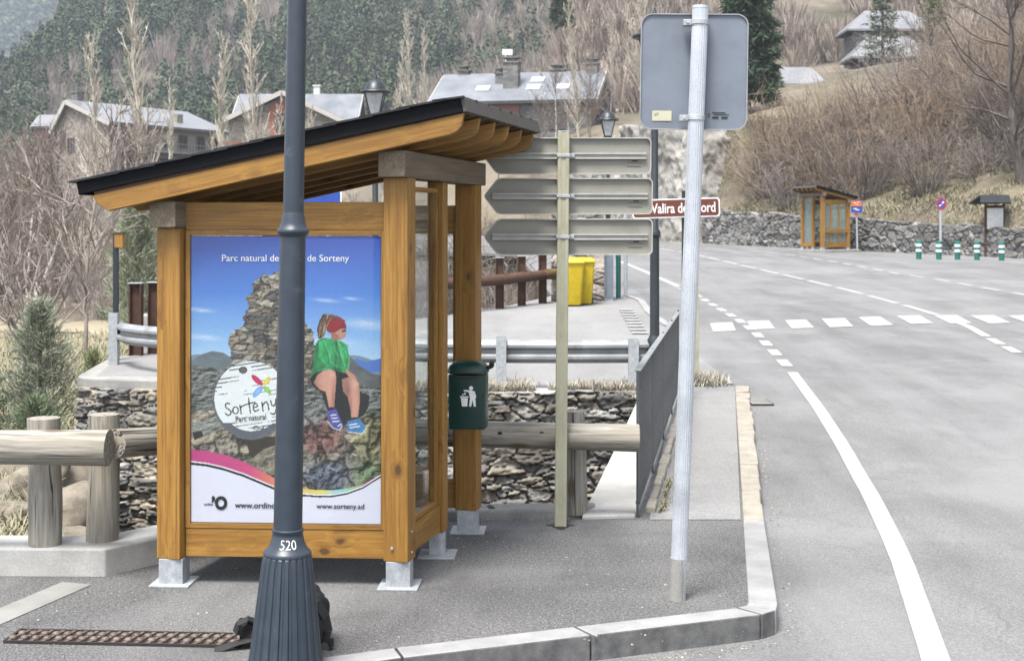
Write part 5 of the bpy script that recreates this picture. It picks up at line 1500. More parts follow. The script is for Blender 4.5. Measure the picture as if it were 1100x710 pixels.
    put(q([(104, 188), (98, 140), (112, 92), (128, 66), (150, 66), (170, 96), (145, 130), (132, 178), (118, 186)]), lin(112, 88, 70) * (0.55 + 0.9 * fbm(X / 1.6, Y / 5, 3, 3))[..., None])
    put(q([(128, 74), (165, 68), (205, 78), (236, 100), (200, 130), (140, 128)]), lin(98, 74, 60) * (0.6 + 0.8 * nz)[..., None])
    put(q([(168, 150), (205, 150), (206, 192), (185, 200), (165, 188)]), skd)
    put(q([(186, 148), (214, 140), (236, 146), (240, 158), (236, 162), (236, 172), (228, 184), (215, 190), (196, 182), (186, 168)]), skin)
    put(q([(226, 172), (235, 171), (234, 175), (226, 176)]), lin(140, 70, 66)); put(q([(186, 160), (200, 168), (206, 184), (222, 188), (212, 192), (194, 186), (184, 172)]), skd); put(q([(216, 146), (240, 140), (240, 150), (220, 155)]), lin(46, 34, 36)); put(q([(236, 152), (243, 163), (235, 164)]), skin)
    put(q([(142, 118), (165, 92), (195, 84), (222, 90), (238, 116), (240, 140), (215, 138), (185, 156), (158, 158), (146, 146)]), lin(142, 32, 46) * (0.75 + 0.45 * nz)[..., None])
    jk = q([(104, 194), (130, 182), (170, 186), (188, 196), (212, 196), (240, 214), (246, 250), (254, 300), (252, 342), (232, 354), (200, 344), (180, 334), (150, 336), (115, 352), (90, 392), (66, 386), (78, 320), (84, 250), (92, 214)])
    put(jk, lin(56, 158, 98) * np.clip(0.86 + 1.1 * emb(10, 14, 2, 21, 1.4) + 0.25 * (fbm(X / 6, Y / 6, 3, 22) - 0.5) - 0.35 * sst(352, 338, X) - 0.12 * (grain - 0.5), 0.25, 1.35)[..., None])
    for L in ([(140, 190), (138, 250), (150, 300), (110, 345)], [(190, 198), (192, 260), (186, 320)], [(150, 300), (190, 312)], [(240, 218), (228, 300), (236, 350)], [(180, 210), (196, 216), (212, 206)]):
        for a, b in zip(L, L[1:]):
            d = seg_dist((320 + a[0] / 4.44, 320 + a[1] / 4.44), (320 + b[0] / 4.44, 320 + b[1] / 4.44), X, Y); put(jk & (d < 0.55), lin(26, 96, 52))
    slv = q([(196, 205), (240, 216), (250, 262), (254, 330), (250, 348), (236, 346), (226, 300), (206, 250)]); put(slv, lin(60, 176, 106) * np.clip(0.95 + 1.0 * emb(8, 11, 2, 91, 1.2) - 0.3 * sst(371, 376, X), 0.3, 1.3)[..., None])
    sl2 = q([(108, 200), (140, 190), (152, 230), (158, 290), (196, 326), (226, 336), (222, 352), (180, 344), (130, 320), (104, 270)]); put(sl2, lin(52, 164, 96) * np.clip(0.9 + 1.0 * emb(8, 11, 2, 92, 1.2) - 0.45 * sst(386, 394, Y) + 0.15 * sst(372, 364, Y), 0.3, 1.3)[..., None])
    put(q([(62, 384), (84, 356), (120, 346), (182, 340), (240, 356), (252, 372), (300, 392), (290, 438), (215, 442), (120, 446), (78, 420)]), lin(26, 26, 30))
    put(q([(82, 402), (100, 362), (130, 342), (165, 336), (186, 346), (192, 380), (188, 430), (184, 480), (182, 522), (156, 524), (150, 490), (140, 444), (112, 436)]), skin * np.clip(0.62 + 0.62 * sst(338, 352, X) - 0.35 * sst(356, 363, X) - 0.25 * sst(420, 440, Y), 0.3, 1.2)[..., None])
    put(q([(218, 384), (245, 374), (280, 380), (300, 396), (304, 440), (304, 500), (296, 572), (264, 574), (258, 520), (246, 470), (224, 442)]), skin * np.clip(0.7 + 0.5 * sst(374, 382, X) - 0.4 * sst(383, 389, X), 0.3, 1.2)[..., None])
    for (kx, ky, rx, ry, cc_, am) in ((172, 362, 14, 20, lin(226, 180, 162), 0.7), (282, 408, 13, 18, lin(222, 176, 158), 0.7), (120, 392, 26, 16, lin(206, 158, 142), 0.5), (176, 470, 7, 46, lin(150, 98, 88), 0.6), (246, 440, 14, 26, lin(140, 92, 84), 0.7), (292, 500, 7, 50, lin(214, 164, 146), 0.5), (160, 440, 6, 40, lin(214, 166, 150), 0.5), (262, 520, 6, 46, lin(146, 96, 86), 0.6)):
        g_ = np.exp(-((X - 320 - kx / 4.44) / (rx / 4.44)) ** 2 - ((Y - 320 - ky / 4.44) / (ry / 4.44)) ** 2) * am
        leg = q([(82, 402), (100, 362), (130, 342), (165, 336), (186, 346), (192, 380), (188, 430), (184, 480), (182, 522), (156, 524), (150, 490), (140, 444), (112, 436)]) | q([(218, 384), (245, 374), (280, 380), (300, 396), (304, 440), (304, 500), (296, 572), (264, 574), (258, 520), (246, 470), (224, 442)])
        put(g_ * leg, cc_)
    for L in ([(244, 216), (246, 270), (240, 330)], [(128, 206), (150, 262), (156, 300), (188, 322)], [(196, 206), (206, 262), (224, 318)], [(112, 286), (140, 318)], [(176, 240), (190, 268)], [(226, 246), (236, 276)], [(96, 340), (124, 330), (150, 332)], [(190, 192), (198, 222), (212, 232)]):
        for a, b in zip(L, L[1:]):
            d = seg_dist((320 + a[0] / 4.44, 320 + a[1] / 4.44), (320 + b[0] / 4.44, 320 + b[1] / 4.44), X, Y); put(np.exp(-(d / 0.7) ** 2) * 0.6, lin(24, 92, 54)); 
            d = seg_dist((322 + a[0] / 4.44, 320.6 + a[1] / 4.44), (322 + b[0] / 4.44, 320.6 + b[1] / 4.44), X, Y); put(np.exp(-(d / 0.9) ** 2) * 0.35, lin(110, 212, 150))
    hair = q([(104, 188), (98, 140), (112, 92), (128, 66), (150, 66), (170, 96), (145, 130), (132, 178), (118, 186)]); put(hair & (fbm((X + 0.3 * Y) / 0.9, Y / 7, 3, 95) > 0.55), lin(176, 142, 112)); put(hair & (fbm((X + 0.3 * Y) / 1.1, Y / 8, 3, 96) > 0.58), lin(70, 52, 42))
    put(q([(236, 332), (252, 344), (276, 360), (288, 376), (284, 388), (274, 382), (262, 386), (250, 368), (238, 352)]), skin)
    put(q([(154, 522), (184, 518), (188, 548), (152, 550)]), lin(34, 34, 60)); put(q([(262, 570), (298, 568), (300, 590), (258, 594)]), lin(34, 34, 60))
    put(q([(142, 542), (190, 528), (204, 560), (222, 604), (208, 632), (174, 620), (156, 584)]), lin(82, 80, 150) * (0.7 + 0.7 * nz)[..., None])
    put(q([(244, 588), (302, 574), (336, 620), (318, 648), (246, 642)]), lin(66, 122, 176) * (0.7 + 0.7 * nz)[..., None])
    for L in ([(165, 560), (190, 556)], [(168, 575), (196, 572)], [(174, 590), (204, 588)], [(200, 612), (216, 602)], [(256, 606), (290, 600)], [(258, 620), (304, 612)]):
        d = seg_dist((320 + L[0][0] / 4.44, 320 + L[0][1] / 4.44), (320 + L[1][0] / 4.44, 320 + L[1][1] / 4.44), X, Y); put(d < 0.6, lin(225, 228, 240))
    for L in ([(150, 590), (174, 621), (207, 632), (220, 610)], [(246, 640), (316, 647), (334, 622)]):
        for a, b in zip(L, L[1:]): put(seg_dist((320 + a[0] / 4.44, 320 + a[1] / 4.44), (320 + b[0] / 4.44, 320 + b[1] / 4.44), X, Y) < 0.5, lin(206, 208, 216))
    # the round wooden emblem
    rr = np.hypot((X - 270) / 41.5, (Y - 430) / 43.5)
    put(rr < 1.0, lin(96, 98, 104) * (0.6 + 0.8 * fbm(X / 2, Y / 2, 3, 4))[..., None])
    rr2 = np.hypot((X - 270.5) / 40.5, (Y - 428.5) / 41.5)
    disc = rr2 < 1.0
    put(disc, lin(232, 234, 236) * (0.93 + 0.1 * fbm(X / 10, Y / 2, 3, 6))[..., None])
    yy = Y + 0.16 * X
    ln = (np.abs(yy / 4.2 - np.round(yy / 4.2)) < 0.085 + 0.06 * (rr2 > 0.78)) & (fbm(X / 11 + 50 * np.round(yy / 4.2), yy * 0 + np.round(yy / 4.2), 2, 31) > 0.56 - 0.16 * (rr2 > 0.75)) & (np.abs(Y - 436) > 12)
    put(disc & ln, lin(52, 52, 58))
    put(disc & (Y > 455) & (rr2 > 0.86), lin(92, 94, 108)); put(np.hypot((X - 261.5) / 4, (Y - 397) / 3.4) < 1, lin(96, 92, 92)); put(np.abs(np.hypot((X - 261.5) / 4, (Y - 397) / 3.4) - 1) < 0.16, lin(44, 42, 44))
    def petal(ax_, ay_, bx_, by_, w_, c):
        L_ = math.hypot(bx_ - ax_, by_ - ay_); u = ((X - ax_) * (bx_ - ax_) + (Y - ay_) * (by_ - ay_)) / L_ ** 2; v = ((X - ax_) * (by_ - ay_) - (Y - ay_) * (bx_ - ax_)) / L_
        m = (u > 0) & (u < 1) & (np.abs(v) < w_ * np.sqrt(np.clip(4 * u * (1 - u), 0, 1)))
        put(m, np.asarray(c) * (0.85 + 0.35 * np.exp(-((u - 0.45) / 0.25) ** 2 - (v / w_ / 0.5) ** 2))[..., None])
    petal(282.6, 413.4, 270.8, 402.4, 3.0, lin(196, 44, 92)); petal(283.4, 413.2, 291.4, 404.8, 2.6, lin(228, 202, 72))
    petal(282.6, 414.6, 272.2, 426.8, 3.1, lin(138, 178, 236)); petal(283.6, 414.8, 292.0, 422.4, 2.6, lin(146, 200, 106))
    z = lambda L: [(200 + a / 7.1, 380 + b / 7.1) for a, b in L]
    circ = lambda cx, cy, rx, ry: [(cx + rx * math.cos(k * 0.449), cy + ry * math.sin(k * 0.449)) for k in range(15)]
    for L in ([(332, 386), (318, 380), (302, 386), (298, 402), (306, 418), (330, 432), (344, 448), (338, 468), (320, 478), (300, 462)], circ(378, 436, 22, 27), [(412, 398), (422, 462)], [(416, 424), (426, 402), (444, 398)],
              [(480, 342), (486, 400), (494, 458)], [(452, 392), (526, 372)], [(514, 416), (548, 404), (546, 386), (530, 380), (516, 398), (516, 428), (530, 444), (560, 430)], [(582, 372), (592, 440)], [(586, 404), (604, 372), (620, 368), (630, 388), (636, 432)],
              [(650, 358), (660, 394), (674, 402), (690, 378)], [(690, 346), (694, 410), (688, 450), (674, 466), (650, 456)]):
        L = z(L)
        for a, b in zip(L, L[1:]): put(seg_dist(a, b, X, Y) < 0.72, lin(44, 44, 48))
    for L in ([(480, 572), (510, 572), (528, 560), (548, 560), (556, 572), (548, 584), (528, 582), (510, 572)], [(556, 562), (594, 562), (594, 578), (556, 578)]):
        L = z(L)
        for a, b in zip(L, L[1:]): put(seg_dist(a, b, X, Y) < 0.4, lin(56, 56, 60))
    # coloured wave and the white foot
    wx = [204, 222, 240, 262, 280, 297, 312, 324, 345, 360, 375, 392, 412]
    lo = np.interp(X, wx, [500.5, 502.5, 506.5, 513.5, 521, 528, 532.5, 534.5, 536.2, 535.5, 532.5, 526, 513])
    hi = np.interp(X, wx, [485, 486.5, 490, 498, 507, 516.5, 523, 526.5, 528.5, 528, 526.5, 521, 510.0])
    bx = np.interp(X, [204, 250, 270, 297, 330, 348, 365, 380, 395], [0, 0.5, 1, 2, 3, 4, 5, 6, 7])
    cols = np.array([lin(190, 62, 128), lin(204, 80, 130), lin(222, 130, 96), lin(228, 190, 100), lin(226, 214, 110), lin(150, 208, 228), lin(150, 204, 130), lin(190, 90, 130)])
    band = np.stack([np.interp(bx, range(8), cols[:, k]) for k in range(3)], -1)
    put((Y > hi) & (Y <= lo), band)
    C[:] = C * (0.90 + 0.20 * grain)[..., None]
    put(Y > lo - 3.0, lin(236, 236, 242)); put((Y > lo - 1.6) & (Y < lo + 1.2 - 0.9 * sst(300, 345, X)), lin(34, 32, 36)); put(Y > lo + 1.2 - 0.9 * sst(300, 345, X), lin(226, 224, 240))
    return C

pw = SP['fr'] - SP['fl']; pd = pw.normalized(); pn = pd.cross(Vector((0, 0, 1)))       # pn towards the viewer
pA = SP['fl'] + pd * 0.1065 + pn * 0.022; pB = SP['fr'] - pd * 0.1065 + pn * 0.022
PZ0, PZ1 = 0.362, 2.036
def build_poster():
    nx, ny = 340, 520
    C = paint_poster(nx, ny)
    u = np.linspace(0, 1, nx); v = np.linspace(PZ0, PZ1, ny)
    U_, V_ = np.meshgrid(u, v)
    b = bs.location
    V = np.stack([pA.x + (pB.x - pA.x) * U_ - b.x, pA.y + (pB.y - pA.y) * U_ - b.y, V_ - b.z], -1).reshape(-1, 3)
    F = grid_faces(nx, ny)
    po = np_mesh('poster', V, F, M['print'], C.reshape(-1, 3), parent=bs)
    so = po.modifiers.new('sheet', 'SOLIDIFY'); so.thickness = 0.012; so.offset = -1
    return po
poster = build_poster()
def pp3(x, y):
    f = (x - PXL) / (PXR - PXL)
    p = pA.lerp(pB, f); return Vector((p.x, p.y, PZ0 + (PYB - y) / (PYB - PYT) * (PZ1 - PZ0)))
pscale = (pB - pA).length / (PXR - PXL)
def ptext(s, x0, y0, x1, m, h=None, bold=0.0, tilt=0.0):
    ex = (pd + Vector((0, 0, tilt))).normalized(); ey = pn.cross(ex)
    return put_text(s, pp3(x0, y0), ex, ey, (x1 - x0) * pscale, m, poster, h * pscale if h else None, 'lettering', bold, lift=0.003)
ptext('Parc natural de la Vall de Sorteny', 238.5, 279.5, 377, M['white_mark'], None)
ptext('www.ordino.ad', 252.5, 548.8, 307, M['black_ink'], None, 0.015)
ptext('www.sorteny.ad', 341.5, 550.2, 393.5, M['black_ink'], None, 0.008)
ptext('Parc natural', 253.8, 454.2, 287.2, M['black_ink'], 6.2, 0.0, 0.10)
ptext('ordino', 218.8, 546.4, 228.8, M['black_ink'], 3.2, 0.0)
ptext("\u2019O", 227.0, 551.3, 244.3, M['black_ink'], 15.2, 0.055)
q = MB(); q.bar(pA + pn * 0.017 + Vector((0, 0, (PZ0 + PZ1) / 2)), pB + pn * 0.017 + Vector((0, 0, (PZ0 + PZ1) / 2)), 0.005, PZ1 - PZ0 - 0.002)
q.build('poster_glass', M['glass'], bs)

# the shelter across the road
fs = thing('bus_shelter', 'small looking timber bus shelter with clear panes and a bench, far across the road', 'bus shelter', G(886, 270.5), 'timber bus shelters')
shelter(fs, False); fs.location = G(886, 270.5) + Vector((0, 0, 0.05)); fs.rotation_euler = (0, 0, R(180 + 33)); fs.scale = (1.12, 1.12, 1.02)
Z = Vector((0, 0, 1))
# ------------------------------------------------------------------ the lamp post in front
LP = Vector((-1.075, 6.36, 0.0))
lp = thing('street_lamp', 'blue grey street lamp with a fluted foot standing close in front of the bus shelter', 'street lamp', LP)
NF = 22
def flute(t, k):
    if k in (0, 1, 10, 11): return 1.0
    return 1.0 + 0.022 * (1 if math.cos(t * NF) > -0.35 else -1.35)
prof = [(0.178, 0.0), (0.178, 0.035), (0.170, 0.05), (0.163, 0.10), (0.156, 0.16), (0.147, 0.24), (0.137, 0.33), (0.127, 0.42), (0.118, 0.50), (0.112, 0.535), (0.110, 0.54), (0.108, 0.545)]
MB().lathe(prof, LP, NF * 8, flute).build('fluted_base', M['lamp'], lp, smooth=True, angle=28)
neck = [(0.112, 0.540), (0.114, 0.552), (0.108, 0.560), (0.094, 0.572), (0.080, 0.600), (0.073, 0.63), (0.0705, 0.645), (0.074, 0.65), (0.074, 0.66), (0.068, 0.665)]
MB().lathe(neck, LP, 48).build('neck', M['lamp'], lp, smooth=True, angle=50)
MB().lathe([(0.068, 0.66), (0.0655, 1.2), (0.060, 2.05)], LP, 48).build('lower_pole', M['lamp'], lp, smooth=True, angle=50)
MB().lathe([(0.060, 2.045), (0.064, 2.052), (0.073, 2.062), (0.076, 2.072), (0.072, 2.082), (0.064, 2.09), (0.058, 2.11), (0.0515, 2.15), (0.049, 2.16)], LP, 48).build('collar', M['lamp'], lp, smooth=True, angle=40)
MB().lathe([(0.049, 2.155), (0.046, 2.9), (0.043, 3.9)], LP, 40).build('upper_pole', M['lamp'], lp, smooth=True, angle=50)
def lantern(root, c, s, pole_m):
    """four sided lantern with a domed cap, standing on top of a pole at c"""
    c = Vector(c)
    q = MB(); q.lathe([(0.05 * s, -0.05 * s), (0.06 * s, 0.0), (0.12 * s, 0.05 * s), (0.10 * s, 0.07 * s)], c, 20)
    for k in range(4):
        a = math.pi / 4 + k * math.pi / 2; d = Vector((math.cos(a), math.sin(a), 0))
        q.tube(c + d * 0.12 * s + Z * 0.06 * s, c + d * 0.245 * s + Z * 0.46 * s, 0.012 * s, 0.012 * s, 6)
    q.build('lantern_frame', pole_m, root, smooth=True)
    q = MB()
    a_ = [c + Vector((sx, sy, 0)) * 0.078 * s + Z * 0.07 * s for sx, sy in ((-1, -1), (1, -1), (1, 1), (-1, 1))]
    b_ = [c + Vector((sx, sy, 0)) * 0.165 * s + Z * 0.45 * s for sx, sy in ((-1, -1), (1, -1), (1, 1), (-1, 1))]
    q.add(a_ + b_, [(0, 1, 5, 4), (1, 2, 6, 5), (2, 3, 7, 6), (3, 0, 4, 7), (3, 2, 1, 0), (4, 5, 6, 7)])
    q.build('lantern_glass', M['lamp_glass'], root)
    MB().lathe([(0.27 * s, 0.455 * s), (0.285 * s, 0.475 * s), (0.27 * s, 0.50 * s), (0.21 * s, 0.52 * s), (0.19 * s, 0.57 * s), (0.15 * s, 0.64 * s), (0.09 * s, 0.69 * s), (0.045 * s, 0.71 * s), (0.04 * s, 0.75 * s), (0.02 * s, 0.79 * s), (0.012 * s, 0.84 * s)], c, 28).build('lantern_cap', pole_m, root, smooth=True, angle=40)
lantern(lp, LP + Z * 3.92, 1.0, M['lamp'])
# the number chalked on its neck
me = text_mesh('520', 0.074, 0.046, bold=-0.012)
for v in me.vertices:
    zz = 0.582 + v.co.y * 0.9; ang = -math.pi / 2 + 0.20 + (v.co.x - 0.037) / 0.082
    r = float(np.interp(zz, [z for _, z in neck], [r for r, _ in neck])) + 0.0025 + v.co.z * 0.3
    v.co = Vector((r * math.cos(ang), r * math.sin(ang), zz))
me.materials.append(M['white_mark']); o = bpy.data.objects.new('lettering', me); COL.objects.link(o); o.parent = lp
lp.rotation_euler = (0, 0.0175, 0)

# black backpack left on the ground behind the lamp
BP = Vector((-1.095, 6.74, 0)); bp = thing('backpack', 'black backpack slumped on the pavement behind the lamp foot', 'backpack', BP)
def blob(c, s, seed, n=24, power=0.75, lump=0.14):
    vs = []; fs = []
    for j in range(n + 1):
        ph = math.pi * j / n - math.pi / 2
        for i in range(n * 2):
            t = math.pi * i / n
            sg = lambda v: math.copysign(abs(v) ** power, v)
            vs.append((sg(math.cos(ph)) * sg(math.cos(t)), sg(math.cos(ph)) * sg(math.sin(t)), sg(math.sin(ph))))
    V = np.array(vs); d = 1 + lump * (fbm(V[:, 0] * 2.2 + seed, V[:, 1] * 2.2 + V[:, 2] * 3.1, 4, seed) - 0.5) * 2
    V = V * d[:, None] * np.array(s) + np.array(c)
    for j in range(n):
        for i in range(n * 2):
            fs.append((j * n * 2 + i, j * n * 2 + (i + 1) % (n * 2), (j + 1) * n * 2 + (i + 1) % (n * 2), (j + 1) * n * 2 + i))
    return MB().add([tuple(v) for v in V], fs)
blob(BP + Vector((-0.005, 0, 0.152)), (0.172, 0.11, 0.150), 3, 26, 0.75, 0.26).build('bag_body', M['black_cloth'], bp, smooth=True, angle=60)
blob(BP + Vector((0.03, -0.09, 0.12)), (0.13, 0.06, 0.10), 9, 16, 0.7, 0.25).build('front_pocket', M['black_cloth'], bp, smooth=True, angle=60)
blob(BP + Vector((-0.215, -0.03, 0.075)), (0.062, 0.05, 0.06), 5, 14, 0.8, 0.5).build('side_pocket', M['black_cloth'], bp, smooth=True, angle=60)
def webbing(pts, w):
    q = MB()
    for a, b in zip(pts, pts[1:]):
        a, b = BP + Vector(a), BP + Vector(b); q.bar(a, b + (b - a) * 0.12, w, 0.006, (0, -0.5, 1))
    return q.build('strap', M['black_cloth'], bp, bevel=0.002)
webbing([(-0.15, -0.06, 0.12), (-0.21, -0.09, 0.15), (-0.26, -0.10, 0.13), (-0.275, -0.10, 0.09)], 0.035)
webbing([(-0.18, -0.08, 0.05), (-0.26, -0.10, 0.035), (-0.33, -0.115, 0.012), (-0.37, -0.12, 0.006)], 0.04)
webbing([(0.06, -0.10, 0.285), (0.13, -0.11, 0.24), (0.17, -0.11, 0.17), (0.185, -0.11, 0.10), (0.17, -0.12, 0.05)], 0.045)
webbing([(-0.04, 0.0, 0.30), (-0.01, -0.02, 0.345), (0.04, -0.02, 0.345), (0.08, 0.0, 0.29)], 0.025)
MB().box(BP + Vector((0.2, -0.12, 0.045)), (0.03, 0.012, 0.04)).box(BP + Vector((0.2, -0.12, 0.02)), (0.018, 0.012, 0.03)).build('buckle', M['black_ink'], bp, bevel=0.003)

# ------------------------------------------------------------------ sign on the leaning aluminium pole
PB = G0(727, 644); sg = thing('road_sign', 'grey back of a rectangular road sign on a leaning aluminium pole', 'road sign', PB)
top = U(752.5, 9, PB.y) ; lean = (top - PB); axis = lean.normalized()
nfl = 20
def ribbed(q, a, b, r, n=60, k=16, amp=0.025):
    m = frame(b - a); vs = []
    for p in (a, b):
        for i in range(n):
            t = 2 * math.pi * i / n; rr = r * (1 + amp * (1 if math.cos(k * t) > 0 else -1))
            vs.append(p + m @ Vector((0, rr * math.cos(t), rr * math.sin(t))))
    q.add(vs, [(i, (i + 1) % n, n + (i + 1) % n, n + i) for i in range(n)] + [tuple(range(n, 2 * n))])
q = MB(); ribbed(q, PB - Z * 0.1, top, 0.044, 128, 22, 0.022); q.build('pole', M['alu'], sg, smooth=True, angle=25)
MB().tube(top - axis * 0.002, top + axis * 0.012, 0.046, 0.045, 32).build('pole_cap', M['alu'], sg, smooth=True)
MB().tube(PB, PB + axis * 0.235, 0.0475, 0.0465, 40).build('base_sleeve', M['concrete_d'], sg, smooth=True)
# plate
def rounded(w, h, r, n=8):
    L = []
    for cx, cy, a0 in ((w / 2 - r, h / 2 - r, 0), (-w / 2 + r, h / 2 - r, 90), (-w / 2 + r, -h / 2 + r, 180), (w / 2 - r, -h / 2 + r, 270)):
        for k in range(n + 1):
            a = R(a0 + 90 * k / n); L.append((cx + r * math.cos(a), cy + r * math.sin(a)))
    return L
sc_ = PB.y / FOC
pc = U(745.3, 77.5, PB.y + 0.075)
tl = R(0.9)
ex = Vector((math.cos(R(-4)) , math.sin(R(-4)), 0)); ey = (Z * math.cos(tl) + ex * math.sin(tl)).normalized(); ex = (ex - ey * ex.dot(ey)).normalized()
pw_, ph_ = 114.5 * sc_ * 1.012, 124.5 * sc_ * 1.01
q = MB(); q.prism(rounded(pw_ - 0.012, ph_ - 0.012, 0.062), pc, ex, ey, -0.003); q.build('plate', M['sign_back'], sg)
q = MB(); a = rounded(pw_, ph_, 0.066); b = rounded(pw_ - 0.012, ph_ - 0.012, 0.06); n = len(a); nz_ = ex.cross(ey)
rg = [[pc + ex * p[0] + ey * p[1] + nz_ * d for p in L] for L, d in ((a, 0.010), (b, 0.010), (b, -0.004), (a, -0.008))]
vs = sum(rg, []); fs = []
for k in range(4):
    for i in range(n): fs.append((k * n + i, k * n + (i + 1) % n, ((k + 1) % 4) * n + (i + 1) % n, ((k + 1) % 4) * n + i))
q.add(vs, fs); q.build('plate_rim', M['sign_edge'], sg)
for yy in (24.5, 127):
    pz = U(0, yy, PB.y).z; f = (pz - PB.z) / (top.z - PB.z); c = PB + lean * f
    q = MB(); q.tube(c - axis * 0.014, c + axis * 0.014, 0.0505, 0.0505, 32)
    q.box(c + Vector((-0.068, 0.02, 0)), (0.05, 0.055, 0.034)); q.tube(c + Vector((-0.068, -0.012, 0)), c + Vector((-0.068, -0.02, 0)), 0.009, 0.009, 8)
    q.build('clamp', M['galv'], sg, bevel=0.002)
def sticker(cx, cy, w, h, m, nm):
    c = pc + ex * ((cx - 745.3) * sc_) + ey * ((77.5 - cy) * sc_) + nz_ * 0.0025
    return MB().prism([(-w / 2, -h / 2), (w / 2, -h / 2), (w / 2, h / 2), (-w / 2, h / 2)], c, ex, ey, 0.001).build(nm, m, sg), c
s1_, c1 = sticker(711.5, 125.5, 21 * sc_, 11 * sc_, M['cream'], 'sticker')
q = MB(); L = [(0.011 * math.cos(k * 0.45) - 0.03, 0.006 * math.sin(k * 0.45) + 0.008 + 0.004 * math.cos(k * 0.45)) for k in range(14)]
for a, b in zip(L, L[1:] + L[:1]): q.bar(c1 + nz_ * 0.0015 + ex * a[0] + ey * a[1], c1 + nz_ * 0.0015 + ex * b[0] + ey * b[1], 0.0022, 0.0006, nz_)
o = q.build('mark', M['black_ink'], s1_)
q = MB()
c2 = pc + ex * (24.5 * sc_) + ey * (-48.0 * sc_) + nz_ * 0.0025
for (x0, w, y0, h) in ((-0.022, 0.075, 0.018, 0.005), (-0.012, 0.085, 0.008, 0.004), (-0.02, 0.035, -0.012, 0.010), (0.03, 0.036, -0.012, 0.010), (-0.045, 0.012, 0.004, 0.003), (-0.045, 0.012, -0.004, 0.003), (-0.045, 0.012, 0.012, 0.003)):
    q.prism([(x0, y0), (x0 + w, y0), (x0 + w, y0 + h), (x0, y0 + h)], c2, ex, ey, 0.0008)
q.build('printed_mark', M['black_ink'], sg)

# ------------------------------------------------------------------ direction sign seen from behind
DP = G0(602, 565); ds = thing('direction_sign', 'backs of three beige arrow boards on one cream post', 'direction sign', DP)
dtop = U(605.5, 142, DP.y)
q = MB(); a, b = DP - Z * 0.05, dtop
q.bar(a, b, 0.082, 0.06, (0, 1, 0)); ob = q.build('post', M['post_cream'], ds, bevel=0.004)
q = MB()
d_ = (b - a).normalized()
for k in (-0.026, 0.026): q.bar(a + Vector((k, -0.032, 0)), b + Vector((k, -0.032, 0)), 0.02, 0.005, (0, 1, 0))
q.build('post_groove', M['post_cream'], ds)
MB().box(dtop + Z * 0.004, (0.086, 0.064, 0.008)).build('post_cap', M['galv'], ds)
MB().lathe([(0.085, 0.001), (0.07, 0.004), (0.05, 0.006)], DP, 28, lambda t, k: 1 + 0.3 * math.sin(3 * t + 0.3 * k) + 0.15 * math.sin(7 * t)).build('base_collar', M['asphalt_black'] if 'asphalt_black' in M else M['iron_dark'], ds, smooth=True)
sd = DP.y / FOC
for (y0, y1, x0, x1) in ((148, 187.5, 519, 699.5), (191.5, 230.5, 519.5, 701), (235, 274, 519.5, 701)):
    dd = 0.05; cY = DP.y + dd; s = cY / FOC
    c = U((x0 + x1) / 2, (y0 + y1) / 2, cY); w = (x1 - x0) * s; h = (y1 - y0) * s
    exx = Vector((1, 0.012, 0)).normalized(); eyy = Vector((0.008, 0, 1)).normalized()
    def arrow(w, h, r):
        L = []
        for cx, cy, a0 in ((w / 2 - r, -h / 2 + r, -90), (w / 2 - r, h / 2 - r, 0)):
            for k in range(7): L.append((cx + r * math.cos(R(a0 + 15 * k)), cy + r * math.sin(R(a0 + 15 * k))))
        t = 0.10
        L += [(-w / 2 + t + 0.02, h / 2), (-w / 2 + t - 0.012, h / 2 - 0.012), (-w / 2 + 0.012, 0.018), (-w / 2 + 0.004, 0), (-w / 2 + 0.012, -0.018), (-w / 2 + t - 0.012, -h / 2 + 0.012), (-w / 2 + t + 0.02, -h / 2)]
        return L
    pan = MB().prism(arrow(w - 0.014, h - 0.014, 0.03), c, exx, eyy, -0.003).build('arrow_panel', M['panel_back'], ds)
    nn = exx.cross(eyy); A = arrow(w, h, 0.036); B = arrow(w - 0.016, h - 0.016, 0.03); n = len(A)
    rg = [[c + exx * p[0] + eyy * p[1] + nn * d for p in L] for L, d in ((A, 0.02), (B, 0.02), (B, -0.004), (A, -0.008))]
    fs = []
    for k in range(4):
        for i in range(n): fs.append((k * n + i, k * n + (i + 1) % n, ((k + 1) % 4) * n + (i + 1) % n, ((k + 1) % 4) * n + i))
    q = MB().add(sum(rg, []), fs); q.build('panel_rim', M['panel_edge'], pan)
    q = MB()
    for k in (-0.016, 0.016): q.bar(c + nn * 0.012 + eyy * k - exx * (w / 2 - 0.06), c + nn * 0.012 + eyy * k + exx * (w / 2 - 0.035), 0.022, 0.012, eyy)
    q.bar(c + nn * 0.006 - exx * (w / 2 - 0.06), c + nn * 0.006 + exx * (w / 2 - 0.035), 0.008, 0.022, eyy)
    q.build('mounting_rail', M['panel_edge'], pan)
    q = MB(); pz = c.z; f = (pz - a.z) / (b.z - a.z); pc_ = a.lerp(b, f)
    q.box(pc_, (0.092, 0.078, 0.022)); q.box(pc_ + Vector((0.062, 0.018, 0)), (0.035, 0.03, 0.03)); q.tube(pc_ + Vector((0.062, -0.002, 0)), pc_ + Vector((0.062, -0.012, 0)), 0.007, 0.007, 8)
    q.build('clamp', M['galv'], ds, bevel=0.002)
    q = MB()
    for (x_, z_, w_) in ((w / 2 - 0.17, -0.045, 0.10), (w / 2 - 0.17, -0.075, 0.10)): q.box(c + exx * (x_ + 0.05) + eyy * z_ + nn * 0.002, (w_, 0.001, 0.0025))
    q.box(c + exx * (w / 2 - 0.115) + eyy * -0.034 + nn * 0.002, (0.04, 0.001, 0.007))
    q.build('stamp', M['iron_dark'], pan)

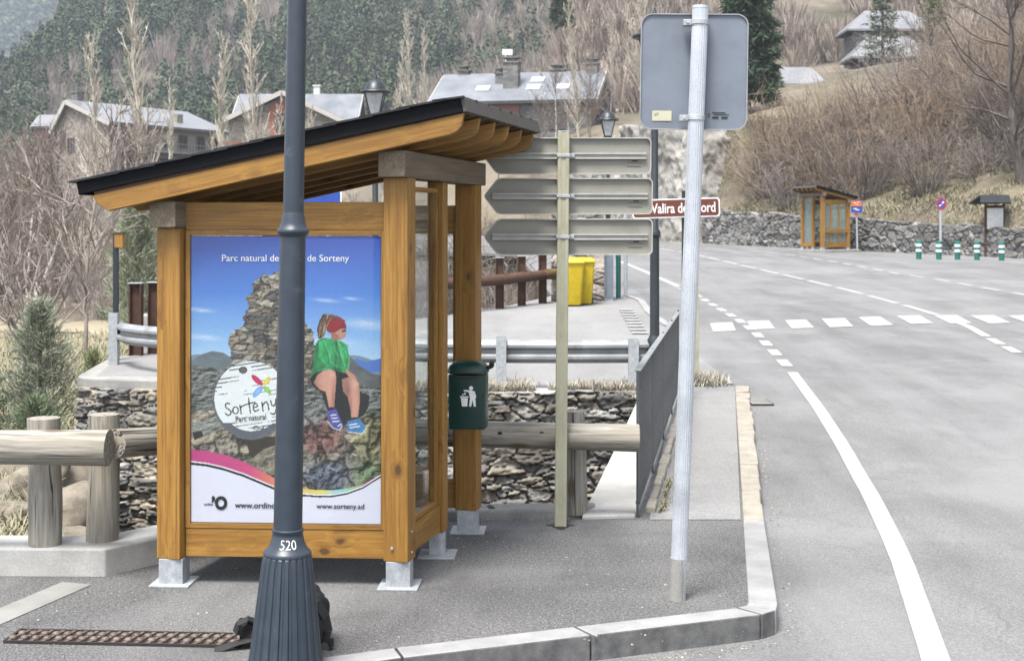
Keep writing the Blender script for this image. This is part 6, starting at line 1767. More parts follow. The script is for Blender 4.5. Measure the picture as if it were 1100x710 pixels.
# ------------------------------------------------------------------ brown river sign across the bridge
Y = 16.5; s = Y / FOC
rsn = thing('name_sign', 'brown white edged sign with the river name on a thin dark post beyond the railing', 'name sign', U(734.5, 242 + 2.1 / s, Y))
c = U(726, 223.7, Y - 0.05); w, h = 93.5 * s, 20.5 * s
exx = Vector((math.cos(R(-10)), math.sin(R(-10)), 0.028)).normalized(); eyy = Vector((0, 0, 1)); eyy = (eyy - exx * eyy.dot(exx)).normalized()
pl_ = MB().prism(rounded(w, h, 0.045), c, exx, eyy, -0.012).build('sign_plate', M['plate_white'], rsn)
nn = exx.cross(eyy)
MB().prism(rounded(w - 0.034, h - 0.034, 0.032), c + nn * 0.0005, exx, eyy, 0.0025).build('brown_field', M['brown_sign'], pl_)
put_text('Riu Valira del Nord', c + exx * (-w / 2 + 0.045) + eyy * (-0.062) + nn * 0.003, exx, eyy, w - 0.10, M['plate_white'], pl_, 0.125, bold=0.02)
pb_ = U(734.5, 242 + 2.1 / s, Y)
MB().tube(pb_, U(734.5, 205, Y), 0.026, 0.026, 16).build('post', M['dark_green_post'], rsn, smooth=True)
MB().box(U(734.5, 217, Y) + Vector((0, -0.02, 0)), (0.07, 0.05, 0.03)).box(U(734.5, 231, Y) + Vector((0, -0.02, 0)), (0.07, 0.05, 0.03)).build('clamp', M['galv'], rsn)

# other lamps
def lamp(px_, Y, ytop, label, s=1.0, r=0.07):
    b = Vector(((px_ - 550) * Y / FOC, Y, roadz(Y) + 0.012)); t = thing('street_lamp', label, 'street lamp', b)
    zt = U(0, ytop, Y).z
    MB().lathe([(r * 2.2, 0), (r * 2.2, 0.06), (r * 1.9, 0.1), (r * 1.55, 0.62), (r * 1.2, 0.66), (r, 0.7), (r * 0.95, 1.95), (r * 1.25, 1.97), (r * 1.25, 2.02), (r * 0.8, 2.06), (r * 0.72, zt - b.z)], b, 20).build('pole', M['lamp_dark'], t, smooth=True, angle=40)
    lantern(t, Vector((b.x, b.y, zt)), s, M['lamp_dark'])
    return t
lamp(703.2, 17.35, 80, 'dark street lamp behind the brown river sign, its lantern hidden by the grey sign back', 1.02, 0.062)
lamp(403, 21.6, 127, 'dark street lamp whose lantern shows over the near shelter roof', 0.88, 0.062)
lamp(653, 36.5, 149, 'dark street lamp whose lantern shows above the topmost arrow board', 1.05, 0.065)
t = thing('post', 'pale beige metal post at the far end of the grey railing', 'post', Vector((2.44, 17.85, 0)))
MB().box(t.location + Z * 1.15, (0.09, 0.06, 2.3)).build('shaft', M['post_cream'], t, bevel=0.004); MB().box(t.location + Z * 2.304, (0.1, 0.07, 0.01)).build('cap', M['galv'], t)
Y = 24.6; t = thing('information_sign', 'blue sign with a pale rim behind the near shelter, seen under its roof', 'sign', Vector(((352 - 550) * Y / FOC, Y, roadz(Y))))
MB().prism(rounded(0.75, 0.6, 0.05), U(345, 222, Y), (1, 0, 0), (0, 0, 1), -0.012).build('sign_plate', M['plate_white'], t)
MB().prism(rounded(0.70, 0.55, 0.04), U(345, 222, Y), (1, 0, 0), (0, 0, 1), 0.003).build('blue_field', M['blue'], t)
MB().tube(t.location, U(352, 210, Y) + Vector((0, 0.05, 0)), 0.035, 0.035, 12).build('pole', M['galv'], t, smooth=True)

# ------------------------------------------------------------------ green litter bin hung on the rear post
s = 9.10 / FOC; bc = U(502, 423, 9.09)
bn = thing('litter_bin', 'dark green litter bin with a domed lid and white pictogram on the shelter post', 'litter bin', Vector((bc.x, bc.y, U(0, 458, 9.09).z)))
zb, zt = U(0, 458, 9.02).z, U(0, 401, 9.02).z; hw, hd_ = 0.123, 0.085
bc = Vector((U(503.5, 0, 9.04).x, 9.13 - 0.075 - hd_, 0)); rotb = Matrix.Rotation(R(-8), 3, 'Z')
q = MB(); V = []
for z_, k in ((zb, 0.97), (zb + 0.02, 1.0), (zt, 1.02)):
    V += [bc + rotb @ Vector((p[0] * k, p[1] * k, 0)) + Z * z_ for p in rounded(hw * 2, hd_ * 2, 0.022, 4)]
n = len(V) // 3
q.add(V, [(k * n + i, k * n + (i + 1) % n, (k + 1) * n + (i + 1) % n, (k + 1) * n + i) for k in range(2) for i in range(n)] + [tuple(range(n - 1, -1, -1)), tuple(range(2 * n, 3 * n))])
q.build('bin_body', M['bin_green'], bn, smooth=True, angle=40)
q = MB(); V = []; zl_ = zt + 0.012; hl = U(0, 387, 9.0).z - zl_
for z_, k in ((zl_, 1.07), (zl_ + hl * 0.25, 1.08), (zl_ + hl * 0.6, 0.98), (zl_ + hl * 0.88, 0.80), (zl_ + hl, 0.60)):
    V += [bc + rotb @ Vector((p[0] * k, p[1] * k, 0)) + Z * z_ for p in rounded(hw * 2, hd_ * 2, 0.03, 4)]
q.add(V, [(k * n + i, k * n + (i + 1) % n, (k + 1) * n + (i + 1) % n, (k + 1) * n + i) for k in range(4) for i in range(n)] + [tuple(range(n - 1, -1, -1)), tuple(range(4 * n, 5 * n))])
lid = q.build('lid', M['bin_green'], bn, smooth=True, angle=50)
fr_ = rotb @ Vector((0, -1, 0)); rx = rotb @ Vector((1, 0, 0))
q = MB(); q.prism([(0.085 * math.cos(k * math.pi / 12), -0.028 * math.sin(k * math.pi / 12) + 0.0) for k in range(13)], bc + fr_ * (hd_ * 1.02 + 0.001) + Z * (zt - 0.002), rx, Z, 0.003); q.build('opening', M['black_ink'], bn)
MB().tube(bc + rx * (hw + 0.035) + Z * (zl_ + 0.045), bc + rx * (hw + 0.005) + Z * (zl_ + 0.03), 0.016, 0.014, 10).lathe([(0.012, -0.02), (0.019, 0.0), (0.012, 0.02)], bc + rx * (hw + 0.035) + Z * (zl_ + 0.055), 8).build('lock', M['iron_dark'], bn)
# person dropping litter into a basket
q = MB(); og = bc + fr_ * (hd_ * 1.0 + 0.003) + rx * -0.045 + Z * (zb + 0.150)
pz_ = lambda L: [(a * 0.00107, (460 - b) * 0.00107) for a, b in L]
off = [(-138, 0)]
def fig(L): q.prism([((a - 130) * 0.00105, (465 - b) * 0.00105) for a, b in L], og, rx, Z, 0.0015)
fig([(205 + 13 * math.cos(k * math.pi / 6), 346 - 13 * math.sin(k * math.pi / 6)) for k in range(12)])
fig([(192, 462), (198, 410), (190, 372), (160, 366), (156, 358), (205, 360), (228, 366), (238, 400), (232, 412), (236, 462), (222, 462), (214, 420), (206, 462)])
fig([(134, 398), (188, 398), (188, 406), (134, 406)]); fig([(139, 409), (184, 409), (180, 462), (147, 462)])
fig([(146, 392), (152, 380), (160, 390)]); fig([(158, 384), (164, 372), (172, 380), (168, 390)])
q.build('pictogram', M['white_mark'], bn)

# ------------------------------------------------------------------ near log fence on its concrete plinth
def log(q, a, b, r0, r1, seed, n=20, seg=14, sq=0.0):
    a, b = Vector(a), Vector(b); m = frame(b - a); vs = []; fs = []; L = (b - a).length; rs_ = random.Random(seed); ph = [rs_.uniform(0, 6) for _ in range(4)]
    for k in range(seg + 1):
        t = k / seg; p = a.lerp(b, t) + m @ Vector((0, 0.008 * math.sin(3 * t + ph[0]), 0.008 * math.sin(2.3 * t + ph[1])))
        r = (r0 + (r1 - r0) * t) * (1 + 0.02 * math.sin(9 * t + ph[2]))
        for i in range(n):
            th = 2 * math.pi * i / n; rr = r * (1 + 0.025 * math.sin(2 * th + ph[3]) + 0.012 * math.sin(5 * th + 4 * t))
            vs.append(p + m @ Vector((0, rr * math.cos(th), rr * math.sin(th))))
    for k in range(seg):
        for i in range(n): fs.append((k * n + i, k * n + (i + 1) % n, (k + 1) * n + (i + 1) % n, (k + 1) * n + i))
    o0 = len(vs)
    vs += [a, b]; fs += [(o0, (i + 1) % n, i) for i in range(n)] + [(o0 + 1, seg * n + i, seg * n + (i + 1) % n) for i in range(n)]
    q.add(vs, fs)
lf = thing('log_fence', 'weathered grey log fence on the concrete plinth, running left of and behind the near shelter', 'fence', (-1.9, 9.0, 0.1))
def logpart(name, a, b, r0, r1, seed, parent=lf):
    a, b = Vector(a), Vector(b); q = MB(); L = (b - a).length
    log(q, (-L / 2, 0, 0), (L / 2, 0, 0), r0, r1, seed)
    me = bpy.data.meshes.new(name); me.from_pydata(q.v, [], q.f); me.update(); shade_smooth(me, 50); me.materials.append(M['log'])
    o = bpy.data.objects.new(name, me); COL.objects.link(o); o.matrix_local = Matrix.Translation((a + b) / 2 - parent_base(parent)) @ frame(b - a).to_4x4(); o.parent = parent
    return o
def post_at(px_, y0, y1, z0, wpx, seed):
    b = G0(px_, y0, z0); b.y += 0.09; b.x = (px_ - 550) * b.y / FOC; t = U(px_, y1, b.y)
    logpart('fence_post', b - Z * 0.02, t, wpx * b.y / FOC / 2, wpx * b.y / FOC / 2 * 0.96, seed).data.materials[0] = M['log_post']; return b
zpl = 0.165
post_at(47.5, 588, 449, zpl, 34.5, 1); post_at(110.5, 583, 445, zpl, 33, 2)
post_at(617, 551, 441, 0.03, 26, 3); lf.children[-1].data.materials[0] = M['log']
Yr = 7.93
logpart('fence_rail', U(-330, 475, Yr), U(117, 481.5, Yr - 0.03), 0.094, 0.103, 5)
logpart('fence_rail', U(122, 475, Yr + 0.08), U(318, 463.5, 9.5), 0.090, 0.092, 6)
logpart('fence_rail', U(312, 464, 9.52), U(686, 470, 9.50), 0.088, 0.098, 7)
q = MB()
for (px_, Yd) in ((537, 9.51), (582, 9.51)):
    c = U(px_, 466, Yd - 0.098); q.tube(c, c + Vector((0, 0.02, 0)), 0.017, 0.017, 12)
for (px_, yy, Yd) in ((49, 481, Yr - 0.095),):
    c = U(px_, yy, Yd); q.tube(c, c + Vector((0, 0.02, 0)), 0.016, 0.016, 10)
q.build('bolt_hole', M['iron_dark'], lf)
# plinth: left stretch, the corner, and the low kerb running behind the shelter
q = MB()
PLN = [(-7.0, 8.12), (-2.435, 8.02), (-1.66, 8.98), (-1.3, 9.25), (-1.42, 9.46), (-1.8, 9.3), (-2.55, 8.37), (-7.0, 8.47)]
q.prism([(p[0], p[1]) for p in PLN], (0, 0, -0.3), (1, 0, 0), (0, 1, 0), 0.3 + zpl)
tag(q.build('concrete_plinth', M['concrete'], bevel=0.012), 'pale concrete plinth under the log fence at the left, with a sharp corner', 'plinth')
q = MB(); q.prism([(-1.35, 9.50), (0.50, 9.68), (0.62, 9.9), (-1.4, 9.74)], (0, 0, -0.3), (1, 0, 0), (0, 1, 0), 0.36)
tag(q.build('concrete_plinth', M['concrete_d'], bevel=0.02), 'low rough concrete edge behind the shelter, at the foot of the cream sign post', 'plinth')
c = G0(529, 553); t = MB().tube(c + Vector((-0.02, 0.02, 0.03)), c + Vector((0, -0.07, 0.028)), 0.04, 0.04, 18, cap=False).tube(c + Vector((-0.02, 0.03, 0.03)), c + Vector((0, -0.05, 0.028)), 0.034, 0.034, 18)
tag(t.build('drain_pipe', M['iron_dark'], smooth=True), 'short dark pipe end poking from the low concrete edge beside the rear shelter post', 'drain pipe')
q = MB(); q.prism([(0.50, 9.58), (0.885, 9.62), (1.28, 12.3), (2.02, 17.0), (1.66, 17.03), (0.93, 12.3)], (0, 0, -0.35), (1, 0, 0), (0, 1, 0), 0.375)
tag(q.build('bridge_edge', M['bridge_white'] if 'bridge_white' in M else M['concrete'], bevel=0.01), 'pale concrete ledge of the bridge outside the grey railing', 'ledge')

# ------------------------------------------------------------------ grey metal railing on the bridge
A = Vector((0.905, 9.66, 0.0)); B = Vector((2.06, 16.6, 0.0))
rl_ = thing('metal_railing', 'dark grey metal bar railing along the bridge walkway', 'railing', A)
d = (B - A).normalized(); L = (B - A).length; zt_, zb_ = 1.055, 0.03
q = MB(); q.bar(A + Z * zt_, B + Z * (zt_ - 0.03), 0.05, 0.012); q.build('top_rail', M['rail_top'], rl_, bevel=0.002)
q = MB(); q.bar(A + Z * 0.10, B + Z * 0.10, 0.03, 0.012); q.build('bottom_rail', M['rail_grey'], rl_)
for i in range(5):
    p = A.lerp(B, i / 4); q = MB(); q.bar(p + Z * -0.02, p + Z * zt_, 0.016, 0.05, d); q.build('railing_post', M['rail_grey'], rl_)
nb = 92
for i in range(1, nb):
    if i % 23 == 0: continue
    p = A.lerp(B, i / nb); q = MB(); q.bar(p + Z * 0.10, p + Z * (zt_ - 0.006 - 0.03 * i / nb), 0.008, 0.036, d); q.build('railing_bar', M['rail_grey'], rl_)
q = MB(); nr_ = Vector((d.y, -d.x, 0))
for i in range(2, 44):
    p = A + d * (L * i / 46) + Z * (0.50 + 0.05 * math.sin(i * 1.9)) - nr_ * 0.012
    for k in range(8):
        a = k * math.pi / 4; q.bar(p + d * 0.05 * math.cos(a) + Z * 0.05 * math.sin(a), p + d * 0.05 * math.cos(a + 0.785) + Z * 0.05 * math.sin(a + 0.785), 0.008, 0.008)
orn = q.build('ornament', M['rail_grey'], rl_); orn['kind'] = 'stuff'
# stones bedded along its foot
q = MB(); rb2 = random.Random(3); i = 0; s = 0.1
while s < L - 0.3:
    l_ = rb2.uniform(0.3, 0.62); p = A + d * (s + l_ / 2) - nr_ * -0.085
    q.box(p + Z * 0.02, (l_ - 0.07, 0.075 * rb2.uniform(0.7, 1.2), 0.07 * rb2.uniform(0.8, 1.15)), frame(d + nr_ * rb2.uniform(-0.03, 0.03))); s += l_
struct(q.build('stone_edging', M['buff_stone'], bevel=0.016))
rsx = np.random.RandomState(4); n = 900
tt = rsx.uniform(0, 1, n) ** 1.6 * (L - 0.2); k = vnoise(tt * 2.2, tt * 0, 3) > 0.42; tt = tt[k]; of = 0.15 + np.abs(rsx.normal(0, 0.02, len(tt)))
blades('dry_weeds', 'thin brown dry weeds along the foot of the bridge railing', np.stack([A.x + d.x * tt + nr_.x * of, A.y + d.y * tt + nr_.y * of, np.full(len(tt), 0.005)], 1), 0.05, M['straw'], rsx, 0.9, 0.005)

# ------------------------------------------------------------------ steel guardrail round the plaza edge
GR = [(2.35, 17.55), (1.95, 17.42), (1.4, 17.33), (-0.42, 17.36), (-2.6, 17.8), (-4.6, 18.55), (-5.45, 19.2), (-5.82, 19.9)]
gr = thing('guardrail', 'galvanised steel guardrail along the edge above the stream', 'guardrail', (0, 17.3, 0))
WB = [(-0.15, 0.0), (-0.13, 0.035), (-0.09, 0.075), (-0.055, 0.075), (-0.02, 0.02), (0.02, 0.02), (0.055, 0.075), (0.09, 0.075), (0.13, 0.035), (0.15, 0.0)]
def wbeam(P, zc, m, parent):
    P = [Vector((p[0], p[1], 0)) for p in P]; fine = []
    for i in range(len(P) - 1):
        p0, p1, p2, p3 = P[max(i - 1, 0)], P[i], P[i + 1], P[min(i + 2, len(P) - 1)]
        for k in range(6):
            t = k / 6; fine.append(0.5 * ((2 * p1) + (p2 - p0) * t + (2 * p0 - 5 * p1 + 4 * p2 - p3) * t * t + (3 * p1 - p0 - 3 * p2 + p3) * t ** 3))
    fine.append(P[-1]); vs = []; fs = []; n = len(WB)
    for i, p in enumerate(fine):
        d = (fine[min(i + 1, len(fine) - 1)] - fine[max(i - 1, 0)]).normalized(); nr = Vector((d.y, -d.x, 0))
        if nr.y > 0: nr = -nr
        zc_ = zc(p) if callable(zc) else zc
        for z_, o_ in WB: vs.append(p + nr * o_ + Z * (zc_ + z_))
        for z_, o_ in WB: vs.append(p + nr * (o_ - 0.006) + Z * (zc_ + z_))
    for i in range(len(fine) - 1):
        for k in range(n - 1):
            a = i * 2 * n + k; b = a + 2 * n; fs.append((a, a + 1, b + 1, b)); fs.append((a + n, b + n, b + n + 1, a + n + 1))
        for k in (0, n - 1): a = i * 2 * n + k; b = a + 2 * n; fs.append((a, b, b + n, a + n))
    return MB().add(vs, fs).build('rail_beam', m, parent, smooth=True, angle=40)
wbeam(GR, lambda p: 0.47 + 0.06 * max(0, min(1, (-2 - p.x) / 3)), M['galv_dull'], gr)
for (x, y, z) in ((-0.14, 17.20, 0.67), (1.56, 17.18, 0.64), (-2.6, 17.66, 0.64), (-4.4, 18.3, 0.70), (-5.87, 19.72, 0.80)):
    q = MB(); q.box((x, y, z / 2 - 0.06), (0.13, 0.02, z + 0.14)).box((x - 0.06, y + 0.05, z / 2 - 0.06), (0.012, 0.11, z + 0.14)).box((x + 0.06, y + 0.05, z / 2 - 0.06), (0.012, 0.11, z + 0.14)); q.build('rail_post', M['galv'], gr)

# brown steel posts with log rails round the far side of the plaza
fp = [(-5.86, 20.9), (-5.62, 21.1), (-5.75, 22.1), (-4.75, 23.2), (-3.6, 24.9), (-2.5, 26.5), (-1.45, 28.1), (-0.27, 29.6), (0.22, 30.4), (0.71, 31.1), (1.12, 32.0)]
bf = thing('plaza_fence', 'brown fence of rusty steel posts and round timber rails at the back of the plaza', 'fence', (-2.5, 26, 0.1))
for i, (x, y) in enumerate(fp):
    z0 = roadz(y); q = MB()
    for k in (-0.085, 0.085): q.box((x + k, y, z0 + 0.53), (0.02, 0.16, 1.20))
    q.box((x, y, z0 + 0.53), (0.15, 0.03, 1.20)); q.build('steel_post', M['rust'], bf)
    MB().box((x, y, z0 + 1.137), (0.22, 0.18, 0.016)).build('post_cap', M['galv'], bf)
for i, (a, b) in enumerate(zip(fp[2:], fp[3:])):
    za, zb2 = roadz(a[1]) + 0.66, roadz(b[1]) + 0.66
    o = logpart('timber_rail', (a[0], a[1] - 0.16, za), (b[0], b[1] - 0.16, zb2), 0.115, 0.115, 30 + i, bf); o.data.materials[0] = M['log_brown'] if i > 6 else M['rust']
lowwall = MB().prism([(-5.95, 21.9), (-5.1, 22.4), (-3.9, 24.0), (-4.2, 24.3), (-6.25, 22.4)], (0, 0, -0.1), (1, 0, 0), (0, 1, 0), 0.72)
tag(lowwall.build('low_wall', M['concrete_d'], bevel=0.02), 'low pale walled edge behind the rusty posts left of the shelter', 'low wall')

# thin black post with a wooden box on top
Y = 20.3; b = Vector(((124.5 - 550) * Y / FOC, Y, 0.03)); t = thing('path_light', 'thin black post with a small wooden box at its top, left of the shelter', 'post', b)
MB().box(b + Z * ((U(0, 251, Y).z - b.z) / 2), (0.075, 0.06, U(0, 251, Y).z - b.z)).box(b + Z * 0.3 + Vector((0, -0.01, 0)), (0.1, 0.085, 0.6)).build('shaft', M['lamp_dark'], t, bevel=0.004)
c = U(128.8, 258.5, Y); o = beam('wooden_box', c - Z * 0.105, c + Z * 0.105, 0.15, 0.125, M['pine'], t, up=(1, 0, 0))
MB().box(c + Z * 0.112, (0.16, 0.17, 0.014)).build('box_lid', M['iron_dark'], t)

# ------------------------------------------------------------------ plaza corner: bins, stone pillar, cabinet
def wheelie(px_, py_, label):
    b = G(px_, py_) + Z * 0.012; t = thing('recycling_bin', label, 'wheeled bin', b, 'yellow wheeled bins')
    V = []; prof = [(0.03, 0.20, 0.25), (0.06, 0.22, 0.26), (0.90, 0.275, 0.34), (0.97, 0.285, 0.35)]
    for z_, hx, hy in prof: V += [b + Vector((p[0], p[1], z_)) for p in rounded(hx * 2, hy * 2, 0.05, 4)]
    n = len(V) // 4
    MB().add(V, [(k * n + i, k * n + (i + 1) % n, (k + 1) * n + (i + 1) % n, (k + 1) * n + i) for k in range(3) for i in range(n)] + [tuple(range(n - 1, -1, -1)), tuple(range(3 * n, 4 * n))]).build('bin_body', M['bin_yellow'], t, smooth=True, angle=45)
    V = []
    for z_, k in ((0.975, 1.06), (1.01, 1.06), (1.05, 0.96), (1.075, 0.7)): V += [b + Vector((p[0] * k, p[1] * k, z_)) for p in rounded(0.58, 0.72, 0.05, 4)]
    MB().add(V, [(k * n + i, k * n + (i + 1) % n, (k + 1) * n + (i + 1) % n, (k + 1) * n + i) for k in range(3) for i in range(n)] + [tuple(range(n - 1, -1, -1)), tuple(range(3 * n, 4 * n))]).build('lid', M['bin_yellow'], t, smooth=True, angle=45)
    for sx in (-0.24, 0.24): MB().tube(b + Vector((sx - 0.03, 0.26, 0.1)), b + Vector((sx + 0.03, 0.26, 0.1)), 0.10, 0.10, 16).build('wheel', M['black_ink'], t)
    MB().tube(b + Vector((-0.2, 0.40, 0.98)), b + Vector((0.2, 0.40, 0.98)), 0.018, 0.018, 8).build('handle', M['bin_yellow'], t)
wheelie(613.5, 329, 'yellow wheeled bin directly behind the cream sign post'); wheelie(625, 327.5, 'yellow wheeled bin nearest the stone pillar')
pb0 = G(632, 326) ; s = pb0.y / FOC
pil = stonewall('stone_pillar', [(pb0.x - 0.85, pb0.y + 0.55), (pb0.x - 0.85 + 1.25, pb0.y + 0.5)], [roadz(pb0.y) - 0.1] * 2, [roadz(pb0.y) + 2.35] * 2, 0.42, 0.2, 0.05, [(0.19, 0.16, 0.14), (0.16, 0.14, 0.13), (0.23, 0.20, 0.175), (0.14, 0.13, 0.12)], (0.12, 0.11, 0.10), 0.025, 6, thick=0.7)
tag(pil, 'block of pinkish stone masonry behind the yellow bins', 'stone pillar')
b = G(652.5, 324); s = b.y / FOC; t = thing('utility_cabinet', 'narrow grey cabinet beside the stone pillar', 'cabinet', b)
MB().box(b + Vector((0, 0.25, 0.85)), (13 * s, 0.4, 1.7)).build('cabinet_body', M['galv'], t, bevel=0.01); MB().box(b + Vector((0.05, 0.045, 0.75)), (8.5 * s, 0.02, 1.35)).build('door', M['sign_back'], t); MB().box(b + Vector((0.05, 0.03, 1.28)), (5 * s, 0.05, 0.05)).build('handle', M['lamp_dark'], t)
b = G(663.8, 321); s = b.y / FOC; t = thing('green_post', 'green tube shaped post between the grey cabinet and the grey pole', 'post', b)
MB().tube(b, b + Z * 1.0, 2.2 * s, 2.2 * s, 16).build('shaft', M['bollard_green'], t, smooth=True); MB().tube(b + Z * 1.0, b + Z * 1.12, 2.7 * s, 2.5 * s, 16).build('cap', M['bollard_green'], t, smooth=True)
MB().tube(b + Vector((2.6 * s, 0.03, 0)), b + Vector((2.6 * s, 0.03, 1.6)), 0.6 * s, 0.6 * s, 8).build('side_rod', M['lamp_dark'], t)
b = G(672, 319); s = b.y / FOC; t = thing('grey_pole', 'plain grey steel pole at the street corner beyond the plaza', 'pole', b)
MB().tube(b, b + Z * 2.4, 2.1 * s, 2.1 * s, 16).build('shaft', M['galv'], t, smooth=True); MB().tube(b, b + Z * 0.05, 3.4 * s, 3.4 * s, 16).build('base_plate', M['galv'], t)

# ------------------------------------------------------------------ across the road
labs = ['green and white striped bollard, first from the left of the row of five', 'green and white striped bollard in front of the no parking sign', 'green and white striped bollard, middle one of the five',
        'green and white striped bollard left of the notice board post', 'green and white striped bollard at the right end, under the notice board']
for (px_, py_), lab in zip(((987, 278.5), (1008.5, 279), (1028.5, 279), (1049.5, 279.5), (1076, 280)), labs):
    b = G(px_, py_); s = b.y / FOC; r = 3.0 * s; H = 20 * s
    t = thing('bollard', lab, 'bollard', b, 'green bollards across the road')
    MB().lathe([(r * 0.92, 0), (r * 0.95, H * 0.36), (r * 1.08, H * 0.38), (r * 1.1, H * 0.90), (r * 1.05, H * 0.96), (r * 0.7, H)], b, 20).build('shaft', M['bollard_green'], t, smooth=True, angle=40)
    for z_ in (0.40, 0.68): MB().lathe([(r * 1.13, H * z_), (r * 1.13, H * (z_ + 0.15))], b, 20).build('reflective_band', M['plate_white'], t, smooth=True)
b = G(1010.5, 275); s = b.y / FOC; t = thing('no_parking_sign', 'round blue no parking sign with a red rim on a grey pole', 'road sign', b)
MB().tube(b, U(1010.5, 213, b.y), 1.5 * s, 1.5 * s, 12).build('pole', M['galv'], t, smooth=True)
c = U(1011.3, 219, b.y - 0.06)
def disc(r, y_, m, nm, n=32): return MB().prism([(r * math.cos(2 * math.pi * k / n), r * 1.2 * math.sin(2 * math.pi * k / n)) for k in range(n)], c, (1, 0, 0), (0, 0, 1), y_).build(nm, m, t)
disc(5.6 * s, -0.01, M['red'], 'rim'); disc(4.2 * s, 0.003, M['blue'], 'face')
q = MB()
for L in ([(-3.2, -2.6), (-0.3, -2.2), (0.2, -0.8), (-1.6, -0.9)], [(0.2, 0.4), (1.4, 2.6), (3.2, 1.6), (2.6, 0.2)]): q.prism([(a * s, b_ * s * 1.1) for a, b_ in L], c, (1, 0, 0), (0, 0, 1), 0.006)
q.build('arrow_mark', M['plate_white'], t)
q = MB(); q.bar(c + Vector((-2.9 * s, -0.008, 3.3 * s)), c + Vector((2.9 * s, -0.008, -3.3 * s)), 0.004, 1.1 * s); q.build('slash', M['red'], t)
b = G(1068, 276); s = b.y / FOC; t = thing('notice_board', 'roofed notice board with a pale sheet on two dark posts at the right', 'notice board', b)
for px_ in (1058.6, 1078.2): MB().box(Vector((U(px_, 0, b.y).x, b.y, (b.z + U(0, 217, b.y).z) / 2)), (1.9 * s, 1.9 * s, U(0, 217, b.y).z - b.z)).build('board_post', M['rust'], t)
MB().box(U(1068.5, 234, b.y - 0.08), (19 * s, 0.06, 27 * s)).build('board', M['rust'], t)
MB().box(U(1069, 235, b.y - 0.12), (17.2 * s, 0.03, 22.5 * s)).build('notice_sheet', M['notice'] if 'notice' in M else M['plate_white'], t)
q = MB(); a0 = U(1053, 219, b.y - 0.75); a1 = U(1086, 219, b.y - 0.75); r0_ = U(1053, 211, b.y - 0.05); r1_ = U(1084, 211, b.y - 0.05); k0 = a0 + Vector((0, 1.4, 0)); k1 = a1 + Vector((0, 1.4, 0))
roof_slab(q, a0, a1, r1_, r0_, 0.06); roof_slab(q, k1, k0, r0_, r1_, 0.06); q.build('roof', M['slate'], t)
MB().box(U(1079.5, 246, b.y - 0.1), (4.2 * s, 0.1, 4.2 * s)).build('white_box', M['plate_white'], t)
b = G(921, 271); s = b.y / FOC; t = thing('bus_stop_sign', 'orange and blue square bus stop sign on a thin pole right of the far shelter', 'bus stop sign', b)
MB().tube(b, U(920, 222, b.y), 1.0 * s, 1.0 * s, 10).build('pole', M['galv'], t, smooth=True)
MB().box(U(920.3, 222, b.y - 0.05), (12 * s, 0.03, 13.5 * s)).build('plate', M['blue'], t)
MB().box(U(920, 218.8, b.y - 0.07), (11 * s, 0.03, 6.0 * s)).build('orange_field', M['orange'], t)
q = MB()
for (x_, y_, w_) in ((918.6, 224.2, 4.2), (921.6, 225.6, 3.0), (919.4, 225.4, 1.6)): q.box(U(x_, y_, b.y - 0.075), (w_ * s, 0.01, 0.9 * s))
for (x_, y_, w_) in ((918.4, 218.2, 2.4), (922, 217.6, 2.0), (920.4, 219.8, 1.6)): q.box(U(x_, y_, b.y - 0.09), (w_ * s, 0.01, 0.8 * s))
q.build('sign_mark', M['plate_white'], t); MB().box(U(919.5, 230.2, b.y - 0.06), (4.5 * s, 0.02, 2 * s)).build('red_tab', M['red'], t)

# ------------------------------------------------------------------ drains
dg = thing('drain_grate', 'rusty cast iron drain grate with studs set in the near pavement', 'drain grate', G0(130, 683))
a = G0(14, 684); b = G0(262, 689); d = (b - a).normalized(); nr = Vector((-d.y, d.x, 0)); L = (b - a).length
q = MB(); q.bar(a + Z * 0.0, b + Z * 0.0, 0.19, 0.012); q.build('trough', M['iron_dark'], dg)
q = MB()
for o_ in (-0.098, 0.098): q.bar(a + nr * o_ + Z * 0.004, b + nr * o_ + Z * 0.004, 0.014, 0.02)
for f in (0.0, 0.78, 1.0): p = a.lerp(b, f); q.bar(p - nr * 0.1 + Z * 0.005, p + nr * 0.1 + Z * 0.005, 0.014, 0.022)
q.build('grate_rim', M['iron_dark'], dg)
n = 20; q = MB()
for i in range(n):
    p = a + d * (L * (i + 0.5) / n)
    q.bar(p - nr * 0.09 - d * 0.02 + Z * 0.006, p + nr * 0.09 + d * 0.02 + Z * 0.006, 0.02, 0.014)
q.build('grate_bar', M['iron'], dg)
for i in range(n):
    p = a + d * (L * (i + 0.5) / n)
    for o_ in (-0.045, 0.028):
        MB().lathe([(0.020, 0.0), (0.021, 0.008), (0.016, 0.015), (0.007, 0.018)], p + nr * o_ + d * (o_ * 0.22) + Z * 0.008, 14).build('stud', M['iron'], dg, smooth=True, angle=50)
c = G(815, 432.5); q = MB().box(c + Z * 0.008, (0.28, 0.5, 0.012)); t = thing('gully_grate', 'small grey gully grate in the gutter beside the buff kerb', 'drain grate', c)
q.build('frame', M['iron_dark'], t); q = MB()
for k in range(5): q.box(c + Vector((0, -0.2 + 0.1 * k, 0.017)), (0.24, 0.05, 0.008))
q.build('grate', M['concrete_d'], t)
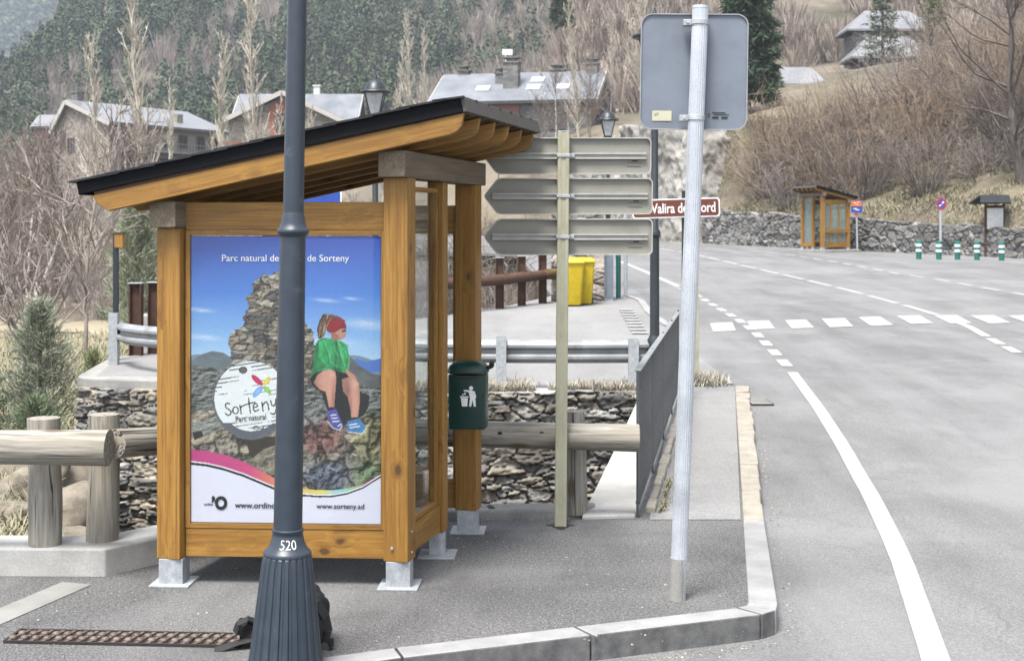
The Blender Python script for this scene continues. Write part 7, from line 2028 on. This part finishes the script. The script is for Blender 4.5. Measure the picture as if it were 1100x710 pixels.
# ------------------------------------------------------------------ air, light, camera
def add_haze(density):
    V = MB().box((60, 780, 262), (1240, 1612, 1))
    q = MB(); x0, x1, y0, y1, z0, z1 = -545, 545, -16, 1502, -12, 560
    q.box(((x0 + x1) / 2, (y0 + y1) / 2, (z0 + z1) / 2), (x1 - x0, y1 - y0, z1 - z0))
    m = bpy.data.materials.new('pale_air'); m.use_nodes = True; nt = m.node_tree; nt.nodes.remove(nt.nodes['Principled BSDF'])
    v = nt.nodes.new('ShaderNodeVolumePrincipled'); v.inputs['Color'].default_value = (0.80, 0.88, 1.0, 1); v.inputs['Density'].default_value = density; v.inputs['Anisotropy'].default_value = 0.1
    nt.links.new(v.outputs[0], nt.nodes['Material Output'].inputs['Volume'])
    o = q.build('haze', m); o['kind'] = 'stuff'; o['label'] = 'thin pale air over the valley'
HAZE = 0.00026
if HAZE: add_haze(HAZE)

w = bpy.data.worlds.new('World'); SC.world = w; w.use_nodes = True
nt = w.node_tree; bg = nt.nodes['Background']
sky = nt.nodes.new('ShaderNodeTexSky'); sky.sky_type = 'NISHITA'; sky.sun_disc = False
SUN_EL, SUN_ROT = R(66), R(208)
sky.sun_elevation = SUN_EL; sky.sun_rotation = SUN_ROT; sky.air_density = 1.0; sky.dust_density = 4.0; sky.ozone_density = 1.0; sky.altitude = 1300
hs = nt.nodes.new('ShaderNodeHueSaturation'); hs.inputs['Saturation'].default_value = 0.35
nt.links.new(sky.outputs[0], hs.inputs['Color']); nt.links.new(hs.outputs[0], bg.inputs['Color'])
bg.inputs['Strength'].default_value = 0.118
ld = bpy.data.lights.new('sun', 'SUN'); ld.energy = 2.75; ld.angle = R(20); ld.color = (1.0, 0.965, 0.92)
lo = bpy.data.objects.new('sun', ld); COL.objects.link(lo)
# direction towards the sun: azimuth measured like the sky texture's rotation
az = SUN_ROT; sd_ = Vector((math.sin(az) * math.cos(SUN_EL), math.cos(az) * math.cos(SUN_EL), math.sin(SUN_EL)))
lo.rotation_euler = sd_.to_track_quat('Z', 'Y').to_euler()
lo.location = (0, 0, 30)

cd = bpy.data.cameras.new('camera'); cam = bpy.data.objects.new('camera', cd); COL.objects.link(cam); SC.camera = cam
cam.location = (0, 0, EYE); cam.rotation_euler = (R(90), 0, 0)
cd.sensor_width = 36; cd.lens = 36 * FOC / 1100; cd.shift_y = -(355 - HY) / 1100; cd.clip_start = 0.1; cd.clip_end = 4000
cd.dof.use_dof = True; cd.dof.focus_distance = 8.2; cd.dof.aperture_fstop = 5.6
SC.render.engine = 'CYCLES'
SC.cycles.use_denoising = True
SC.cycles.max_bounces = 6; SC.cycles.transparent_max_bounces = 12; SC.cycles.volume_bounces = 0
SC.cycles.use_adaptive_sampling = True
SC.view_settings.view_transform = 'Standard'; SC.view_settings.look = 'None'; SC.view_settings.gamma = 1.0
SC.view_settings.exposure = 2.02
